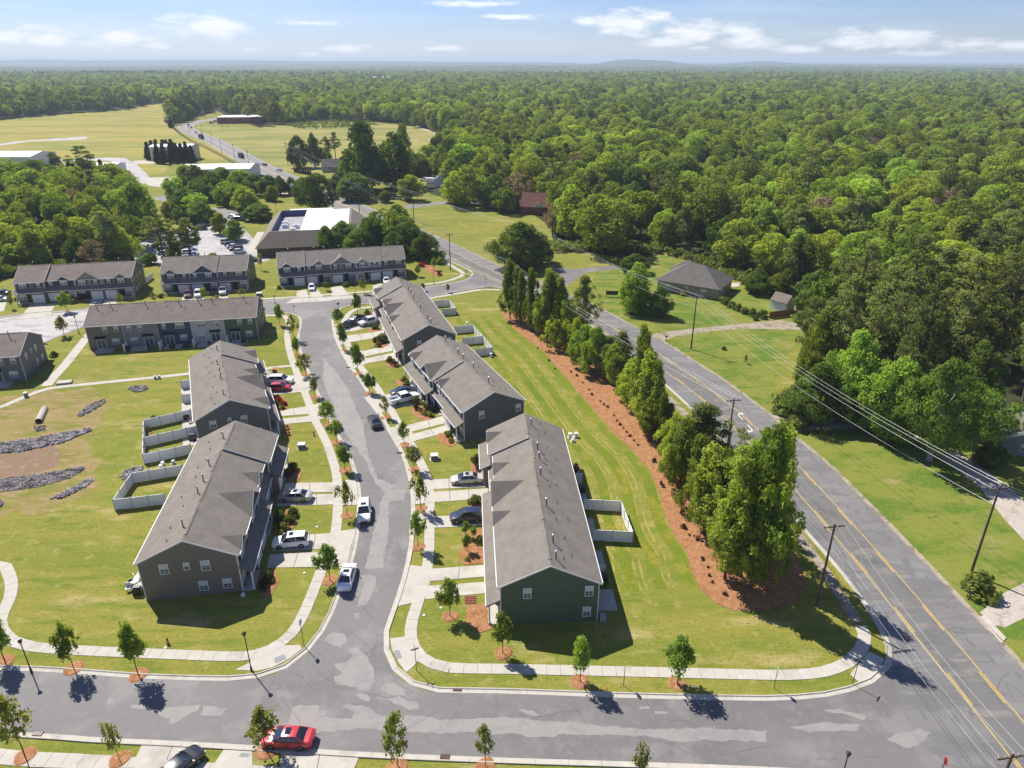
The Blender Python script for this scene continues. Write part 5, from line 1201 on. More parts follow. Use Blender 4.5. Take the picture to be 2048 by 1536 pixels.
vinyl_fence([(292, 893), (402, 868)], 'white dividing fence between the two yards behind the slate grey gable')
vinyl_fence([(364, 778), (382, 776)], 'short white privacy fence by the footpath end')
vinyl_fence([(367, 806), (384, 804)], 'short white privacy fence above the planted yard')
vinyl_fence([(1184, 1081), (1264, 1085), (1241, 1023), (1168, 1019)], 'white fence round the yard behind the nearest green gabled row')
vinyl_fence([(1150, 967), (1163, 968)], 'short white privacy fence beside the red mower')
vinyl_fence([(1190, 1151), (1207, 1152)], 'short white privacy fence by the nearest patio')
vinyl_fence([(952, 712), (985, 709), (966, 686), (926, 690)], 'white fence round the nearer yard behind the farthest right-hand row')
vinyl_fence([(966, 686), (946, 664), (910, 667)], 'white fence round the middle yard behind the farthest right-hand row')
vinyl_fence([(885, 631), (912, 629), (899, 612), (870, 614)], 'white fence round the farthest small yard by the upper street')
vinyl_fence([(290, 569), (306, 557)], 'white fence at the corner of the far left row')
for k, (x, y) in enumerate([(250, 705), (321, 700), (388, 694), (455, 690)]):
    p = at(x, y); d = Vector((math.cos(RD_(280.4)), math.sin(RD_(280.4)), 0)); q = p - d * 0.2
    r = empty('vinyl_fence', (q.x, q.y, 0), RD_(280.4), ['first', 'second', 'third', 'fourth'][k] + ' white privacy screen from the left behind the five-coloured row', 'fence', 'privacy screens behind the five-coloured row')
    m_ = MB(); m_.box(-2.1, .3, -.03, .03, .05, 1.8); m_.build('panel', M['vinyl'], r)
    m_ = MB(); m_.box(.3, .43, -.065, .065, 0, 1.9); m_.build('post', M['vinyl'], r)

# ================================================================== OTHER BUILDINGS
W1 = mat('corrugated_white', (.66, .68, .70), .5, .06, 2); W2 = mat('corrugated_cream', (.50, .46, .36), .6, .1, 1); WR = mat('white_roof', (.80, .80, .77), .6, .04, .3)
BRK = mat('red_brick', (.21, .085, .06), .9, .2, 2); GREYR = mat('grey_flat_roof', (.30, .30, .29), .9, .15, .4); NAVY = mat('blue_parapet', (.075, .095, .19), .7, .12, 1); BRN = mat('brown_shake', (.23, .19, .14), .95, .25, 1.2, stretch=(6, 6, .6)); TANW = mat('tan_stucco', (.34, .28, .20), .9, .12, 1)
def at_ang(p, q):
    a, b = at(*p), at(*q); return math.atan2(b.y - a.y, b.x - a.x), (b - a).length, (a.x, a.y)
# hip roofed house beyond the highway
a_, L_, o_ = at_ang((1314, 580), (1399, 594))
box_house('hip_roof_house', o_, a_, 17, 12.5, 3.0, 'low house with dark pyramid roof across the highway', 'house', SID['tan'], M['shingle_dark'], 'hip', .62, .6, wins=[('f', 3, .9, 2.3, 1.6), ('f', 8, .9, 2.3, 1.6), ('f', 13, .9, 2.3, 1.6), ('r', 3, .9, 2.3, 1.6)])
ca, sa = math.cos(a_), math.sin(a_)
box_house('garage_wing', (o_[0] - 1 * ca - 12.4 * sa, o_[1] - 1 * sa + 12.4 * ca), a_, 8, 7, 3.0, 'dark-roofed rear wing of the pyramid-roofed house', 'house', SID['tan'], M['shingle_dark'], 'hip', .6, .5)
fp = at(1437, 577); m_ = MB(); m_.prism([(0, 0), (6, 1.5), (8, 5), (3, 5.5), (-1, 3)], 0, .1); m_.build('patio', M['concrete'], loc=(fp.x, fp.y, .01), label='pale patio beside the pyramid-roofed house', kind='structure')
for k, (x, y) in enumerate([(1432, 580), (1440, 574), (1426, 586)]):
    p = at(x, y); r = empty('patio_chair', (p.x, p.y, .1), k * 2, ['dark patio chair in the middle of the patio', 'dark patio chair at the far side of the patio', 'dark patio chair at the near side of the patio'][k], 'chair', 'patio chairs')
    m_ = MB(); m_.box(-.3, .3, -.3, .3, .35, .42); m_.build('seat', M['metal_black'], r); m_ = MB(); m_.box(-.3, .3, .26, .32, .42, 1.0); m_.build('backrest', M['metal_black'], r)
    m_ = MB(); [m_.box(x2 - .03, x2 + .03, y2 - .03, y2 + .03, 0, .35) for x2 in (-.26, .26) for y2 in (-.26, .26)]; m_.build('leg', M['metal_black'], r)
# sheds and wooden fence
a_, L_, o_ = at_ang((1539, 617), (1566, 625))
box_house('shed', o_, a_, 4.6, 3.6, 2.5, 'white shed with brown gable roof behind the wooden fence', 'shed', W1, M['shingle_warm'], 'gable', .9, .2)
p = at(1592, 620); box_house('shed', (p.x, p.y), .2, 2.8, 2.4, 2.0, 'small tan shed with rusty roof beside the white shed', 'shed', TANW, M['shingle_red'], 'gable', .6, .15)
def board_fence(p0, p1, label, H=1.7, matn='wood_pole'):
    a, b = at(*p0), at(*p1); L = (b - a).length; ang = math.atan2(b.y - a.y, b.x - a.x); r = empty('board_fence', a, ang, label, 'fence'); n = int(L / .28)
    bm_ = shared(('board', H), lambda: MB().box(-.13, .13, -.012, .012, 0, H).mesh('board', mat('red_boards', (.23, .09, .05), .85, .25, 3)))
    for i in range(min(n, 300)): new_obj('board', bm_, r, ((i + .5) * L / n, 0, .03))
    m_ = MB(); m_.box(0, L, .012, .06, .3, .42); m_.box(0, L, .012, .06, H - .4, H - .28); m_.build('rail', M['wood_pole'], r)
board_fence((1538, 637), (1580, 632), 'red-brown board fence in front of the white shed')
# red-roofed house
a_, L_, o_ = at_ang((1042, 428), (1100, 430))
rr = box_house('red_roof_house', o_, a_, 15, 10, 3.4, 'red-roofed brick house among trees across the lawn', 'house', BRK, M['shingle_red'], 'gable', .9, .5)
m_ = MB(); m_.add([(5, -1, 3.2), (10, -1, 3.2), (7.5, -1, 5.6), (5, 4, 3.2), (10, 4, 3.2), (7.5, 4, 5.6)], [(0, 1, 2), (5, 4, 3), (0, 3, 4, 1)]); m_.build('dormer_wall', M['vinyl'], rr)
m_ = MB(); m_.add([(4.6, -1.3, 3.0), (7.5, -1.3, 5.75), (7.5, 4.4, 5.75), (4.6, 2, 3.0)], [(0, 1, 2, 3)]); m_.add([(10.4, -1.3, 3.0), (7.5, -1.3, 5.75), (7.5, 4.4, 5.75), (10.4, 2, 3.0)], [(3, 2, 1, 0)]); m_.build('dormer_roof', mat('red_metal_roof', (.32, .10, .07), .6), rr)
window_parts(rr, 7.5, -1.02, 3.4, 4.5, 2.4, -1, True)
# small houses among the trees
p = at(868, 374); box_house('white_garage', (p.x, p.y), .1, 8, 8, 3.0, 'small white garage with grey roof left of the pale tree', 'garage', M['vinyl'], M['shingle_dark'], 'gable_y', .7, .4)
p = at(645, 345); box_house('cottage', (p.x, p.y), .12, 15, 9, 3.2, 'brown-roofed cottage left of the great dark tree', 'house', SID['tan'], M['shingle_dark'], 'gable', .8, .5)
p = at(852, 366); box_house('shed', (p.x, p.y), .1, 4, 3, 2.2, 'pale shed with flat roof beside the white garage', 'shed', M['vinyl'], W1, 'flat')
# house cut by the right edge
a_, L_, o_ = at_ang((2012, 905), (2075, 945))
bh = box_house('blue_house', at(2000, 905)[:2], RD_(-30), 13, 10, 3.0, 'grey-blue house with white rake cut by the right edge', 'house', SID['grey'], M['shingle_dark'], 'gable_y', .45, .5, wins=[('f', 3, 1, 2.3, 1.2)])
m_ = MB(); hh = 13 / 2 * .45
for xa, za, xb, zb in ((-.5, 3 - .5 * .45, 6.5, 3 + hh), (6.5, 3 + hh, 13.5, 3 - .5 * .45)): m_.add([(xa, -.36, za - .1), (xb, -.36, zb - .1), (xb, -.36, zb + .22), (xa, -.36, za + .22), (xa, -.26, za - .1), (xb, -.26, zb - .1), (xb, -.26, zb + .22), (xa, -.26, za + .22)], [(0, 1, 2, 3), (7, 6, 5, 4), (0, 4, 5, 1), (2, 6, 7, 3)])
m_.build('rake_board', M['trim'], bh)
# airfield
def hangar(name, p0, p1, D, H, label, wall, roof, slope=.14, cat='hangar'):
    a_, L_, o_ = at_ang(p0, p1); return box_house(name, o_, a_, L_, D, H, label, cat, wall, roof, 'gable', slope, .3)
h = hangar('hangar', (-60, 339), (66, 339), 26, 7, 'white metal hangar at the left edge of the airfield', W1, W1)
a_, L_, o_ = at_ang((352, 366), (365, 374)); 
h = box_house('hangar', at(364, 362)[:2], RD_(5), 36, 22, 5.8, 'big white-roofed hangar with sliding doors behind the round trees', 'hangar', W1, WR, 'gable', .12, .3)
for k in range(6): m_ = MB(); m_.box(-.35, -.12, 2 + k * 3.1, 4.8 + k * 3.1, .1, 4.9); m_.build('sliding_panel', mat('hangar_door', (.30, .34, .36), .6), h)
p = at(303, 322); h = box_house('hangar', (p.x, p.y), RD_(4), 26, 15, 8.5, 'tan hangar half hidden by dark cypresses', 'hangar', W2, WR, 'gable', .12, .3)
p = at(152, 350); h = box_house('hangar', (p.x, p.y), RD_(4), 22, 14, 4.6, 'low white hangar behind the left cypress clump', 'hangar', W1, WR, 'gable', .14, .3)
p = at(435, 247.5); h = box_house('brick_store', (p.x, p.y), RD_(8), 44, 30, 6, 'red brick building with white flat roof on the road bend', 'building', BRK, WR, 'flat')
for (x, y, L, Dp, Hh, lb, a) in [(745, 160, 60, 24, 9, 'pale low roof far off among the woods, centre', 0), (840, 162, 45, 20, 7, 'second pale roof far off among the woods', .1), (122, 141, 70, 30, 12, 'tiny pale roof far off at left', 0), (905, 202, 20, 12, 7, 'grey-brown roof among far trees above the meadow', .2), (1290, 258, 14, 10, 6, 'pale cottage in the clearing of the right woods', .1), (1035, 258, 16, 12, 6, 'tan roof among trees right of the meadow', .1)]:
    p = at(x, y); box_house('far_building', (p.x, p.y), a, L, Dp, Hh, lb, 'building', W2 if L < 30 else W1, M['shingle_warm'] if L < 30 else WR, 'gable', .4 if L < 30 else .1, .3)
# office with mansard roofs
ofc = empty('office_building', (*g2(541, 515), 0), RD_(11), 'low office with brown mansard and flat white roofs by the car park', 'office building')
Lx, Dy = 40.0, 58.0
O_inv = Matrix.Rotation(-RD_(11), 3, 'Z'); base_o = Vector((*g2(541, 515), 0))
def loc_(px, py, z): p = O_inv @ (at(px, py, z) - base_o); return (p.x, p.y)
ft = [loc_(541, 515, 2.8), loc_(690, 500, 2.8), loc_(690, 420, 2.8), loc_(491, 465, 2.8)]
OF = [loc_(562, 478, 7), loc_(672, 462, 7), loc_(640, 430, 7), loc_(520, 444, 7)]
m_ = MB(); m_.box(-4, 30, 1, 46, 0, 2.9); m_.build('wall', mat('dark_brown_wall', (.10, .075, .058), .9, .2, 1), ofc)
def frustum(x0, x1, y0, y1, z0, ins, z1, matl, name, top=None):
    m_ = MB(); vs = [(x0, y0, z0), (x1, y0, z0), (x1, y1, z0), (x0, y1, z0), (x0 + ins, y0 + ins, z1), (x1 - ins, y0 + ins, z1), (x1 - ins, y1 - ins, z1), (x0 + ins, y1 - ins, z1),
        (x0 + ins + .5, y0 + ins + .5, z1), (x1 - ins - .5, y0 + ins + .5, z1), (x1 - ins - .5, y1 - ins - .5, z1), (x0 + ins + .5, y1 - ins - .5, z1),
        (x0 + ins + .5, y0 + ins + .5, z1 - 2.2), (x1 - ins - .5, y0 + ins + .5, z1 - 2.2), (x1 - ins - .5, y1 - ins - .5, z1 - 2.2), (x0 + ins + .5, y1 - ins - .5, z1 - 2.2)]
    m_.add(vs, [(3, 2, 1, 0), (0, 1, 5, 4), (1, 2, 6, 5), (2, 3, 7, 6), (3, 0, 4, 7), (4, 5, 9, 8), (5, 6, 10, 9), (6, 7, 11, 10), (7, 4, 8, 11)])
    m_.build(name, matl, ofc)
    m_ = MB(); m_.add(vs[8:], [(0, 1, 5, 4), (1, 2, 6, 5), (2, 3, 7, 6), (3, 0, 4, 7)]); m_.build('parapet', NAVY, ofc)
    m_ = MB(); m_.add(vs[12:], [(0, 1, 2, 3)]); m_.build('flat_roof', GREYR, ofc)
frustum(-4.6, 30.6, .4, 46.6, 2.85, 4.6, 7.3, BRN, 'mansard_roof')
m_ = MB(); m_.box(10, 25, 5.6, 41, 2.9, 7.0); m_.box(9.7, 25.3, 5.3, 41.3, 7.0, 7.25); m_.build('white_roof', WR, ofc)
m_ = MB(); m_.box(2, 18, 47.3, 57, 0, 4.6); m_.build('wall', BRK, ofc); m_ = MB(); m_.box(2.0, 18.5, 47.0, 57.3, 4.6, 4.9); m_.build('white_roof', WR, ofc)
for k, (x, y) in enumerate([(3, 26), (3.4, 21), (7.2, 20), (6.6, 14)]): m_ = MB(); m_.box(x - 1, x + 1, y - .8, y + .8, 5.1, 6.2); m_.box(x - .6, x + .6, y - .5, y + .5, 6.2, 6.4); m_.build('air_conditioner', W1, ofc)
m_ = MB(); m_.box(-9, -5, 8, 40, 0, .06); m_.build('paving', M['concrete'], ofc)

# ------------------------------------------------------------------ airfield pavements, car park, lanes
PA = M['pale_asphalt']
flat('runway', [(-200, 293), (0, 288), (30, 283), (160, 273.5), (175, 273.5), (173, 278), (150, 280), (60, 283), (25, 288), (-10, 292), (-200, 300)], .012, PA, label='pale runway end on the airfield')
flat('taxiway', [(66, 322), (140, 318), (215, 315), (250, 316), (272, 328), (290, 344), (302, 358), (298, 366), (285, 368), (270, 358), (252, 340), (238, 328), (215, 321), (140, 323), (70, 325)], .012, PA, label='pale curving taxiway beside the hangars')
flat('apron', [(265, 322), (306, 319), (308, 327), (270, 328)], .014, M['concrete'], label='concrete apron before the tan hangar')
flat('apron', [(288, 356), (352, 353), (358, 366), (362, 378), (300, 372), (292, 368)], .014, M['concrete'], label='concrete apron before the big hangar')
flat('apron', [(215, 334), (250, 333), (268, 341), (222, 343)], .014, M['concrete'], label='concrete apron by the low white hangar')
flat('lane', [(310, 393), (350, 390), (362, 374), (380, 380), (366, 396), (352, 402), (335, 402), (334, 420), (326, 420), (326, 402), (308, 399)], .013, M['asphalt'], label='narrow lane leading from the hangars to the car park')
flat('car_park', [(262, 520), (268, 470), (330, 462), (372, 455), (440, 432), (470, 440), (500, 470), (540, 520), (500, 530), (430, 528), (330, 530)], .012, PA, label='pale car park between the woods and the office')
flat('car_park', [(395, 428), (430, 415), (490, 423), (510, 432), (470, 446), (425, 440)], .0125, M['asphalt'], label='upper car park lane under the round trees')
flat('lane', [(436, 386), (470, 382), (560, 384), (580, 388), (470, 390), (430, 394)], .013, PA, label='pale lane behind the round trees')
flat('field_track', [(828, 250), (848, 257), (880, 268), (882, 274), (872, 279), (855, 282), (857, 279), (869, 276), (875, 271), (860, 264), (838, 257)], .013, M['gravel'], label='gravel track curving in the meadow')
flat('side_road', [(806, 410), (850, 407), (905, 402), (960, 404), (958, 408), (900, 407), (850, 413), (815, 418)], .014, M['asphalt'], label='side road leaving the highway toward the small houses')
flat('side_road', [(1080, 588), (1085, 560), (1110, 535), (1150, 538), (1240, 530), (1240, 536), (1170, 546), (1150, 560), (1120, 583)], .014, M['asphalt'], label='side road entering the dark trees across the highway')
flat('house_drive', [(1304, 668), (1340, 662), (1450, 651), (1560, 640), (1610, 650), (1605, 660), (1480, 657), (1400, 665), (1350, 673), (1322, 684)], .013, M['old_concrete'], label='old concrete driveway of the pyramid-roofed house')
flat('house_drive', [(1536, 828), (1570, 832), (1620, 838), (1720, 836), (1790, 852), (1850, 870), (1830, 880), (1740, 856), (1640, 858), (1582, 866)], .013, M['gravel'], label='gravel lane under the spreading oak')
flat('house_drive', [(1862, 878), (1880, 885), (1960, 930), (2048, 1000), (2150, 1090), (2150, 1200), (2048, 1080), (2010, 1040), (1960, 975), (1900, 930), (1858, 895)], .0135, M['gravel'], label='gravel driveway on the right beyond the utility pole')
flat('house_drive', [(1960, 1225), (2010, 1185), (2060, 1160), (2150, 1150), (2150, 1280), (2060, 1230), (2010, 1255), (1985, 1250)], .0142, M['gravel'], label='gravel driveway mouth at the right edge')
flat('drive_apron', [(1957, 1235), (1970, 1231), (2012, 1277), (2003, 1288)], .06, M['concrete'], thick=.04, label='new concrete apron at the gravel driveway')

ff = empty('field_fence', (0, 0, 0), 0, 'long dark fence along the edge of the airfield by the highway', 'fence')
fl = smooth_line([(331, 245), (345, 256), (362, 270), (385, 284), (415, 298), (445, 314), (470, 329)], 4.0)
m_ = MB()
for a, b in zip(fl[:-1], fl[1:]): m_.tube([a + Vector((0, 0, 1.7)), b + Vector((0, 0, 1.7))], .06, 4); m_.tube([a + Vector((0, 0, .9)), b + Vector((0, 0, .9))], .06, 4)
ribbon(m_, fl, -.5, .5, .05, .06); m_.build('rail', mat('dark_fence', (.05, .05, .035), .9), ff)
for a in fl: m_ = MB(); m_.box(-.08, .08, -.08, .08, 0, 1.9); m_.build('post', M['wood_pole'], ff, loc=(a.x, a.y, 0))
# ================================================================== ROCK WORK, PIPE
def rocks(px_poly, n, size, label, seed):
    rs = np.random.RandomState(seed); poly = [g2(*p) for p in px_poly]; a = np.array(poly); lo, hi = a.min(0), a.max(0); m_ = MB(); k = 0
    while k < n:
        p = rs.uniform(lo, hi)
        if not inside(p[None], poly)[0]: continue
        k += 1; s = size * rs.uniform(.5, 1.4); an = rs.uniform(0, 6.28); vs = []
        for (x, y, z) in ((-1, -1, 0), (1, -1, 0), (1, 1, 0), (-1, 1, 0), (-.6, -.7, 1), (.7, -.6, 1), (.6, .7, 1), (-.7, .6, 1)):
            x, y, z = (x * rs.uniform(.7, 1.2), y * rs.uniform(.5, 1), z * rs.uniform(.5, 1.1)); vs.append((p[0] + (x * math.cos(an) - y * math.sin(an)) * s / 2, p[1] + (x * math.sin(an) + y * math.cos(an)) * s / 2, z * s * .6))
        m_.add(vs, [(4, 5, 6, 7), (0, 1, 5, 4), (1, 2, 6, 5), (2, 3, 7, 6), (3, 0, 4, 7)])
    m_.build('riprap', M['rock'], label=label, kind='stuff')
rocks([(-60, 892), (0, 886), (70, 877), (130, 865), (180, 857), (183, 862), (120, 888), (40, 904), (-60, 912)], 2300, .36, 'rough grey rock bank along the top of the basin', 1)
rocks([(-60, 966), (0, 958), (60, 951), (165, 933), (172, 938), (140, 957), (80, 974), (-60, 992)], 2600, .22, 'fine grey rock bank along the bottom of the basin', 2)
rocks([(153, 831), (175, 812), (208, 799), (213, 803), (190, 820), (160, 834)], 260, .34, 'small rock strip right of the pipe', 3)
rocks([(255, 779), (262, 773), (285, 771), (298, 775), (292, 781), (272, 785)], 170, .34, 'small rock pad by the footpath', 4)
rocks([(240, 956), (250, 942), (280, 931), (288, 935), (275, 950), (250, 962)], 200, .34, 'small rock pad outside the white fence corner', 5)
rocks([(100, 998), (130, 983), (180, 957), (189, 960), (170, 975), (125, 997)], 330, .34, 'lowest small rock strip in the basin', 6)
rocks([(-30, 1000), (0, 1000), (8, 1008), (0, 1014), (-30, 1018)], 80, .34, 'rock patch at the left edge', 7)
rocks([(68, 853), (90, 852), (92, 862), (70, 865)], 60, .3, 'rock apron at the mouth of the pipe', 8)
a = at(86, 828); b = at(78, 846); m_ = MB(); pr = empty('drain_pipe', (0, 0, 0), 0, 'concrete storm pipe opening into the basin', 'pipe')
bm_ = MB(); d = (b - a).normalized(); A0 = a - d * 2 + Vector((0, 0, .2)); B0 = b + Vector((0, 0, .32))
bm_.tube([A0, B0], .55, 14, cap=False); bm_.tube([B0, A0], .46, 14, cap=False); bm_.build('barrel', M['concrete'], pr)
bm_ = MB(); bm_.tube([B0 - d * 1.4, B0 - d * 1.38], .45, 14); bm_.build('painted_bore_shade', M['metal_black'], pr)  # black disc across the pipe: the shade inside it, put in as colour
for (x, y, w, l, lb) in [(130, 766, 2.6, 1.5, 'flat white concrete lid beside the footpath')]:
    p = at(x, y); m_ = MB(); m_.obox(0, 0, 0, .35, w, l, .25); m_.build('concrete_lid', M['concrete'], loc=(p.x, p.y, 0), label=lb, cat='lid')

# ================================================================== small utilities
def util_box(px, py, w, d, h, matn, label, name='utility_box', a=0.1):
    p = at(px, py); r = empty(name, (p.x, p.y, 0), a, label, 'utility box')
    m_ = MB(); m_.box(-w / 2 - .2, w / 2 + .2, -d / 2 - .2, d / 2 + .2, 0, .08); m_.build('pad', M['concrete'], r)
    m_ = MB(); m_.box(-w / 2, w / 2, -d / 2, d / 2, .08, h); m_.build('cabinet', M[matn], r)
    m_ = MB(); m_.xprism([(-d / 2 - .04, h), (d / 2 + .04, h), (d / 2 + .04, h + .08), (-d / 2 - .04, h + .03)], -w / 2 - .04, w / 2 + .04); m_.build('lid', M['white_box'] if matn == 'green_box' else M[matn], r)
util_box(604, 896, 1.1, .9, .8, 'green_box', 'pale green transformer on the lawn left of the street')
util_box(869, 918, 1.1, .9, .8, 'green_box', 'pale green transformer on the lawn right of the street')
util_box(519, 592, 1.4, 1.0, .9, 'green_box', 'pale green transformer between the two upper rows')
util_box(53, 794, .5, .5, .9, 'green_box', 'slim green pedestal by the left footpath')
util_box(311, 758, .4, .4, .6, 'grey_box', 'small dark pedestal, left of two by the footpath'); util_box(319, 757, .4, .4, .6, 'grey_box', 'small dark pedestal, right of two by the footpath')
util_box(982, 714, .4, .4, .8, 'white_box', 'white pedestal below the nearer yard fence'); util_box(934, 650, .45, .45, .7, 'white_box', 'white pedestal above the middle yard fence')
for k, (x, y, lb) in enumerate([(1140, 875, 'white utility pedestal, left of the trio'), (1152, 874, 'wide white utility pedestal, right of the trio'), (1145, 883, 'smallest utility pedestal, front of the trio'), (326, 930, 'white pedestal between the white fences'), (322, 936, 'low white box between the white fences'), (347, 927, 'small dark box between the white fences')]):
    util_box(x, y, .55 if k < 2 else .35, .45, .75 if k < 2 else .5, 'white_box' if k != 5 else 'grey_box', lb)
# small white valve lids on the lawns
for x, y, lb in [(609, 1146, 'white valve lid on the near left lawn'), (641, 967, 'white valve lid beside the silver sedan drive'), (634, 1054, 'white valve lid by the white car drive'), (882, 1216, 'white valve lid near the mulch ring'), (848, 1231, 'square meter lid beside the sidewalk'), (331, 1296, 'round white manhole lid beside the sidewalk'), (885, 1042, 'square meter lid on the lawn strip'), (1389, 1374, 'white valve lid in the bottom verge')]:
    p = at(x, y); m_ = MB(); m_.lathe([(.16, 0), (.16, .05), (.1, .07)], n=8); o = m_.build('valve_lid', M['white_box'], loc=(p.x, p.y, .02), label=lb, cat='lid')
def hydrant(px, py, label):
    p = at(px, py); r = empty('fire_hydrant', (p.x, p.y, 0), 0, label, 'fire hydrant')
    m_ = MB(); m_.lathe([(.17, 0), (.17, .06), (.11, .08), (.11, .55), (.14, .56), (.14, .6), (.1, .68), (.03, .76)], n=8); m_.build('barrel', M['red'], r)
    m_ = MB(); m_.tube([(-.2, 0, .42), (.2, 0, .42)], .06, 6); m_.tube([(0, -.2, .4), (0, 0, .4)], .07, 6); m_.build('nozzle', M['white_box'], r)
hydrant(336, 1287, 'red and white fire hydrant on the bottom left lawn'); hydrant(628, 871, 'dark red fire hydrant beside the left sidewalk')
# poles with lamps
def lamp(px, py, ty, label, kind='post'):
    p = at(px, py); H = height_of(px, py, ty); r = empty('street_lamp', (p.x, p.y, 0), 0, label, 'street lamp', 'black street lamps')
    m_ = MB(); m_.lathe([(.13, 0), (.11, .5), (.06, .6), (.05, H - .35)], n=8); m_.build('post', M['metal_black'], r)
    m_ = MB(); m_.lathe([(.07, H - .38), (.15, H - .32), (.2, H - .05), (.24, H - .02), (.05, H + .12)], n=8); m_.build('lantern', M['metal_black'], r)
    m_ = MB(); m_.lathe([(.13, H - .33), (.185, H - .07)], n=8); m_.build('lamp_glass', M['blind'], r)
lamp(503, 1341, 1266, 'tall black street lamp left of the junction'); lamp(63, 1344, 1281, 'black street lamp at the bottom left kerb'); lamp(1680, 1568, 1506, 'black lamp cut by the bottom edge')
lamp(158, 667, 632, 'black lamp by the small islanded tree'); lamp(550, 607, 591, 'black lamp below the long upper row'); lamp(868, 568, 529, 'black lamp by the upper street'); 
def sign(px, py, ty, label, kind, a=0.0, post='metal_black'):
    p = at(px, py); H = height_of(px, py, ty); r = empty('road_sign' if kind != 'stop' else 'stop_sign', (p.x, p.y, 0), a, label, 'sign')
    m_ = MB(); m_.tube([(0, 0, 0), (0, 0, H)], .035, 6); m_.build('post', M[post], r)
    if kind == 'stop':
        w = .38; m_ = MB(); oc = [(w * math.cos(PI / 8 + k * PI / 4), w * math.sin(PI / 8 + k * PI / 4)) for k in range(8)]
        vs = [(x, -.05, H - .3 + y) for x, y in oc] + [(x, -.035, H - .3 + y) for x, y in oc]; m_.add(vs, [tuple(range(8)), tuple(range(15, 7, -1))] + [(k, k + 8, (k + 1) % 8 + 8, (k + 1) % 8) for k in range(8)]); m_.build('plate', M['red'], r)
        cu = bpy.data.curves.new('lettering', 'FONT'); cu.body = 'STOP'; cu.size = .24; cu.align_x = 'CENTER'; cu.align_y = 'CENTER'; cu.extrude = .002; cu.materials.append(M['white_line'])
        tmp = bpy.data.objects.new('tmp', cu); me = bpy.data.meshes.new_from_object(tmp); bpy.data.objects.remove(tmp)
        t = new_obj('lettering', me, r, (0, -.056, H - .3)); t.rotation_euler = (PI / 2, 0, 0)
    elif kind == 'names':
        for k, an in enumerate((0, PI / 2)):
            m_ = MB(); m_.obox(0, 0, H + .02 + k * .2, H + .19 + k * .2, .8, .02, an); m_.build('name_plate', mat('sign_green', (.02, .09, .04), .5), r)
    else:
        m_ = MB(); m_.box(-.25, .25, -.03, -.015, H - .65, H); m_.build('plate', M['white_box'], r)
sign(608, 1292, 1239, 'sign post beside the left corner ramp', 'plate', 1.3); sign(833, 1341, 1300, 'street name post on the right corner of the junction', 'names', .4)
sign(1247, 1371, 1333, 'slim road sign on the bottom verge, left of two', 'plate', 1.45); sign(1548, 1376, 1336, 'slim road sign on the bottom verge, right of two', 'plate', 1.45)
sign(1705, 1368, 1326, 'street name post by the highway corner ramp', 'names', .8); sign(678, 626, 605, 'red octagonal stop sign at the upper junction', 'stop', 0.0)
sign(589, 629, 613, 'street name post left of the upper junction', 'names', .3); sign(1873, 1570, 1517, 'red sign edge at the bottom near the highway', 'stop', 1.35)
sign(933, 560, 540, 'small sign at the upper street corner', 'plate'); sign(972, 573, 555, 'small sign post beside the highway mouth', 'plate')
def mailbox(px, py, label):
    p = at(px, py); r = empty('mailbox', (p.x, p.y, 0), -.8, label, 'mailbox'); m_ = MB(); m_.box(-.06, .06, -.06, .06, 0, 1.0); m_.build('post', M['wood_pole'], r)
    m_ = MB(); m_.xprism([(-.13, 1.0), (.13, 1.0), (.13, 1.16), (.07, 1.26), (-.07, 1.26), (-.13, 1.16)], -.3, .3); m_.build('box', M['metal_black'], r)
mailbox(1332, 682, 'black mailbox at the old concrete driveway'); mailbox(1938, 1200, 'mailbox beside the round roadside bush'); mailbox(1288, 660, 'dark mailbox across from the tall hedge tree')
sgn = empty('yard_sign', at(1224, 594), -.1, 'dark board sign on two posts by the big round tree', 'sign')
m_ = MB(); m_.box(-1.5, 1.5, -.06, .06, .6, 1.7); m_.build('board', M['metal_black'], sgn)
for x in (-1.55, 1.55): m_ = MB(); m_.box(x - .08, x + .08, -.08, .08, 0, 2.0); m_.build('post', M['metal_black'], sgn)

# utility poles and wires
def pole(px, py, ty, label, arm=1.25, H=None, dirv=None, double=False, r0=.17):
    p = at(px, py); H = H or height_of(px, py, ty); a = math.atan2(dirv[1], dirv[0]) if dirv else 0
    r = empty('utility_pole', (p.x, p.y, 0), a, label, 'utility pole', 'wooden utility poles'); pts = []
    m_ = MB(); m_.tube([(0, 0, 0), (0, 0, H)], [r0, r0 * .62], 9); m_.build('pole', M['wood_pole'], r)
    if double: m_ = MB(); m_.tube([(.55, .1, 0), (.1, 0, H * .62)], [.17, .13], 8); m_.build('brace_pole', M['wood_pole'], r)
    if arm:
        m_ = MB(); m_.box(-.06, .06, -arm, arm, H - .42, H - .28); m_.build('crossarm', M['wood_pole'], r)
        m_ = MB(); m_.tube([(0, -arm * .6, H - .4), (0, 0, H - 1.0), (0, arm * .6, H - .4)], .022, 4); m_.build('brace', M['metal_black'], r)
        for y in (-arm + .08, -arm * .45, arm * .45, arm - .08):
            m_ = MB(); m_.lathe([(.05, H - .28), (.07, H - .2), (.05, H - .15), (.06, H - .1), (.02, H - .05)], n=7, cy=y); m_.build('insulator', M['insulator'], r)
    m_ = MB(); m_.lathe([(.05, H), (.07, H + .06), (.05, H + .1), (.06, H + .15), (.02, H + .2)], n=7); m_.build('insulator', M['insulator'], r)
    c, s = math.cos(a), math.sin(a)
    for y in (-arm + .08, arm - .08): pts.append(Vector((p.x - y * s, p.y + y * c, H - .05)))
    pts.append(Vector((p.x, p.y, H + .2))); pts.append(Vector((p.x, p.y, H - 2.6)))
    return pts
d1 = Vector(g2(2005, 975)) - Vector(g2(1392, 590)); hv = (hd.x, hd.y)
def P2(*q): return g2(*q)
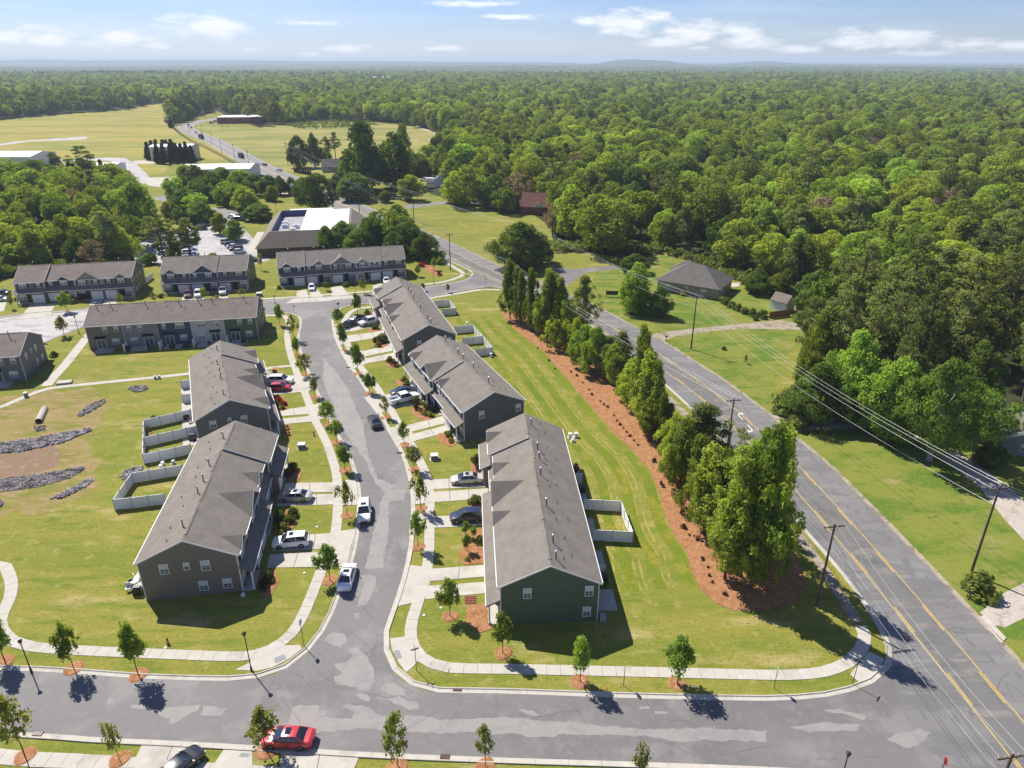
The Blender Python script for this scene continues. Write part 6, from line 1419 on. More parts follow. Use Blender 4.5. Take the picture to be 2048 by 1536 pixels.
q1 = pole(1942, 1146, 972, 'tall utility pole at right beyond the highway grass', dirv=hv)
q4 = pole(1382, 698, 592, 'utility pole before the pyramid-roofed house', dirv=hv)
q5 = pole(1066, 520, 452, 'utility pole among the trees left of the side road', dirv=hv)
q7 = pole(828, 443, 384, 'utility pole at the left edge of the open lawn', dirv=hv)
q2 = pole(1633, 1211, 1048, 'utility pole in the near highway verge beside the tree shade', dirv=hv)
q3 = pole(1453, 905, 797, 'braced utility pole beside the highway turn arrow', dirv=hv, double=True)
m_ = MB(); m_.lathe([(.25, 7.5), (.27, 7.6), (.27, 8.4), (.2, 8.5)], n=9); tp = at(1453, 905); 
qh = pole(1010, 604, 521, 'utility pole at the top of the hedge', dirv=hv)
q6 = pole(901, 541, 467, 'utility pole at the upper street corner', dirv=hv)
q8 = pole(719, 425, 396, 'utility pole beside the highway above the thicket', dirv=hv, H=11)
q9 = pole(576, 330, 296, 'utility pole at the edge of the meadow', dirv=hv, H=13)
q0 = pole(1962, 1660, 1508, 'utility pole cut by the bottom right corner', dirv=hv)
q10 = pole(445, 262, 240, 'utility pole on the far road bend', dirv=hv, H=12)
for k, (x, y) in enumerate([(499, 336), (470, 321), (444, 309), (424, 291), (380, 268), (405, 276), (409, 237), (455, 256)]):
    pole(x, y, 0, ['first', 'second', 'third', 'fourth', 'fifth', 'sixth', 'seventh', 'eighth'][k] + ' thin roadside pole counting away along the far highway', arm=.6, H=10, r0=.14, dirv=hv)
def wire(a, b, sag, label, r=.019, group='overhead power lines'):
    pts = [a.lerp(b, t / 14) - Vector((0, 0, sag * 4 * (t / 14) * (1 - t / 14))) for t in range(15)]
    m_ = MB(); m_.tube(pts, r, 4); o = m_.build('power_line', M['wire'], label=label, cat='power line', group=group)
def span(A, B, sag, label, ks=(0, 1, 2, 3), r=.019):
    for k in ks: wire(A[k], B[k], sag * (1 + .08 * k), label + [', first arm wire', ', second arm wire', ', topmost wire', ', low wire'][k], r)
xt = lambda q, dx, dy: [v + Vector((dx, dy, 0)) for v in q]
span(q1, q4, 1.6, 'power line between the tall right pole and house pole', r=0.016)
span(q4, q5, 1.4, 'power line from the house pole to the tree-hidden pole', r=0.018)
span(q5, q7, 1.2, 'power line over the open lawn', r=0.021)
span(q7, q9, 2.0, 'power line from the open lawn toward the meadow', r=0.027)
span(q1, xt(q1, 42, -60), 1.0, 'power line leaving by the right edge', r=0.014)
span(q0, q2, .9, 'power line over the bottom of the highway', r=0.017)
span(q2, q3, 1.0, 'power line between the near verge pole and the braced pole', r=0.022)
span(q3, qh, 1.2, 'power line along the hedge', ks=(0, 1, 2), r=0.027)
span(qh, q6, .6, 'power line across the upper street mouth', r=0.018)
span(q6, q8, 1.6, 'power line above the thicket', r=0.021)
span(q8, q9, 1.6, 'power line beside the far highway', r=0.027)
# lamp on the office lawn
lamp(555, 437, 408, 'tall thin lamp post on the office lawn')
NUMW = 'first second third fourth fifth sixth seventh eighth ninth tenth eleventh twelfth thirteenth fourteenth fifteenth sixteenth seventeenth eighteenth nineteenth twentieth twenty-first twenty-second twenty-third twenty-fourth twenty-fifth twenty-sixth twenty-seventh twenty-eighth twenty-ninth thirtieth thirty-first thirty-second thirty-third thirty-fourth'.split()
# ================================================================== VEHICLES
car('sedan', 'white', 695, 1160, 706, 1120, 'white sedan parked at the left kerb just above the junction', sunroof=True, group='cars parked along the kerb')
car('suv', 'white', 729, 1030, 728, 1080, 'white car with sunroof facing the camera in the street', sunroof=True, group='cars parked along the kerb')
car('sedan', 'black', 750, 848, 736, 818, 'black sedan parked halfway up the winding street', group='cars parked along the kerb')
car('sedan', 'red', 578, 1484, 480, 1481, 'bright red sedan behind the leafy tree on the bottom street', group='cars parked along the kerb', sunroof=True)
car('sedan', 'black', 358, 1545, 387, 1519, 'dark blue-black sedan nosing out at the bottom edge')
car('sedan', 'silver', 591, 999, 550, 999, 'silver sedan in the drive of the olive unit', sunroof=True)
car('suv', 'white', 583, 1090, 545, 1093, 'white SUV with dark sunroof in the nearest left drive', sunroof=True)
car('suv', 'white', 563, 766, 600, 766, 'white SUV beside the small red hatchback')
car('hatch', 'red', 560, 780, 600, 779, 'small red hatchback beside the white SUV')
car('sedan', 'beige', 933, 964, 890, 966, 'champagne sedan in the drive of the nearest right row', sunroof=True)
car('suv', 'navy', 934, 1040, 895, 1042, 'navy blue SUV in the drive below the champagne sedan')
car('pickup', 'white', 808, 803, 850, 792, 'white pickup truck with open bed beside a navy car')
car('sedan', 'navy', 806, 788, 770, 792, 'navy sedan half hidden behind the pickup truck')
car('pickup', 'white', 740, 648, 700, 659, 'white pickup truck beside the black cars up the street')
car('sedan', 'black', 716, 640, 740, 630, 'black sedan farthest from the white pickup up the street')
car('sedan', 'navy', 703, 651, 722, 645, 'dark sedan nearest the sidewalk up the street')
car('suv', 'maroon', 377, 593, 374, 606, 'dark maroon car before the charcoal unit')
car('suv', 'white', 397, 592, 394, 606, 'white-roofed car between the maroon car and the young tree')
car('pickup', 'silver', 447, 586, 445, 600, 'silver pickup truck before the brown unit')
car('hatch', 'white', 624, 579, 625, 592, 'white car in the drive of the brown unit of the long upper row')
car('sedan', 'white', 773, 565, 776, 580, 'white sedan at the right end of the long upper row')
car('sedan', 'navy', 2, 590, -20, 591, 'navy car at the left edge by the far row')
car('sedan', 'silver', -2, 602, -20, 603, 'silver car at the left edge below the navy one')
pcs = ['white', 'silver', 'black', 'grey', 'navy', 'white', 'maroon', 'silver', 'beige', 'black']
spots = [(303, 466, .3), (311, 478, .3), (328, 501, .1), (330, 509, .1), (318, 494, .2), (336, 519, .1), (365, 463, .2), (372, 473, .3), (368, 482, .3), (374, 490, .2), (380, 500, .2), (378, 507, .1), (384, 513, .1), (389, 520, .1),
         (462, 492, .2), (468, 496, .1), (473, 501, .15), (480, 506, .1), (497, 518, .1), (502, 523, .1), (465, 436, -.2), (473, 439, -.2), (481, 441, -.2), (407, 452, .3), (402, 460, .3), (455, 487, .2), (348, 470, .2), (356, 478, .3), (352, 490, .2)]
for k, (x, y, a) in enumerate(spots):
    p = at(x, y); zone = 'on the left aisle of the car park' if x < 345 else 'in the middle rows of the car park' if x < 420 else 'beside the office of the car park' if y > 450 else 'on the upper lane of the car park'
    c = pcs[k % 10]; simple_car(['sedan', 'suv', 'hatch'][k % 3], c, p.x, p.y, a + (PI if k % 4 == 0 else 0), '%s %s parked %s, %s from far left' % (c, ['saloon', 'tall car', 'hatchback'][k % 3], zone, NUMW[sorted(spots).index((x, y, a))]), 'cars %s' % zone)
simple_car('suv', 'white', *g2(794, 398), 2.6, 'silver car under the trees by the side road', 'cars near the small houses')
simple_car('pickup', 'white', *g2(850, 362), 0, 'white pickup beside the small white garage', 'cars near the small houses', name='pickup_truck', cat='pickup truck')
for k, (x, y, c, kd, a, lb) in enumerate([(519, 331, 'red', 'sedan', 2.4, 'red car driving on the far highway'), (548, 342, 'white', 'sedan', 2.5, 'white car driving behind the red one'), (371, 251, 'white', 'suv', 1.8, 'white vehicle at the start of the road bend'), (377, 256, 'grey', 'sedan', 1.9, 'grey car at the road bend'), (385, 266, 'silver', 'sedan', 2.0, 'silver car past the road bend'), (429, 247, 'black', 'suv', .5, 'black car beside the brick building'), (437, 244, 'grey', 'suv', .5, 'grey car beside the brick building')]):
    p = at(x, y); simple_car(kd, c, p.x + (3 if k < 5 else -3), p.y, a, lb, 'cars on the far highway')
def lorry(px, py, a, L, H, label):
    p = at(px, py); r = empty('lorry', (p.x, p.y, .03), a, label, 'lorry', 'lorries on the far highway')
    m_ = MB(); m_.box(-L / 2, L / 2 - 2.4, -1.25, 1.25, .9, H); m_.build('box', M['metal_black'], r); m_ = MB(); m_.box(L / 2 - 2.2, L / 2, -1.15, 1.15, .6, H * .75); m_.build('cab', M['metal_black'], r)
    for x in (-L / 2 + 1.2, -L / 2 + 2.4, L / 2 - 1.2):
        for s in (1, -1): m_ = MB(); m_.tube([(x, s * .9, .5), (x, s * 1.2, .5)], .5, 10); m_.build('wheel', M['tyre'], r)
lorry(403, 278, -.95, 9, 3.8, 'large black lorry on the far highway'); lorry(483, 316, -.95, 6, 3.2, 'smaller black lorry on the far highway')

# garden clutter
def mower(px, py, label):
    p = at(px, py); r = empty('ride_on_mower', (p.x, p.y, 0), 1.2, label, 'mower'); m_ = MB(); m_.box(-.2, .75, -.3, .3, .35, .8); m_.build('bonnet', M['red'], r)
    m_ = MB(); m_.box(-.85, -.3, -.3, .3, .5, .62); m_.box(-.9, -.78, -.3, .3, .6, 1.1); m_.build('seat', M['metal_black'], r); m_ = MB(); m_.box(-.5, .4, -.55, .55, .12, .3); m_.build('deck', M['red'], r)
    for x, R in ((-.6, .28), (.55, .2)):
        for s in (1, -1): m_ = MB(); m_.tube([(x, s * .3, R), (x, s * .48, R)], R, 10); m_.build('wheel', M['tyre'], r)
mower(1150, 940, 'red ride-on mower behind the nearest green gabled row')
def chair(px, py, a, matn, label, group='garden chairs'):
    p = at(px, py); r = empty('garden_chair', (p.x, p.y, .08), a, label, 'chair', group)
    m_ = MB(); m_.box(-.28, .28, -.28, .28, .38, .44); m_.build('seat', M[matn], r); m_ = MB(); m_.box(-.28, .28, .25, .31, .44, .98); m_.build('backrest', M[matn], r)
    for x in (-.25, .25):
        for y in (-.25, .25): m_ = MB(); m_.box(x - .025, x + .025, y - .025, y + .025, 0, .38); m_.build('leg', M[matn], r)
def table(px, py, R, label):
    p = at(px, py); r = empty('garden_table', (p.x, p.y, .08), 0, label, 'table'); m_ = MB(); m_.lathe([(R, .7), (R, .75)], n=14); m_.build('table_top', M['white_box'], r); m_ = MB(); m_.lathe([(.25, 0), (.05, .06), (.05, .7)], n=8); m_.build('leg', M['white_box'], r)
chair(258, 1182, .4, 'white_box', 'white chair farthest out by the brown gable patio'); chair(275, 1160, 2.2, 'white_box', 'white chair nearest the brown wall corner'); chair(262, 1170, 4, 'metal_black', 'dark chair on the near left patio')
table(272, 1172, .5, 'round white table on the near left patio')
def grill(px, py, label):
    p = at(px, py); r = empty('covered_grill', (p.x, p.y, .05), .1, label, 'grill'); m_ = MB(); m_.box(-.55, .55, -.3, .3, 0, .85); m_.build('cart', M['metal_black'], r); m_ = MB(); m_.xprism([(-.3, .85), (.3, .85), (.22, 1.1), (-.22, 1.1)], -.4, .4); m_.build('lid', M['metal_black'], r)
grill(277, 1188, 'black covered grill at the near left patio'); grill(385, 880, 'black grill in the lower yard behind the slate grey gable'); grill(373, 800, 'dark grill beside the short privacy fence'); grill(1163, 985, 'dark grill in the shade behind the nearest right row'); grill(1205, 1162, 'black grill by the nearest patio fence')
chair(393, 888, 1, 'metal_black', 'dark chair in the lower fenced yard'); chair(381, 846, 2, 'metal_black', 'dark chair in the planted yard')
p = at(487, 1193); m_ = MB(); m_.lathe([(.2, 0), (.28, .35), (.24, .4)], n=9); m_.build('flower_pot', M['white_box'], loc=(p.x, p.y, .02), label='white pot at the brown gable porch corner', cat='pot')
p = at(1196, 1246); m_ = MB(); m_.box(-.35, .35, -.35, .35, 0, .75); m_.build('air_conditioner', M['grey_box'], loc=(p.x + .6, p.y + .5, 0), label='grey air conditioner at the green gable corner', cat='air conditioner')
flat('patio_slab', [(1199, 1180), (1216, 1181), (1223, 1210), (1197, 1210)], .03, M['concrete'], label='concrete patio behind the nearest green gabled row')
for k, (x, y) in enumerate([(255, 702), (300, 698), (372, 695), (420, 690), (488, 686), (300, 703), (345, 697)]):
    (chair if k % 2 else grill)(*([x, y, k, 'metal_black', ['', 'dark chair behind the grey unit of the five-coloured row', '', 'dark chair behind the white unit of the five-coloured row', '', 'second dark chair left of the blue unit', ''][k]] if k % 2 else [x, y, ['dark grill behind the brown unit of the five-coloured row', '', 'dark grill behind the blue unit of the five-coloured row', '', 'dark grill behind the green unit of the five-coloured row', '', 'dark grill by the third privacy screen'][k]]))

# ================================================================== BEDS, SHRUBS
BEDS = [([(572, 1021), (560, 1030), (556, 1062), (576, 1070), (596, 1045), (588, 1015)], 'planting bed between the two nearest left drives'), ([(574, 925), (590, 925), (604, 945), (598, 962), (580, 966), (570, 950)], 'planting bed left of the silver sedan drive'),
        ([(530, 1140), (552, 1140), (558, 1165), (542, 1192), (520, 1192), (516, 1165)], 'planting bed at the brown gable porch'), ([(568, 848), (580, 848), (585, 868), (577, 876), (570, 874)], 'small oval bed with four tiny plants'),
        ([(552, 800), (562, 792), (578, 806), (574, 820), (556, 824)], 'bed of red azaleas beside the driveway'), ([(545, 735), (558, 735), (560, 746), (545, 748)], 'bed behind the white SUV'),
        ([(944, 914), (966, 908), (968, 946), (940, 948)], 'bed above the champagne sedan'), ([(938, 1003), (966, 1000), (968, 1024), (944, 1026)], 'bed above the navy SUV'),
        ([(925, 1068), (945, 1060), (967, 1058), (967, 1127), (928, 1130), (918, 1108), (928, 1088)], 'mulch bed with young trees below the navy SUV'), ([(933, 1211), (975, 1206), (986, 1258), (960, 1266), (932, 1250)], 'large mulch bed at the nearest green gable porch'),
        ([(875, 868), (885, 866), (918, 886), (900, 894), (880, 886)], 'bed at the charcoal gable porch'), ([(822, 818), (838, 808), (866, 830), (862, 840), (846, 842), (824, 828)], 'shrub bed below the white pickup'),
        ([(791, 762), (808, 758), (820, 772), (800, 778)], 'bed above the navy sedan'), ([(770, 722), (788, 716), (796, 730), (784, 736), (772, 732)], 'bed at the farthest right-hand row porch'),
        ([(744, 678), (760, 668), (776, 690), (764, 698), (748, 690)], 'bed with one large shrub up the street'), ([(736, 657), (752, 652), (764, 662), (740, 666)], 'bed below the white pickup up the street'), ([(730, 626), (746, 620), (750, 632), (738, 636)], 'bed above the dark cars up the street'),
        ([(840, 530), (858, 526), (886, 548), (876, 553), (856, 544)], 'mulch strip at the upper street corner lawn'), ([(140, 596), (150, 592), (182, 594), (180, 602), (150, 606)], 'red shrub bed before the far left row'),
        ([(740, 590), (745, 589), (744, 592)], 'tiny bed'), ([(358, 883), (398, 876), (402, 884), (372, 890)], 'brown soil in the lower fenced yard'), ([(296, 856), (312, 852), (304, 866), (296, 872)], 'soil corner in the planted yard')]
for q, lb in BEDS:
    if lb == 'tiny bed': continue
    flat('planting_bed', q, .012, M['mulch'], thick=.04, label=lb)
SH = [('green', 578, 1045, .9, 'green shrub at the left of the bed between the nearest left drives'), ('green', 585, 1032, 1.0, 'tall green shrub at the top of the bed between the nearest left drives'), ('green', 570, 1058, .9, 'low green shrub at the bottom of that bed beside the white SUV'), ('gold', 562, 1068, .5, 'small yellow-green shrub beside the white SUV'), ('green', 560, 1040, 1.1, 'dark shrub against the shaded porch'),
      ('green', 586, 942, 1.15, 'large dark shrub above the silver sedan'), ('bare', 578, 952, .8, 'brownish shrub above the silver sedan'), ('green', 538, 1160, .9, 'flowering shrub at the brown gable porch'), ('bare', 528, 1175, .9, 'bare shrub at the brown gable porch'),
      ('red', 554, 797, .7, 'red azalea nearest the house wall'), ('red', 560, 803, .8, 'red azalea in the middle of the red clump'), ('red', 567, 810, .7, 'red azalea nearest the lawn'), ('green', 565, 818, .6, 'green shrub below the red azaleas'), ('green', 555, 810, .6, 'green shrub behind the red azaleas'), ('green', 550, 745, .6, 'green shrub behind the white SUV'),
      ('small', 574, 854, .3, 'topmost tiny plant in the oval bed'), ('small', 576, 860, .3, 'second tiny plant in the oval bed'), ('small', 578, 866, .3, 'third tiny plant in the oval bed'), ('small', 579, 871, .3, 'lowest tiny plant in the oval bed'),
      ('green', 954, 925, 1.1, 'green shrub above the champagne sedan'), ('bare', 956, 940, .7, 'brownish shrub behind the champagne sedan'), ('green', 950, 1008, 1.15, 'round green shrub above the navy SUV'), ('green', 960, 1085, .8, 'green shrub beside the porch in the mulch bed'), ('gold', 935, 1121, .45, 'small yellow shrub in the mulch bed'),
      ('green', 896, 872, .9, 'green shrub at the charcoal gable porch'), ('gold', 902, 883, .6, 'yellowish shrub at the charcoal gable porch'), ('green', 833, 806, 1.0, 'green shrub beside the pickup truck'), ('bare', 831, 819, .8, 'purple-brown shrub below the pickup truck'), ('green', 851, 813, 1.0, 'green shrub in the shrub bed'), ('gold', 842, 823, .6, 'gold shrub in the shrub bed, left of two'), ('gold', 849, 829, .7, 'gold shrub in the shrub bed, right of two'), ('bare', 858, 821, .8, 'rusty shrub by the charcoal row porch'), ('green', 862, 833, .7, 'dark shrub at the end of the shrub bed'), ('green', 868, 822, .8, 'dark shrub in the charcoal row porch shade'),
      ('green', 809, 762, .8, 'green shrub above the navy sedan'), ('green', 814, 770, .8, 'second green shrub above the navy sedan'), ('green', 780, 724, 1.0, 'dark shrub at the farthest right-hand porch'), ('bare', 790, 732, .9, 'brown shrub at the farthest right-hand porch'), ('green', 763, 684, 1.7, 'large green shrub up the street'), ('bare', 750, 684, .8, 'brown shrub beside the large one'), ('green', 756, 693, .8, 'low shrub under the large one'), ('green', 752, 657, 1.1, 'green shrub below the white pickup up the street'), ('green', 735, 628, .9, 'green shrub above the dark cars'),
      ('red', 158, 600, 1.3, 'reddish shrub, left of two before the far left row'), ('red', 170, 599, 1.3, 'reddish shrub, right of two before the far left row'), ('green', 34, 601, .9, 'dark shrub at the left corner of the far left row'), ('green', 108, 713, .9, 'dark shrub beside the plain grey gable'), ('green', 322, 595, .9, 'dark shrub at the corner of the three-unit row'), ('green', 559, 578, .8, 'dark shrub at the corner of the long upper row'), ('green', 692, 573, 1.0, 'dark shrub before the grey unit'), ('green', 705, 571, 1.0, 'second dark shrub before the pale unit'),
      ('red', 845, 533, 1.2, 'reddish shrub on the corner lawn'), ('bare', 878, 551, .9, 'brown shrub on the corner lawn'), ('green', 302, 850, .8, 'green shrub in the fenced planted yard corner'), ('green', 308, 842, .8, 'climbing shrub on the white fence'), ('gold', 298, 862, .6, 'yellow plant in the fenced corner'), ('green', 372, 838, .8, 'dark shrub by the planted yard patio'),
      ('green', 1955, 1185, 2.2, 'round bush at the roadside below the tall right pole'), ('green', 1595, 858, 2.0, 'round bush at the mouth of the gravel lane'), ('green', 1585, 850, 1.4, 'smaller bush at the gravel lane'), ('bare', 1448, 700, .6, 'small purple-leaved sapling on the lawn across the highway'), ('gold', 1391, 712, .1, 'x'), ('green', 1512, 640, .9, 'small round bush left of the wooden fence'), ('green', 1527, 638, .9, 'small round bush right beside the wooden fence'), ('gold', 1368, 588, 1.6, 'yellow-green shrub before the pyramid-roofed house')]
for s in SH:
    if s[4] != 'x': bush(*s)
hl = smooth_line([(1444, 604), (1470, 618), (1500, 630), (1524, 632)], 2.4)
for k, p in enumerate(hl):
    o = new_obj('hedge_shrub', BUSH['green'][k % 2], None, (p.x, p.y, 0), k * 1.3, label='%s dark shrub of the hedge line, counting from the patio' % NUMW[k], cat='shrub', group='shrubs of the hedge line'); o.scale = (2.0, 2.0, 2.0)
# small plants in the long mulch bed
bl = [(1075, 697), (1098, 722), (1110, 738), (1142, 744), (1153, 752), (1165, 766), (1178, 780), (1184, 790), (1200, 803), (1208, 810), (1215, 815), (1228, 832), (1234, 842), (1240, 850), (1246, 857), (1253, 865), (1260, 873), (1268, 882), (1276, 891), (1308, 923), (1327, 974), (1322, 968), (1359, 1003), (1365, 1022), (1372, 1020), (1367, 1056), (1378, 1071), (1393, 1081), (1404, 1119), (1416, 1135), (1419, 1152), (1450, 1190), (1425, 1165)]
for k, (x, y) in enumerate(bl): bush('bare', x, y, [.28, .36, .25][k % 3] * (1.4 if 18 < k < 26 else 1), '%s small brownish plant from the upper end of the pine-straw bed' % NUMW[k], 'small plants in the long pine-straw bed', 'bed_plant')

# ================================================================== TREES, one by one
def ring(px, py, R=1.0):
    p = at(px, py); m_ = MB(); n = 18
    pts = [(R * (1 + .08 * math.sin(3 * t + px)) * math.cos(t), R * (1 + .08 * math.sin(2 * t + py)) * math.sin(t)) for t in [2 * PI * k / n for k in range(n)]]
    vs = [(x, y, .0) for x, y in pts] + [(x * .8, y * .8, .09) for x, y in pts]
    m_.add(vs, [(k, (k + 1) % n, (k + 1) % n + n, k + n) for k in range(n)] + [tuple(range(n, 2 * n))]); m_.build('mulch_ring', M['mulch'], loc=(p.x, p.y, .012), kind='structure', label='ring of orange mulch round a street tree')
ST = [('street', 10, 1322, 1232, 30, 'street tree cut by the left edge at the bottom'), ('street', 148, 1337, 1243, 26, 'dark street tree left of two on the bottom left verge'), ('street', 277, 1350, 1246, 26, 'dark street tree right of two on the bottom left verge'),
      ('sparse', 50, 1513, 1394, 38, 'sparse yellow-green tree at the bottom left corner'), ('sparse', 239, 1520, 1440, 19, 'small bright tree at the bottom, beside the driveway'), ('sparse', 532, 1503, 1413, 34, 'leafy tree hiding the nose of the red sedan'), ('sparse', 796, 1533, 1425, 33, 'open airy tree at the bottom centre'), ('sparse', 971, 1533, 1450, 22, 'narrow tree at the bottom, right of the airy one'), ('sparse', 1277, 1562, 1482, 20, 'treetop at the bottom edge left of the lettered road'),
      ('street', 900, 1233, 1157, 25, 'street tree left of the brick landing'), ('street', 1006, 1307, 1226, 25, 'street tree in front of the nearest green gable'), ('street', 1160, 1363, 1272, 29, 'street tree on the bottom verge, left of two'), ('street', 1354, 1367, 1275, 34, 'street tree on the bottom verge, right of two'),
      ('street', 660, 1161, 1089, 26, 'round tree beside the white sedan'), ('sparse', 695, 1031, 958, 18, 'tree above the white car facing the camera'), ('street', 690, 941, 888, 18, 'round tree left of the street by the silver sedan drive'), ('street', 673, 885, 838, 16, 'tree left of the street below the thin-crowned one'), ('street', 658, 848, 802, 18, 'dark thin-crowned tree left of the street'), ('street', 630, 794, 754, 10, 'small dense tree beside the white SUV drive'), ('sparse', 612, 750, 707, 18, 'spreading tree beside the footpath end'),
      ('street', 716, 747, 683, 18, 'round tree right of the street above the storm grate'), ('street', 739, 786, 745, 16, 'dark airy tree right of the street above the navy sedan'), ('sparse', 772, 835, 793, 12, 'pale thin tree below the white pickup'), ('street', 809, 890, 842, 12, 'double-tiered slim tree by the charcoal row drive'), ('sparse', 828, 939, 890, 20, 'spreading tree above the champagne sedan drive'), ('sparse', 842, 1018, 947, 20, 'light tree left of the champagne sedan'), ('street', 837, 1094, 1021, 17, 'tree left of the mulch bed below the navy SUV'),
      ('street', 560, 650, 606, 12, 'young tree near the green end wall'), ('sparse', 588, 680, 628, 12, 'airy young tree beside the upper left sidewalk'), ('street', 594, 710, 672, 12, 'young tree halfway down the upper left verge'), ('street', 676, 652, 617, 13, 'young tree at the stop sign corner'), ('street', 687, 700, 645, 14, 'dense young tree below the stop sign corner'), ('street', 716, 631, 585, 12, 'rounded tree above the black sedan up the street'),
      ('sparse', 728, 587, 556, 10, 'yellow-green sapling before the pale unit'), ('street', 653, 581, 562, 9, 'sapling before the grey unit drive'), ('street', 836, 553, 530, 7, 'sapling left on the corner lawn'), ('street', 869, 540, 515, 8, 'sapling right on the corner lawn'), ('street', 896, 585, 567, 6, 'tiny tree by the upper street lower kerb'), ('sparse', 25, 618, 588, 8, 'sapling left of the far left row drives'), ('street', 135, 623, 582, 16, 'green tree before the blue unit at far left'), ('sparse', 129, 672, 630, 15, 'tree on its own mulch island by the pale street'),
      ('sparse', 240, 607, 586, 9, 'sapling before the olive end unit'), ('sparse', 309, 606, 585, 9, 'sapling between the two upper left rows'), ('sparse', 410, 602, 573, 12, 'yellowish tree hiding the white-roofed car'), ('sparse', 485, 595, 576, 8, 'sapling before the brown unit of the short row'), ('sparse', 434, 600, 589, 6, 'tiny sapling beside the silver pickup'), ('street', 846, 582, 566, 7, 'small tree behind the farthest right-hand row roof'),
      ('street', 932, 1073, 1042, 10, 'sapling at the top of the mulch bed'), ('street', 948, 1078, 1050, 9, 'sapling at the right of the mulch bed'), ('street', 934, 1102, 1066, 12, 'sapling at the bottom of the mulch bed'), ('sparse', 1490, 727, 710, 5, 'lone sapling on the lawn across the highway'), ('sparse', 522, 540, 505, 7, 'sapling left of the office wall'), ('cone', 548, 505, 488, 8, 'dark little evergreen at the office corner')]
for k, (kd, bx, by, ty, rp, lb) in enumerate(ST):
    tree(kd, bx, by, ty + (by - ty) * .05, rp * .86, 'young_tree', lb, group='young street trees'); 
    if k < 33 or k in (39, 40): ring(bx, by, 1.0 if k < 27 else .75)
# hedge trees in the pine-straw bed
HT = [('tall', 1020, 638, 522, 14), ('tall', 1042, 650, 545, 12), ('hedgepine', 1034, 645, 530, 13), ('tall', 1063, 662, 538, 14), ('bushy', 1078, 668, 590, 18), ('tall', 1100, 676, 543, 20), ('bushy', 1128, 690, 600, 22), ('tall', 1118, 684, 560, 16), ('hedgepine', 1165, 668, 545, 20), ('bushy', 1150, 706, 640, 20), ('bushy', 1168, 735, 650, 22), ('bushy', 1112, 700, 640, 16),
      ('bushy', 1190, 748, 655, 24), ('hedgepine', 1212, 752, 668, 22), ('hedgepine', 1240, 757, 660, 22), ('bushy', 1225, 768, 690, 22), ('tall', 1276, 838, 652, 22), ('tall', 1290, 850, 705, 24), ('bushy', 1252, 800, 735, 22), ('tall', 1304, 860, 725, 22), ('bushy', 1320, 880, 790, 22), ('bushy', 1300, 868, 800, 22), ('tall', 1262, 822, 715, 18),
      ('bushy', 1345, 925, 830, 26), ('hedgepine', 1395, 945, 802, 48), ('bushy', 1360, 965, 838, 30), ('bushy', 1390, 985, 870, 32), ('bushy', 1338, 952, 850, 20), ('tall', 1408, 1068, 900, 34), ('bushy', 1430, 1075, 905, 40), ('bushy', 1470, 1060, 900, 38), ('tall', 1449, 1160, 925, 36), ('tall', 1500, 1178, 848, 42), ('tall', 1470, 1110, 890, 36), ('tall', 1530, 1130, 868, 36), ('bushy', 1400, 1030, 930, 30)]
W2_ = 'first second third fourth fifth sixth seventh eighth ninth'.split()
def ordw(i): return ORD[i] if i < 20 else ('twenty-' + W2_[i - 21] if i < 30 and i > 20 else 'thirtieth' if i == 29 else 'thirty-' + W2_[(i - 30) % 9])
ORD = 'first second third fourth fifth sixth seventh eighth ninth tenth eleventh twelfth thirteenth fourteenth fifteenth sixteenth seventeenth eighteenth nineteenth twentieth'.split(); HC = {}
hn = {'tall': ('sweetgum_tree', 'tall narrow'), 'bushy': ('broadleaf_tree', 'bushy'), 'hedgepine': ('pine_tree', 'grey-green pine')}
for k, (kd, bx, by, ty, rp) in enumerate(HT):
    seg = 'hedge far end' if k < 12 else 'hedge middle' if k < 23 else 'dense near hedge end'
    HC[kd] = HC.get(kd, 0) + 1
    lb = '%s %s tree from the upper junction, at the %s' % (ORD[HC[kd] - 1], hn[kd][1].replace(' pine', ''), seg)
    if k == 32: lb = 'tallest tree at the near end of the hedge, shading the verge'
    if k == 24: lb = 'broad grey-green pine beside the braced utility pole'
    if k == 16: lb = 'tall spire-like tree in the middle of the hedge'
    if k == 8: lb = 'open-topped pine with bare trunk at the far end of the hedge'
    tree(kd, bx, by, ty, rp * 1.3, hn[kd][0], lb, group='trees of the hedge along the highway')
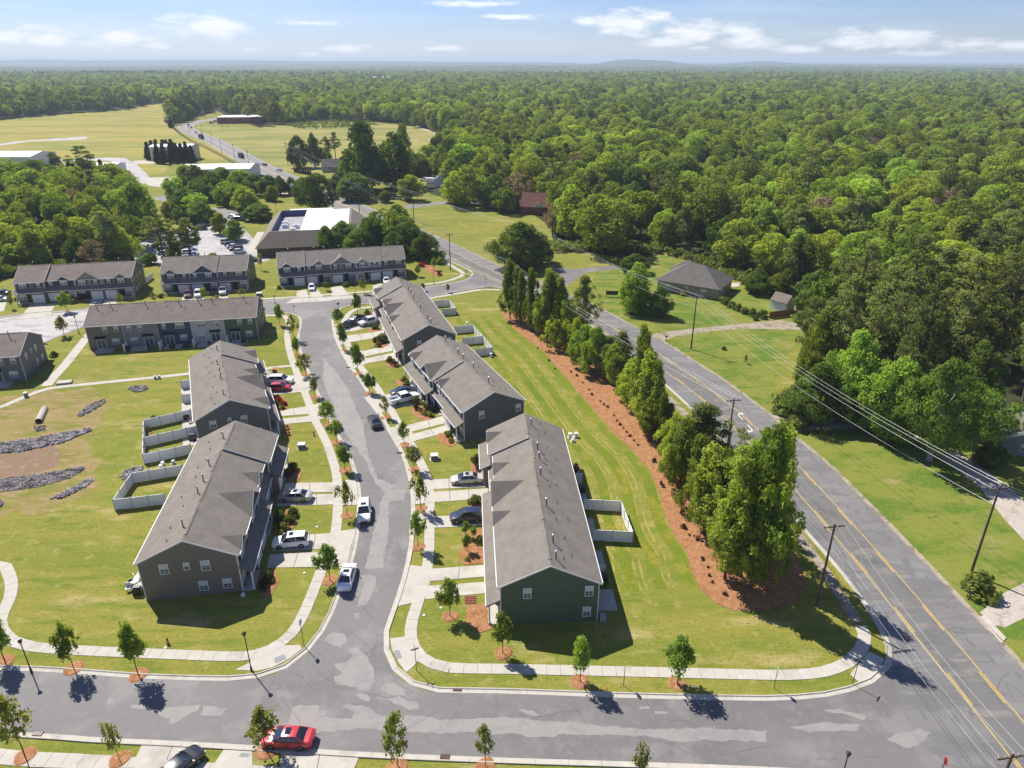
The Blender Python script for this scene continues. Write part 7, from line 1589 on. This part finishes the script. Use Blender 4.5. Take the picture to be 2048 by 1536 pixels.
# trees across the highway and round the houses
OT = [('edge', 1270, 622, 525, 40, 'big round tree left of the pyramid-roofed house', 'broadleaf_tree'), ('dark', 1318, 632, 570, 25, 'smaller round tree right of the big round one', 'broadleaf_tree'), ('magnolia', 1268, 545, 508, 30, 'low dark tree behind the pyramid-roofed house', 'broadleaf_tree'),
      ('dark', 1040, 535, 438, 48, 'dark tree standing at the corner of the open lawn', 'broadleaf_tree'), ('dark', 1085, 525, 470, 28, 'dark tree beside the lawn corner tree', 'broadleaf_tree'), ('dark', 1512, 585, 535, 30, 'dark low tree behind the shed lawn', 'broadleaf_tree'), ('edge', 1555, 590, 545, 25, 'spreading tree above the white shed', 'broadleaf_tree'),
      ('dark', 730, 382, 236, 52, 'great dark tree in the middle distance', 'broadleaf_tree'), ('dark', 790, 375, 262, 48, 'dark tree right of the great dark one', 'broadleaf_tree'), ('light', 808, 330, 246, 24, 'yellow-green topped tree behind the dark pair', 'broadleaf_tree'), ('light', 820, 400, 346, 32, 'light green tree by the side road', 'broadleaf_tree'), ('magnolia', 712, 400, 342, 40, 'dense dark dome-shaped tree beside the highway', 'broadleaf_tree'), ('magnolia', 680, 385, 345, 26, 'smaller dark dome tree beside the highway', 'broadleaf_tree'), ('magnolia', 770, 405, 380, 14, 'small round tree at the side road corner', 'broadleaf_tree'),
      ('light', 935, 412, 330, 52, 'large pale tree at the edge of the open lawn', 'broadleaf_tree'), ('light', 905, 405, 350, 28, 'pale tree left of the large pale one', 'broadleaf_tree'), ('dark', 990, 415, 345, 34, 'darker tree right of the large pale one', 'broadleaf_tree'),
      ('dark', 600, 335, 268, 22, 'dark tree left of the cottage', 'broadleaf_tree'), ('dark', 630, 335, 264, 16, 'dark tree beside the cottage', 'broadleaf_tree'), ('pine', 655, 322, 270, 12, 'thin pine behind the cottage', 'pine_tree'), ('pine', 672, 320, 262, 12, 'slender light tree right of the thin pine', 'pine_tree'),
      ('dark', 638, 420, 342, 40, 'dark conifer left of the highway above the office', 'broadleaf_tree'), ('dark', 745, 500, 430, 40, 'thicket tree left of centre behind the long upper row', 'broadleaf_tree'), ('edge', 780, 495, 418, 42, 'tall pale tree in the middle of the thicket', 'broadleaf_tree'), ('dark', 820, 505, 440, 40, 'thicket tree right of centre', 'broadleaf_tree'), ('dark', 850, 520, 465, 30, 'rightmost thicket tree by the highway', 'broadleaf_tree'), ('dark', 690, 500, 440, 36, 'thicket tree beside the office roof', 'broadleaf_tree'), ('dark', 655, 505, 450, 26, 'leftmost thicket tree against the office', 'broadleaf_tree'), ('dark', 720, 510, 455, 34, 'front thicket tree above the pale unit', 'broadleaf_tree'), ('dark', 790, 515, 462, 34, 'front thicket tree above the olive unit', 'broadleaf_tree'), ('edge', 800, 480, 412, 30, 'thicket tree at the back by the highway', 'broadleaf_tree'),
      ('dark', 405, 400, 350, 32, 'round tree before the big hangar', 'broadleaf_tree'), ('edge', 383, 388, 330, 30, 'pale round tree hiding the hangar roof', 'broadleaf_tree'), ('dark', 430, 392, 342, 30, 'round tree right of the hangar', 'broadleaf_tree'), ('edge', 465, 412, 362, 28, 'round green tree above the upper lane', 'broadleaf_tree'), ('edge', 495, 425, 375, 28, 'round green tree nearest the office', 'broadleaf_tree'), ('dark', 475, 385, 345, 26, 'dark round tree along the pale lane', 'broadleaf_tree'), ('dark', 512, 392, 345, 22, 'first tree of the lane avenue', 'broadleaf_tree'), ('dark', 540, 390, 348, 20, 'second tree of the lane avenue', 'broadleaf_tree'), ('dark', 562, 390, 350, 18, 'third tree of the lane avenue', 'broadleaf_tree'), ('dark', 585, 388, 352, 16, 'fourth tree of the lane avenue', 'broadleaf_tree'), ('magnolia', 405, 445, 404, 32, 'broad tree over the car park', 'broadleaf_tree'), ('light', 440, 468, 422, 20, 'bright yellow-green tree in the car park', 'broadleaf_tree'), ('dark', 470, 482, 438, 24, 'dark tree beside the office entrance', 'broadleaf_tree'), ('magnolia', 518, 440, 405, 32, 'broad tree above the office roof', 'broadleaf_tree'), ('dark', 372, 412, 375, 30, 'dark tree left of the upper lane', 'broadleaf_tree'), ('edge', 345, 440, 402, 16, 'tree beside the narrow lane', 'broadleaf_tree'),
      ('pine', 330, 520, 414, 30, 'tall open pine behind the short row, left of two', 'pine_tree'), ('pine', 383, 520, 432, 30, 'tall open pine behind the short row, right of two', 'pine_tree'), ('edge', 352, 520, 475, 18, 'small green tree between the two tall pines', 'broadleaf_tree'), ('dark', 285, 470, 362, 34, 'dark tree at the right end of the left woods', 'broadleaf_tree'), ('edge', 252, 520, 455, 30, 'green tree at the front corner of the left woods', 'broadleaf_tree'), ('edge', 300, 528, 505, 16, 'small pine scrub between the rows', 'broadleaf_tree'), ('edge', 428, 528, 505, 14, 'scrubby tree behind the short row', 'broadleaf_tree'), ('cone', 343, 256, 233, 7, 'small conical tree at the far field corner', 'conifer_tree'),
      ('oak', 1858, 920, 715, 92, 'spreading oak with grey bare branches over the gravel lane', 'oak_tree'), ('dark', 1630, 842, 725, 60, 'low dark evergreen beside the highway grass', 'broadleaf_tree'), ('edge', 1690, 842, 660, 60, 'green tree right of the low dark evergreen', 'broadleaf_tree'), ('edge', 1770, 880, 710, 60, 'green tree left of the spreading oak', 'broadleaf_tree'), ('light', 1830, 800, 620, 45, 'bright young green tree among the pines', 'broadleaf_tree'), ('edge', 1620, 780, 620, 42, 'green tree at the end of the old driveway', 'broadleaf_tree'), ('dark', 1975, 932, 882, 30, 'dark rounded bush-like tree before the blue-grey house', 'broadleaf_tree'),
      ('pine', 2046, 800, 590, 50, 'huge pine at the right edge', 'pine_tree'), ('pine', 1810, 850, 540, 60, 'leaning tall pine above the oak, left', 'pine_tree'), ('pine', 1665, 780, 540, 45, 'tall pine above the highway grass', 'pine_tree'), ('pine', 1740, 760, 530, 45, 'tall pine in the middle of the pine group', 'pine_tree'), ('pine', 1760, 810, 560, 50, 'front pine with a bare leaning trunk', 'pine_tree'), ('pine', 1900, 730, 500, 50, 'tall pine with a visible pale trunk', 'pine_tree'), ('pine', 1980, 760, 480, 60, 'tall pine near the right edge', 'pine_tree'), ('pine', 1700, 700, 480, 45, 'pine behind the driveway trees', 'pine_tree'), ('pine', 1800, 690, 460, 50, 'rear pine of the group, right', 'pine_tree'), ('pine', 1870, 800, 580, 50, 'pine shading the young bright tree', 'pine_tree'), ('dark', 1930, 830, 680, 60, 'dark shaded tree behind the spreading oak', 'broadleaf_tree')]
for kd, bx, by, ty, rp, lb, nm in OT:
    if by > 500 and kd + '_fine' in PROTO: kd += '_fine'
    tree(kd, bx, by, ty, rp, nm, lb)
for kd, bx, by, ty, rp, lb in [('edge', 352, 398, 352, 20, 'green tree left of the hangar trees'), ('dark', 415, 378, 338, 22, 'dark tree against the big hangar end'), ('edge', 445, 372, 336, 24, 'green tree behind the hangar trees'), ('edge', 480, 372, 340, 22, 'green tree by the highway above the pale lane'),
    ('dark', 450, 405, 362, 24, 'dark tree between the round green ones'), ('edge', 395, 425, 385, 24, 'round tree above the car park lane'), ('dark', 365, 445, 408, 20, 'dark tree at the back of the car park'), ('dark', 608, 402, 352, 24, 'dark tree at the end of the lane avenue'), ('edge', 545, 402, 372, 14, 'small tree under the lane avenue'), ('dark', 655, 335, 296, 14, 'dark tree beside the cottage roof'),
    ('edge', 700, 372, 320, 26, 'green tree left under the great dark tree'), ('edge', 760, 350, 290, 28, 'green tree between the dark pair'), ('edge', 840, 352, 310, 26, 'green tree above the side road houses'), ('light', 870, 345, 305, 22, 'pale tree above the white garage'), ('edge', 855, 330, 290, 22, 'green tree behind the white garage'), ('edge', 1010, 425, 372, 26, 'green tree before the red-roofed house'), ('edge', 1125, 470, 400, 26, 'green tree right beside the red-roofed house'),
    ('edge', 300, 440, 395, 20, 'round tree at the lane beside the left woods'), ('dark', 278, 425, 380, 24, 'dark tree by the bend of the narrow lane')]: tree(kd, bx, by, ty, rp, 'broadleaf_tree', lb)
# cypress clumps on the airfield
for k, (bx, by, ty) in enumerate([(299, 320, 282), (308, 318, 279), (317, 317, 277), (331, 317, 277), (338, 318, 277), (347, 317, 276), (318, 327, 285), (330, 328, 284), (345, 326, 283), (350, 322, 280), (357, 325, 284), (366, 324, 285), (376, 325, 281), (386, 326, 289)]):
    tree('cone', bx, by, ty, 10.5, 'cypress_tree', '%s dark pointed cypress from the left by the tan hangar, %s row' % (NUMW[k % 7 if k < 6 else k - 6], 'back' if k < 6 else 'front'), group='cypresses round the tan hangar')
for k, (bx, by, ty) in enumerate([(140, 343, 321), (150, 350, 325), (160, 352, 324), (170, 350, 322), (185, 356, 321), (192, 354, 320), (208, 360, 317), (218, 358, 325)]):
    tree('cone', bx, by, ty, 10.5, 'cypress_tree', '%s dark pointed cypress from the left by the low white hangar' % NUMW[k], group='cypresses by the low white hangar')
# privet row of little cones
for k in range(8): tree('cone', 590 + k * 4.5, 345 + k * .8, 331 + k * .8, 3, 'cypress_tree', '%s tiny clipped cone from the left beside the cottage' % NUMW[k], group='clipped cones beside the cottage')

# ================================================================== WOODS
rs = np.random.RandomState(5)
pts = []
y = 130.0
while y < 3300:
    s = 10.6 if y < 700 else 11.6 if y < 1400 else 13.5
    hw = .80 * y + 90; n = int(2 * hw / s)
    xs = -hw + (np.arange(n) + rs.uniform(-.42, .42, n)) * s; ys = y + rs.uniform(-.42, .42, n) * s
    pts.append(np.stack([xs, ys, np.full(n, s / 10.6)], 1)); y += s
pts = np.concatenate(pts)
ok = inside(pts[:, :2], FOREST_R) | inside(pts[:, :2], FOREST_B) | inside(pts[:, :2], FOREST_L)
# clearings in the woods: house plots and glades
CLEAR = [[(1890, 880), (2200, 900), (2300, 760), (2010, 770), (1930, 810)], [(1060, 452), (1110, 452), (1110, 415), (1040, 405)], [(1400, 610), (1500, 630), (1630, 655), (1610, 600), (1560, 575), (1500, 575)], [(1280, 262), (1350, 268), (1360, 245), (1290, 243)], [(1530, 232), (1570, 232), (1570, 222), (1525, 222)], [(1860, 300), (1900, 303), (1920, 293), (1870, 291)], [(1850, 900), (1960, 940), (2100, 980), (2100, 880), (1950, 872), (1870, 872)], [(1030, 262), (1075, 265), (1075, 255), (1020, 252)],
         [(720, 166), (800, 168), (800, 160), (720, 158)], [(830, 166), (870, 167), (870, 160), (830, 160)], [(560, 162), (640, 164), (650, 160), (560, 158)], [(100, 146), (150, 147), (150, 143), (100, 143)], [(895, 208), (925, 209), (925, 200), (895, 199)], [(845, 385), (890, 390), (890, 360), (850, 360)]]
for c in CLEAR: ok &= ~inside(pts[:, :2], [g2(*p) for p in c])
pts = pts[ok]
# small random gaps
nzv = np.sin(pts[:, 0] * .031 + 1.3) + np.sin(pts[:, 1] * .027 + .4) + np.sin((pts[:, 0] + pts[:, 1]) * .013)
ok = rs.random(len(pts)) > .08 + .22 * (nzv > 1.7); pts = pts[ok]; nzv = nzv[ok]
# keep clear of trees placed one by one
man = np.array([[*g2(o[1], o[2])] for o in OT])
d = np.sqrt(((pts[:, None, :2] - man[None]) ** 2).sum(2)).min(1); k_ = d > 4.5; pts = pts[k_]; nzv = nzv[k_]
def region_pine(x, y):
    px, py, Z = proj(x, y, 0)
    if px < 560 and 200 < py < 262 and y < 1100: return .6
    if 1600 < px < 2300 and 480 < py < 900: return .3
    if 180 < px < 260 and 380 < py < 520: return .4
    if 1330 < px < 1650 and 420 < py < 600: return .3
    return .05
zz = pts[:, 1] * cP + CAMZ * sP; ppx = 1024 + FPX * pts[:, 0] / zz
vis = (ppx > -60) & (ppx < 2110)
order = np.argsort(np.where(vis, pts[:, 1] + np.abs(pts[:, 0]) * .1, 1e9))
N_IND = 250; ind = set(order[:N_IND].tolist())
kinds_far = ['broad'] * 6 + ['pine'] * 3 + ['edge'] * 3 + ['dark'] * 3 + ['light'] * 3
far = []; LATE = []
LAND = [(60, 540, 'behind the left end of the far left row'), (200, 530, 'behind the right end of the far left row'), (60, 450, 'in the middle of the left woods'), (200, 440, 'at the right of the left woods'), (60, 385, 'at the back of the left woods'), (210, 385, 'at the back right of the left woods'),
    (900, 385, 'behind the pale tree'), (1000, 400, 'left of the red-roofed house'), (1130, 440, 'right of the red-roofed house'), (1180, 495, 'behind the side road'), (1300, 490, 'behind the pyramid-roofed house'), (1420, 490, 'right behind the pyramid-roofed house'),
    (1540, 540, 'behind the white shed'), (1650, 600, 'right of the white shed'), (1620, 720, 'at the end of the old driveway'), (1700, 800, 'above the gravel lane'), (1850, 800, 'behind the spreading oak'), (2000, 830, 'above the blue-grey house'), (1800, 650, 'among the tall pines'), (1980, 650, 'near the right edge'),
    (1150, 380, 'beyond the red-roofed house'), (1350, 420, 'deep behind the pyramid-roofed house'), (1600, 450, 'deep behind the white shed'), (1850, 500, 'beyond the tall pines')]
names = {'broad': 'broadleaf_tree', 'edge': 'broadleaf_tree', 'dark': 'broadleaf_tree', 'light': 'broadleaf_tree', 'brown': 'broadleaf_tree', 'pine': 'pine_tree'}
words = {'broad': 'mid green broadleaf tree', 'edge': 'low-branched broadleaf tree', 'dark': 'dark green broadleaf tree', 'light': 'pale green broadleaf tree', 'brown': 'thin brownish broadleaf tree', 'pine': 'grey-green pine'}
allp = [f for f in (FOREST_R, FOREST_B, FOREST_L)]
inL = inside(pts[:, :2], FOREST_L)
for i, (x, y, s) in enumerate(pts):
    r = rs.random(); pr = region_pine(x, y)
    if r < pr: kd = 'pine'
    else:
        r2 = rs.random() + .08 * nzv[i]; kd = 'dark' if r2 < .14 else 'light' if r2 > .70 else 'edge' if r2 > .52 else 'broad'
    if rs.random() < .018: kd = 'brown'
    big = rs.random() ** 1.6
    hs = (.78 + .42 * big + rs.uniform(-.08, .12)) * (1.1 if y > 400 else 1.0) * (.8 if inL[i] else 1); ws = (.78 + .75 * big) * (s ** .8)
    v = rs.randint(len(PROTO[kd]))
    if i in ind:
        _, _, h0, r0 = PROTO[kd][v]
        ip_ = proj(x, y, 0); lm = min(LAND, key=lambda q: (q[0] - ip_[0]) ** 2 + ((q[1] - ip_[1]) * 1.6) ** 2)[2]
        LATE.append((plant(kd, x, y, h0 * hs, r0 * ws, names[kd], 'x', 'tree', '%ss in the woods %s' % (words[kd], lm), v), kd, lm, ip_[0])); continue
        place = 'in the woods at left' if inL[i] else 'in the woods right of the highway' if x > 0 else 'in the woods behind the meadow'
        plant(kd, x, y, h0 * hs, r0 * ws, names[kd], '%s %s' % (words[kd], place), 'tree', '%ss %s' % (words[kd], place), v)
    else: far.append((x, y, hs, ws * 1.02, {'broad': 0, 'pine': 6, 'edge': 9, 'dark': 12, 'light': 15, 'brown': 18}[kd] + v, rs.uniform(0, 6.28)))
bunch = {}
for t_, kd, lm, px_ in LATE: bunch.setdefault((kd, lm), []).append((px_, t_))
for (kd, lm), L_ in bunch.items():
    L_.sort(key=lambda q: q[0])
    for i, (px_, t_) in enumerate(L_):
        t_['label'] = ('only ' if len(L_) == 1 else 'leftmost ' if i == 0 else 'rightmost ' if i == len(L_) - 1 else (ORD[i] if i < 20 else 'another') + ' from left ') + words[kd] + ' ' + lm
far = np.array(far)
print('woods: individual', N_IND, 'instanced', len(far))
me = bpy.data.meshes.new('distant_woods'); me.vertices.add(len(far))
co = np.zeros((len(far), 3), np.float32); co[:, :2] = far[:, :2]; me.vertices.foreach_set('co', co.ravel())
a = me.attributes.new('k', 'INT', 'POINT'); a.data.foreach_set('value', far[:, 4].astype(np.int32))
a = me.attributes.new('sc', 'FLOAT_VECTOR', 'POINT'); a.data.foreach_set('vector', np.stack([far[:, 3], far[:, 3], far[:, 2]], 1).astype(np.float32).ravel())
a = me.attributes.new('ro', 'FLOAT_VECTOR', 'POINT'); r3 = np.zeros((len(far), 3), np.float32); r3[:, 2] = far[:, 5]; a.data.foreach_set('vector', r3.ravel())
me.update()
dw = new_obj('distant_woods', me, label='dense green woods stretching to the horizon', kind='stuff')
ng = bpy.data.node_groups.new('woods', 'GeometryNodeTree'); ng.interface.new_socket('Geometry', in_out='INPUT', socket_type='NodeSocketGeometry'); ng.interface.new_socket('Geometry', in_out='OUTPUT', socket_type='NodeSocketGeometry')
gi = ng.nodes.new('NodeGroupInput'); go = ng.nodes.new('NodeGroupOutput'); jn = ng.nodes.new('GeometryNodeJoinGeometry')
def named(nm, ty):
    n = ng.nodes.new('GeometryNodeInputNamedAttribute'); n.data_type = ty; n.inputs['Name'].default_value = nm
    return [o for o in n.outputs if o.enabled and o.name == 'Attribute'][0]
ak, asc, aro = named('k', 'INT'), named('sc', 'FLOAT_VECTOR'), named('ro', 'FLOAT_VECTOR')
kk = 0
for kd in ('broad', 'pine', 'edge', 'dark', 'light', 'brown'):
    for (cm, tm, h0, r0) in PROTO[kd]:
        src = next((o for o in COL.objects if o.type == 'MESH' and o.data is cm), None)
        if src is None:
            src = bpy.data.objects.new('crown_source', cm)
        oi = ng.nodes.new('GeometryNodeObjectInfo'); oi.inputs['Object'].default_value = src; oi.inputs['As Instance'].default_value = True; oi.transform_space = 'ORIGINAL'
        cp = ng.nodes.new('FunctionNodeCompare'); cp.data_type = 'INT'; cp.operation = 'EQUAL'
        ii = [s for s in cp.inputs if s.enabled and s.type == 'INT']; ng.links.new(ak, ii[0]); ii[1].default_value = kk
        ip = ng.nodes.new('GeometryNodeInstanceOnPoints'); ng.links.new(gi.outputs[0], ip.inputs['Points']); ng.links.new(cp.outputs[0], ip.inputs['Selection']); ng.links.new(oi.outputs['Geometry'], ip.inputs['Instance'])
        ng.links.new(aro, ip.inputs['Rotation']); ng.links.new(asc, ip.inputs['Scale']); ng.links.new(ip.outputs[0], jn.inputs[0]); kk += 1
ng.links.new(jn.outputs[0], go.inputs[0])
md = dw.modifiers.new('woods', 'NODES'); md.node_group = ng

# scrub along the edges of the woods
def scrub(poly, n, label, seed):
    rs = np.random.RandomState(seed); P_ = [g2(*p) for p in poly]; a = np.array(P_); lo, hi = a.min(0), a.max(0); vs = []; cs = []; lr = []
    while len(cs) < n:
        p = rs.uniform(lo, hi)
        if inside(p[None], P_)[0]: cs.append((p[0], p[1], rs.uniform(.2, 1.2))); lr.append(rs.uniform(.7, 1.7))
    o = np.array([np.mean(a[:, 0]), np.mean(a[:, 1]), 0]); cs = np.array(cs) - o
    pp = []; nn = []; tt = []
    for c, r in zip(cs, lr):
        d = rs.normal(0, 1, (26, 3)); d[:, 2] = np.abs(d[:, 2]); d /= np.linalg.norm(d, axis=1)[:, None]; pp.append(c + d * r); nn.append(d); tt.append(np.full(26, rs.uniform(.1, .9)))
    m2 = leaf_cloud('undergrowth', np.concatenate(pp), np.concatenate(nn), .75, np.concatenate(tt), M['shrub'], rs, .4)
    new_obj('undergrowth', m2, loc=(o[0], o[1], 0), label=label, kind='stuff')
scrub([(1100, 505), (1195, 505), (1330, 508), (1440, 545), (1500, 575), (1560, 588), (1600, 600), (1610, 585), (1500, 555), (1400, 510), (1330, 495), (1100, 490)], 420, 'low green undergrowth at the foot of the right woods', 11)
scrub([(1552, 840), (1620, 845), (1750, 842), (1800, 865), (1880, 870), (1880, 850), (1760, 815), (1650, 800), (1555, 800)], 260, 'undergrowth under the trees by the gravel lane', 12)
scrub([(0, 556), (100, 546), (200, 540), (265, 528), (262, 515), (200, 525), (100, 532), (0, 540)], 260, 'undergrowth behind the far left row', 13)
scrub([(640, 508), (720, 512), (800, 518), (880, 528), (885, 515), (800, 500), (720, 495), (640, 495)], 200, 'undergrowth at the foot of the thicket', 14)
scrub([(850, 255), (960, 262), (1060, 270), (1060, 285), (960, 300), (900, 300), (885, 285)], 500, 'pale scrub at the right end of the meadow', 15)
scrub([(560, 250), (620, 244), (740, 243), (760, 250), (700, 256), (600, 258)], 300, 'grey-green scrub on the far bank of the meadow', 16)

# ================================================================== THE FAR COUNTRY
def canopy():
    rs = np.random.RandomState(3); rows = []; y = 3000.0
    while y < 42000: rows.append(y); y *= 1.018
    nx = 420; vs = []; R = len(rows)
    for j, y in enumerate(rows):
        hw = .85 * y + 200; xs = np.linspace(-hw, hw, nx)
        base = 13 + 5 * np.sin(xs * .0009 + y * .0011) + 4 * np.sin(xs * .0021 - y * .0007) + 10 * (y / 42000)
        z = base + rs.uniform(-3.2, 3.2, nx) * min(1.6, 1 + y / 20000)
        vs.append(np.stack([xs + rs.uniform(-2, 2, nx), np.full(nx, y) + rs.uniform(-.3, .3, nx) * y * .018, z], 1))
    V = np.concatenate(vs); idx = np.arange(R * nx).reshape(R, nx)
    F = np.stack([idx[:-1, :-1], idx[:-1, 1:], idx[1:, 1:], idx[1:, :-1]], -1).reshape(-1, 4)
    me = bpy.data.meshes.new('far_canopy'); me.from_pydata(V.tolist(), [], F.tolist())
    m_ = layered('far_canopy', [((.070, .115, .026), 0, 0, 0, None), ((.040, .068, .020), .004, .45, .6, None), ((.115, .150, .035), .006, .5, .62, None), ((.03, .05, .016), .05, .5, .66, (1, .4, 0)), ((.13, .15, .05), .0012, .56, .64, (1, 3, 0))], bump=0)
    me.materials.append(m_); new_obj('far_canopy', me, label='hazy forest canopy running to the horizon', kind='stuff')
canopy()
hill_m = layered('hill_forest', [((.06, .10, .03), 0, 0, 0, None), ((.035, .06, .02), .003, .45, .6, None)], bump=0)
def hill(pts, dist, label, depth=1500):
    """ridge whose skyline is seen at these pixels, standing dist metres away"""
    top = []
    for px, py in pts:
        d = ray(px, py); t = dist / d[1]; top.append((d[0] * t, dist, CAMZ + d[2] * t))
    vs = []; n = len(top)
    for x, y, z in top: vs += [(x, y - depth, 6), (x, y - depth * .45, 6 + (z - 6) * .62), (x, y, z), (x, y + depth, 6)]
    fs = [(i * 4 + k, (i + 1) * 4 + k, (i + 1) * 4 + k + 1, i * 4 + k + 1) for i in range(n - 1) for k in range(3)]
    m_ = MB(); m_.add(vs, fs); m_.build('hill', hill_m, label=label, kind='structure', smooth=True)
hill([(1190, 128), (1215, 123), (1232, 120.5), (1250, 119.2), (1270, 118.6), (1290, 119.4), (1305, 120.3), (1320, 121), (1335, 121), (1350, 124.5), (1380, 128)], 9000, 'low wooded hill on the horizon right of centre')
hill([(1440, 129), (1470, 125.5), (1500, 123), (1525, 122.5), (1550, 123), (1570, 126), (1600, 129)], 9800, 'second fainter hill on the horizon')
hill([(-200, 124), (0, 122), (60, 118.5), (110, 119), (160, 121), (300, 120.5), (450, 120), (600, 122), (800, 122.5), (1000, 124), (1150, 125.5)], 11500, 'very faint long ridge on the left horizon', 2000)

# ================================================================== AIR
hz = MB(); hz.box(-36000, 36000, -300, 44000, -1.5, 124)
hm = bpy.data.materials.new('haze'); hm.use_nodes = True; t = hm.node_tree; t.nodes.clear()
o = t.nodes.new('ShaderNodeOutputMaterial'); pv = t.nodes.new('ShaderNodeVolumePrincipled'); pv.inputs['Color'].default_value = (.74, .86, 1, 1); pv.inputs['Density'].default_value = HAZE_DENSITY; pv.inputs['Anisotropy'].default_value = .1
t.links.new(pv.outputs[0], o.inputs['Volume'])
hz.build('haze', hm, label='thin blue summer haze', kind='stuff')
